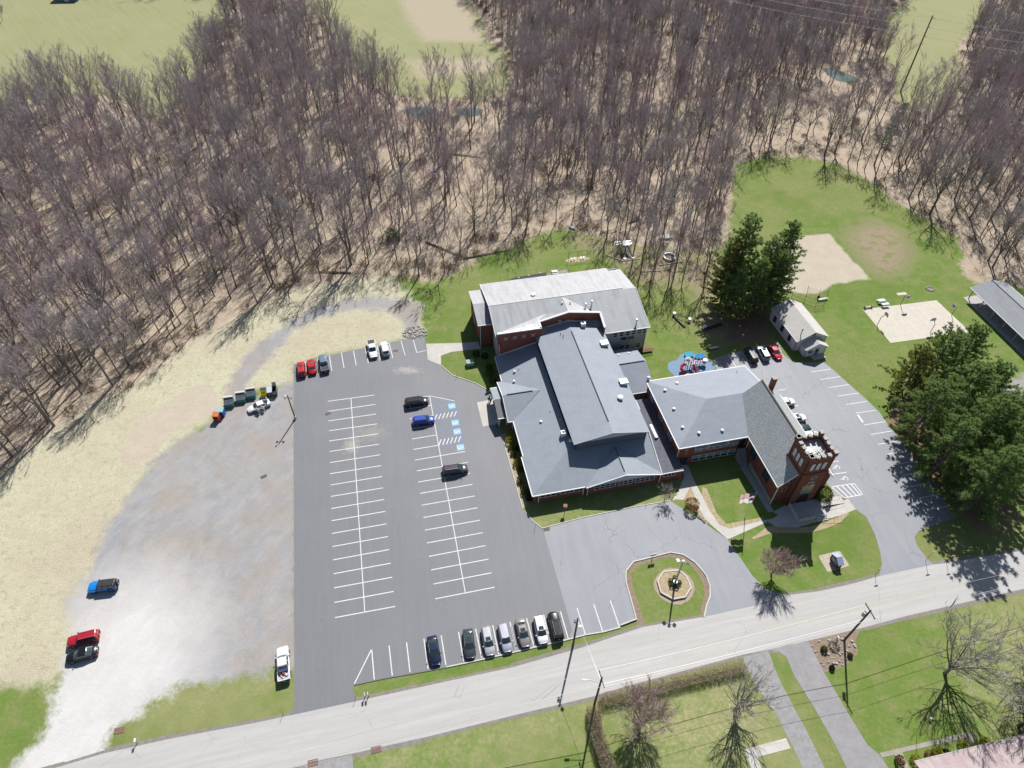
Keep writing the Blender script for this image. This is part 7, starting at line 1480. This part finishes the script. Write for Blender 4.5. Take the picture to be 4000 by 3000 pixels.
for f_ in (.3, .55, .85): p = sp[0].lerp(sp[2], f_)-Vector((sp[0].x, sp[0].y, 0)); q = MB(); q.tube([p, p+Vector((0, 0, .35))], [.2, .12], 8); q.build('vent', VENTW, t)
b = za(1012, 105); picnic((b.x, b.y, 0), TH, 'white picnic table in the fenced yard behind the gym', BENW, 1.6)
# wooden ramp deck at the gym corner
b = za(2010, 950); t = thing('timber_deck', 'small brown timber deck with railing at the gym corner', 'deck', b, TH)
for k in range(9): q = MB(); q.bx(-1.3, 1.3, -.4+k*.22, -.2+k*.22, .38, .42); q.build('board', RUST, t)
for k in range(10): q = MB(); q.bx(-1.3+k*.285, -1.25+k*.285, -.45, -.40, 0, 1.2); q.build('baluster', M('pale_timber', (.45, .38, .28)), t)
q = MB(); q.bx(-1.35, 1.35, -.47, -.37, 1.2, 1.28); q.build('handrail', RUST, t)
# ------------------------------------------------------------------ signs and small street furniture
b = zm(3160, 2100, 11.06)(1130, 1090); t = thing('brick_sign', 'brick monument sign with slanted top on the church lawn', 'sign', b, R(102))
SB = M('sign_brick', (.17, .06, .06), (.13, .045, .05), 4, .85)
q = MB(); q.prism([(-1.1, .42, 0), (1.1, .42, 0), (1.1, .42, 1.25), (0, .42, 1.95), (-1.1, .42, 1.25)], (0, -.84, 0)); q.build('body', SB, t)
q = MB(); q.prism([(-1.25, .55, 1.22), (0, .55, 2.04), (1.25, .55, 1.22), (1.25, .55, 1.34), (0, .55, 2.16), (-1.25, .55, 1.34)], (0, -1.1, 0)); q.build('cap', M('slate_blue_cap', (.38, .46, .62), (.32, .4, .55), 3, .5), t)
for s in (-1, 1): q = MB(); q.bx(-.75, .75, s*.45-.03, s*.45+.03, .5, 1.25); bd_ = q.build('notice_board', BLIND, t); q = MB(); q.bx(-.82, .82, s*.44-.03, s*.44+.03, .43, .5); q.bx(-.82, .82, s*.44-.03, s*.44+.03, 1.25, 1.32); q.build('frame', WHITE, bd_)
b = zm(2500, 2140, 6.9125)(325, 300); t = thing('lawn_sign', 'small white two panel sign on a post in the island', 'sign', b, TH)
q = MB(); q.tube([(0, 0, 0), (0, 0, 1.5)], .05, 6); q.build('post', IRON, t)
for s in (-.32, .32): q = MB(); q.bx(s-.28, s+.28, -.06, .0, 1.15, 1.85); q.build('panel', VENTW, t)
def mailbox(p, lab, m, rz=TH, box=(.24, .5, .26), two=False):
    t = thing('mailbox', lab, 'mailbox', p, rz)
    for i in range(2 if two else 1):
        q = MB(); q.bx(i*.5-.05, i*.5+.05, -.05, .05, 0, 1.05); q.build('post', TIMB, t); q = MB(); n = 8
        pts = [(i*.5-box[0]/2, -box[1]/2, 1.05), (i*.5+box[0]/2, -box[1]/2, 1.05)]+[(i*.5+box[0]/2*math.cos(math.pi*k/n), -box[1]/2, 1.05+box[2]*.6+box[0]/2*math.sin(math.pi*k/n)) for k in range(n+1)]; q.prism(pts, (0, box[1], 0)); q.build('box', m, t)
mailbox(Q[(1, 3)](945, 1045), 'pair of grey mailboxes by the car park entrance', GALV, two=True); mailbox(Q[(0, 3)](1190, 1440), 'white mailbox on the verge left of the car park entrance', VENTW); mailbox(Q[(3, 3)](585, 555), 'white mailbox at the edge of the roadside bed', VENTW)
b = Q[(2, 2)](455, 1105); t = thing('bird_feeder', 'brown box on a dark post in front of the hall', 'post box', b); q = MB(); q.tube([(0, 0, 0), (0, 0, 1.7)], .05, 6); q.build('post', IRON, t); q = MB(); q.bx(-.3, .3, -.25, .25, 1.7, 2.1); q.prism([(-.36, -.3, 2.1), (.36, -.3, 2.1), (.36, .3, 2.25), (-.36, .3, 2.25)], .06); q.build('box', M('orange_timber', (.42, .22, .12)), t)
for (zf, x, y, h_, lab) in ((Q[(3, 2)], 1362, 1525, 3.2, 'street name post at the church exit'), (Q[(3, 2)], 1542, 1545, 2.6, 'short sign post on the shaded verge'), (Q[(3, 2)], 925, 1650, 2.4, 'thin sign post left of the church exit')):
    b = zf(x, y); t = thing('sign_post', lab, 'sign', b, TH); q = MB(); q.tube([(0, 0, 0), (0, 0, h_)], .035, 6); q.build('post', IRON, t); q = MB(); q.bx(-.35, .35, -.02, .02, h_-.25, h_); q.build('blade', VENTW if h_ > 2.5 else GALV, t)
for (zf, x, y, lab) in ((Q[(2, 2)], 198, 1250, 'thin dark marker stake at the driveway corner of the hall'), (Q[(2, 2)], 1157, 1035, 'thin dark marker stake in the grass below the hall windows'), (Q[(1, 3)], 860, 1065, 'dark marker rod at the car park entrance right side'), (Q[(1, 3)], 235, 1198, 'dark marker rod at the car park entrance left side'), (Q[(1, 1)], 1735, 1595, 'thin stake in the grass by the gym walk kerb')):
    b = zf(x, y); t = thing('marker_stake', lab, 'stake', b); q = MB(); q.tube([(0, 0, -.1), (.1, .05, 1.3)], .03, 5); q.build('rod', IRON, t); q = MB(); q.bx(.06, .16, .03, .07, 1.2, 1.32); q.build('reflector', M('orange_rim'), t)
for (u_, v_, lab) in ((16.95, 97.2, 'short dark post with white globe at the far canopy corner'), (16.95, 89.6, 'short dark post with white globe at the near canopy corner')):
    t = thing('globe_post', lab, 'lamp post', (u_*math.cos(TH)-v_*math.sin(TH), u_*math.sin(TH)+v_*math.cos(TH), .03)); q = MB(); q.tube([(0, 0, 0), (0, 0, .15), (0, 0, .3)], [.22, .2, .1], 10); q.build('base', M('brick_red_base', (.35, .1, .08)), t); q = MB(); q.tube([(0, 0, .3), (0, 0, 1.3)], .08, 8); q.build('post', IRON, t); q = MB(); q.blob((0, 0, 1.45), (.2, .2, .2), 10, 7); q.build('globe', VENTW, t, True)
# air unit box on the gym lawn
b = za(100, 1090); t = thing('utility_cabinet', 'pale green utility cabinet in the gym shadow', 'cabinet', b, TH); q = MB(); q.bx(-.8, .8, -.6, .6, 0, 1.0); q.build('cabinet', M('pale_green_steel', (.34, .45, .40)), t); q = MB(); q.bx(-.85, .85, -.65, .65, 1.0, 1.08); q.build('lid', M('pale_green_steel'), t)
b = q21(2105, 260) if False else Q[(3, 3)](1395, 1240); t = thing('lawn_ornament', 'small white ornament on the lower right lawn', 'ornament', b); q = MB(); q.tube([(0, 0, 0), (0, 0, .4)], [.16, .1], 8); q.build('pedestal', VENTW, t); q = MB(); q.blob((0, 0, .52), (.2, .2, .16), 10, 6); q.build('bowl', VENTW, t)
# inlet grates by the road
for (zf, x, y, lab) in ((Q[(0, 3)], 1030, 1335, 'rusty drain grate beside the gravel entrance'), (Q[(1, 3)], 1038, 1500, 'rusty drain grate on the south verge'), (Q[(1, 3)], 492, 1615, 'small concrete inlet by the culvert')):
    b = zf(x, y); t = thing('verge_drain', lab, 'drain', b, TH); q = MB(); q.bx(-.75, .75, -.45, .45, 0, .06); q.build('frame', M('rusty_iron', (.28, .15, .11)), t)
    for k in range(5): q = MB(); q.bx(-.6+k*.28, -.48+k*.28, -.38, .38, .06, .08); q.build('bar', IRON, t)
# person in a yellow top walking to the entrance
def person(loc, rz, top, trousers, lab):
    t = thing('person', lab, 'person', loc, rz)
    me = bpy.data.meshes.new('body'); J = {'pelvis': (0, 0, .95, .15), 'chest': (0, .02, 1.32, .165), 'neck': (0, .02, 1.50, .06), 'head': (0, .05, 1.66, .10), 'htop': (0, .05, 1.74, .07)}
    vs = [(0, 0, .95), (0, .01, 1.15), (0, .02, 1.38), (0, .02, 1.50), (0, .05, 1.62), (0, .05, 1.74)]; rad = [(.17, .12), (.15, .11), (.19, .12), (.055, .055), (.085, .10), (.06, .07)]; ed = [(0, 1), (1, 2), (2, 3), (3, 4), (4, 5)]
    for s in (-1, 1):
        n = len(vs); st = .16*s
        vs += [(s*.10, 0, .88), (s*.11, st*.5+.03, .50), (s*.11, st, .09), (s*.12, st+.17, .04)]; rad += [(.09, .10), (.065, .07), (.05, .05), (.045, .03)]; ed += [(0, n), (n, n+1), (n+1, n+2), (n+2, n+3)]
        n = len(vs); vs += [(s*.20, .02, 1.40), (s*.26, -.05*s, 1.13), (s*.25, .10*-s+.08, .90), (s*.25, .12*-s+.10, .80)]; rad += [(.065, .065), (.05, .05), (.038, .038), (.04, .03)]; ed += [(2, n), (n, n+1), (n+1, n+2), (n+2, n+3)]
    me.from_pydata(vs, ed, []); o = obj('body', me, t); sk = o.modifiers.new('skin', 'SKIN'); sb = o.modifiers.new('sub', 'SUBSURF'); sb.levels = sb.render_levels = 2
    for i, r_ in enumerate(rad): me.skin_vertices[0].data[i].radius = r_
    me.skin_vertices[0].data[0].use_root = True
    k = NB('clothes_'+str(int(loc[0]))); ps = k.n('ShaderNodeTexCoord').outputs['Object']; sx = k.n('ShaderNodeSeparateXYZ'); k.L(ps, sx.inputs[0])
    c_ = k.mix(k.math('GREATER_THAN', sx.outputs[2], .94), trousers, top); c_ = k.mix(k.math('GREATER_THAN', sx.outputs[2], 1.49), c_, (.45, .28, .2)); ax = k.math('ABSOLUTE', sx.outputs[0]); hd = k.math('MULTIPLY', k.math('GREATER_THAN', ax, .2), k.math('LESS_THAN', sx.outputs[2], 1.0)); c_ = k.mix(hd, c_, (.45, .28, .2)); c_ = k.mix(k.math('LESS_THAN', sx.outputs[2], .08), c_, (.05, .04, .04)); k.col(c_); k.set(.8, .2); me.materials.append(k.mat)
    q = MB(); q.blob((0, .035, 1.70), (.105, .12, .11), 10, 6); q.build('hair', M('dark_hair', (.05, .035, .025)), t)
    for s in (-1, 1): q = MB(); q.blob((s*.035, .145, 1.655), (.012, .008, .01), 6, 4); q.build('eye', DARK, t)
    q = MB(); q.blob((0, .155, 1.63), (.014, .02, .022), 6, 4); q.build('nose', M('skin_tone', (.45, .28, .2)), t)
pz = zm(1860, 1470, 6.635)(372, 470); person((pz.x, pz.y, .03), R(200), (.62, .50, .04), (.03, .035, .06), 'person in yellow top and dark trousers near the hall entrance')
# far house at the top edge
b = G(262, 6); t = thing('far_shed', 'dark blue roofed shed far off at the upper left edge', 'shed', (b.x, b.y, 0), R(5)); q = MB(); q.bx(-5, 5, 0, 8, 0, 3); q.build('wall', BLIND, t); q = MB(); q.prism([(-5.5, -.5, 3), (5.5, -.5, 3), (5.5, 4, 5), (-5.5, 4, 5)], .2); q.build('roof', FLATR, t); q = MB(); q.prism([(-5.5, 8.5, 3), (-5.5, 4, 5), (5.5, 4, 5), (5.5, 8.5, 3)], .2); q.build('roof', FLATR, t); q = MB(); q.bx(-1, 1, -.06, 0, 0, 2.3); q.build('door', WHITE, t)
# white boulder-like stone by the gravel lane
b = zm(3440, 1220, 3.95)(1860, 1215); t = thing('large_boulder', 'big white rock beside the gravel lane under the pines', 'boulder', b); q = MB(); q.blob((0, 0, .5), (2.2, 1.1, .9), 12, 7, .15, rk); q.build('stone', M('white_rock', (.6, .6, .58), (.42, .42, .42), 1.5), t); q = MB(); q.blob((-2.4, .4, .25), (.9, .6, .45), 9, 5, .2, rk); q.build('stone', M('white_rock'), t)
# fallen logs in the wood
for i, (x0, y0, x1, y1) in enumerate(((1665, 945, 1785, 995), (1810, 1010, 1990, 975), (1750, 600, 1880, 615), (2460, 870, 2500, 855), (1370, 1065, 1230, 1062))):
    a, c_ = G(x0, y0, .2), G(x1, y1, .2); t = thing('fallen_log', ['fallen trunk across the glade behind the loop', 'long pale fallen trunk at the lawn edge left of the gym', 'fallen trunk near the left pond', 'short log behind the playground', 'fallen limb at the wood edge above the loop'][i], 'log', (a.x, a.y, 0)); q = MB(); d = c_-a; q.tube([Vector((0, 0, .2)), d*.5+Vector((0, 0, .32)), d+Vector((0, 0, .2))], [.24, .19, .1], 8); q.build('trunk', PALEB if i == 1 else BARK, t)
    q = MB(); q.tube([d*.6+Vector((0, 0, .25)), d*.75+Vector((.6, .5, .9))], [.08, .03], 5); q.tube([d*.8+Vector((0, 0, .25)), d*.95+Vector((-.5, .6, .7))], [.06, .02], 5); q.build('branch', BARK, t)
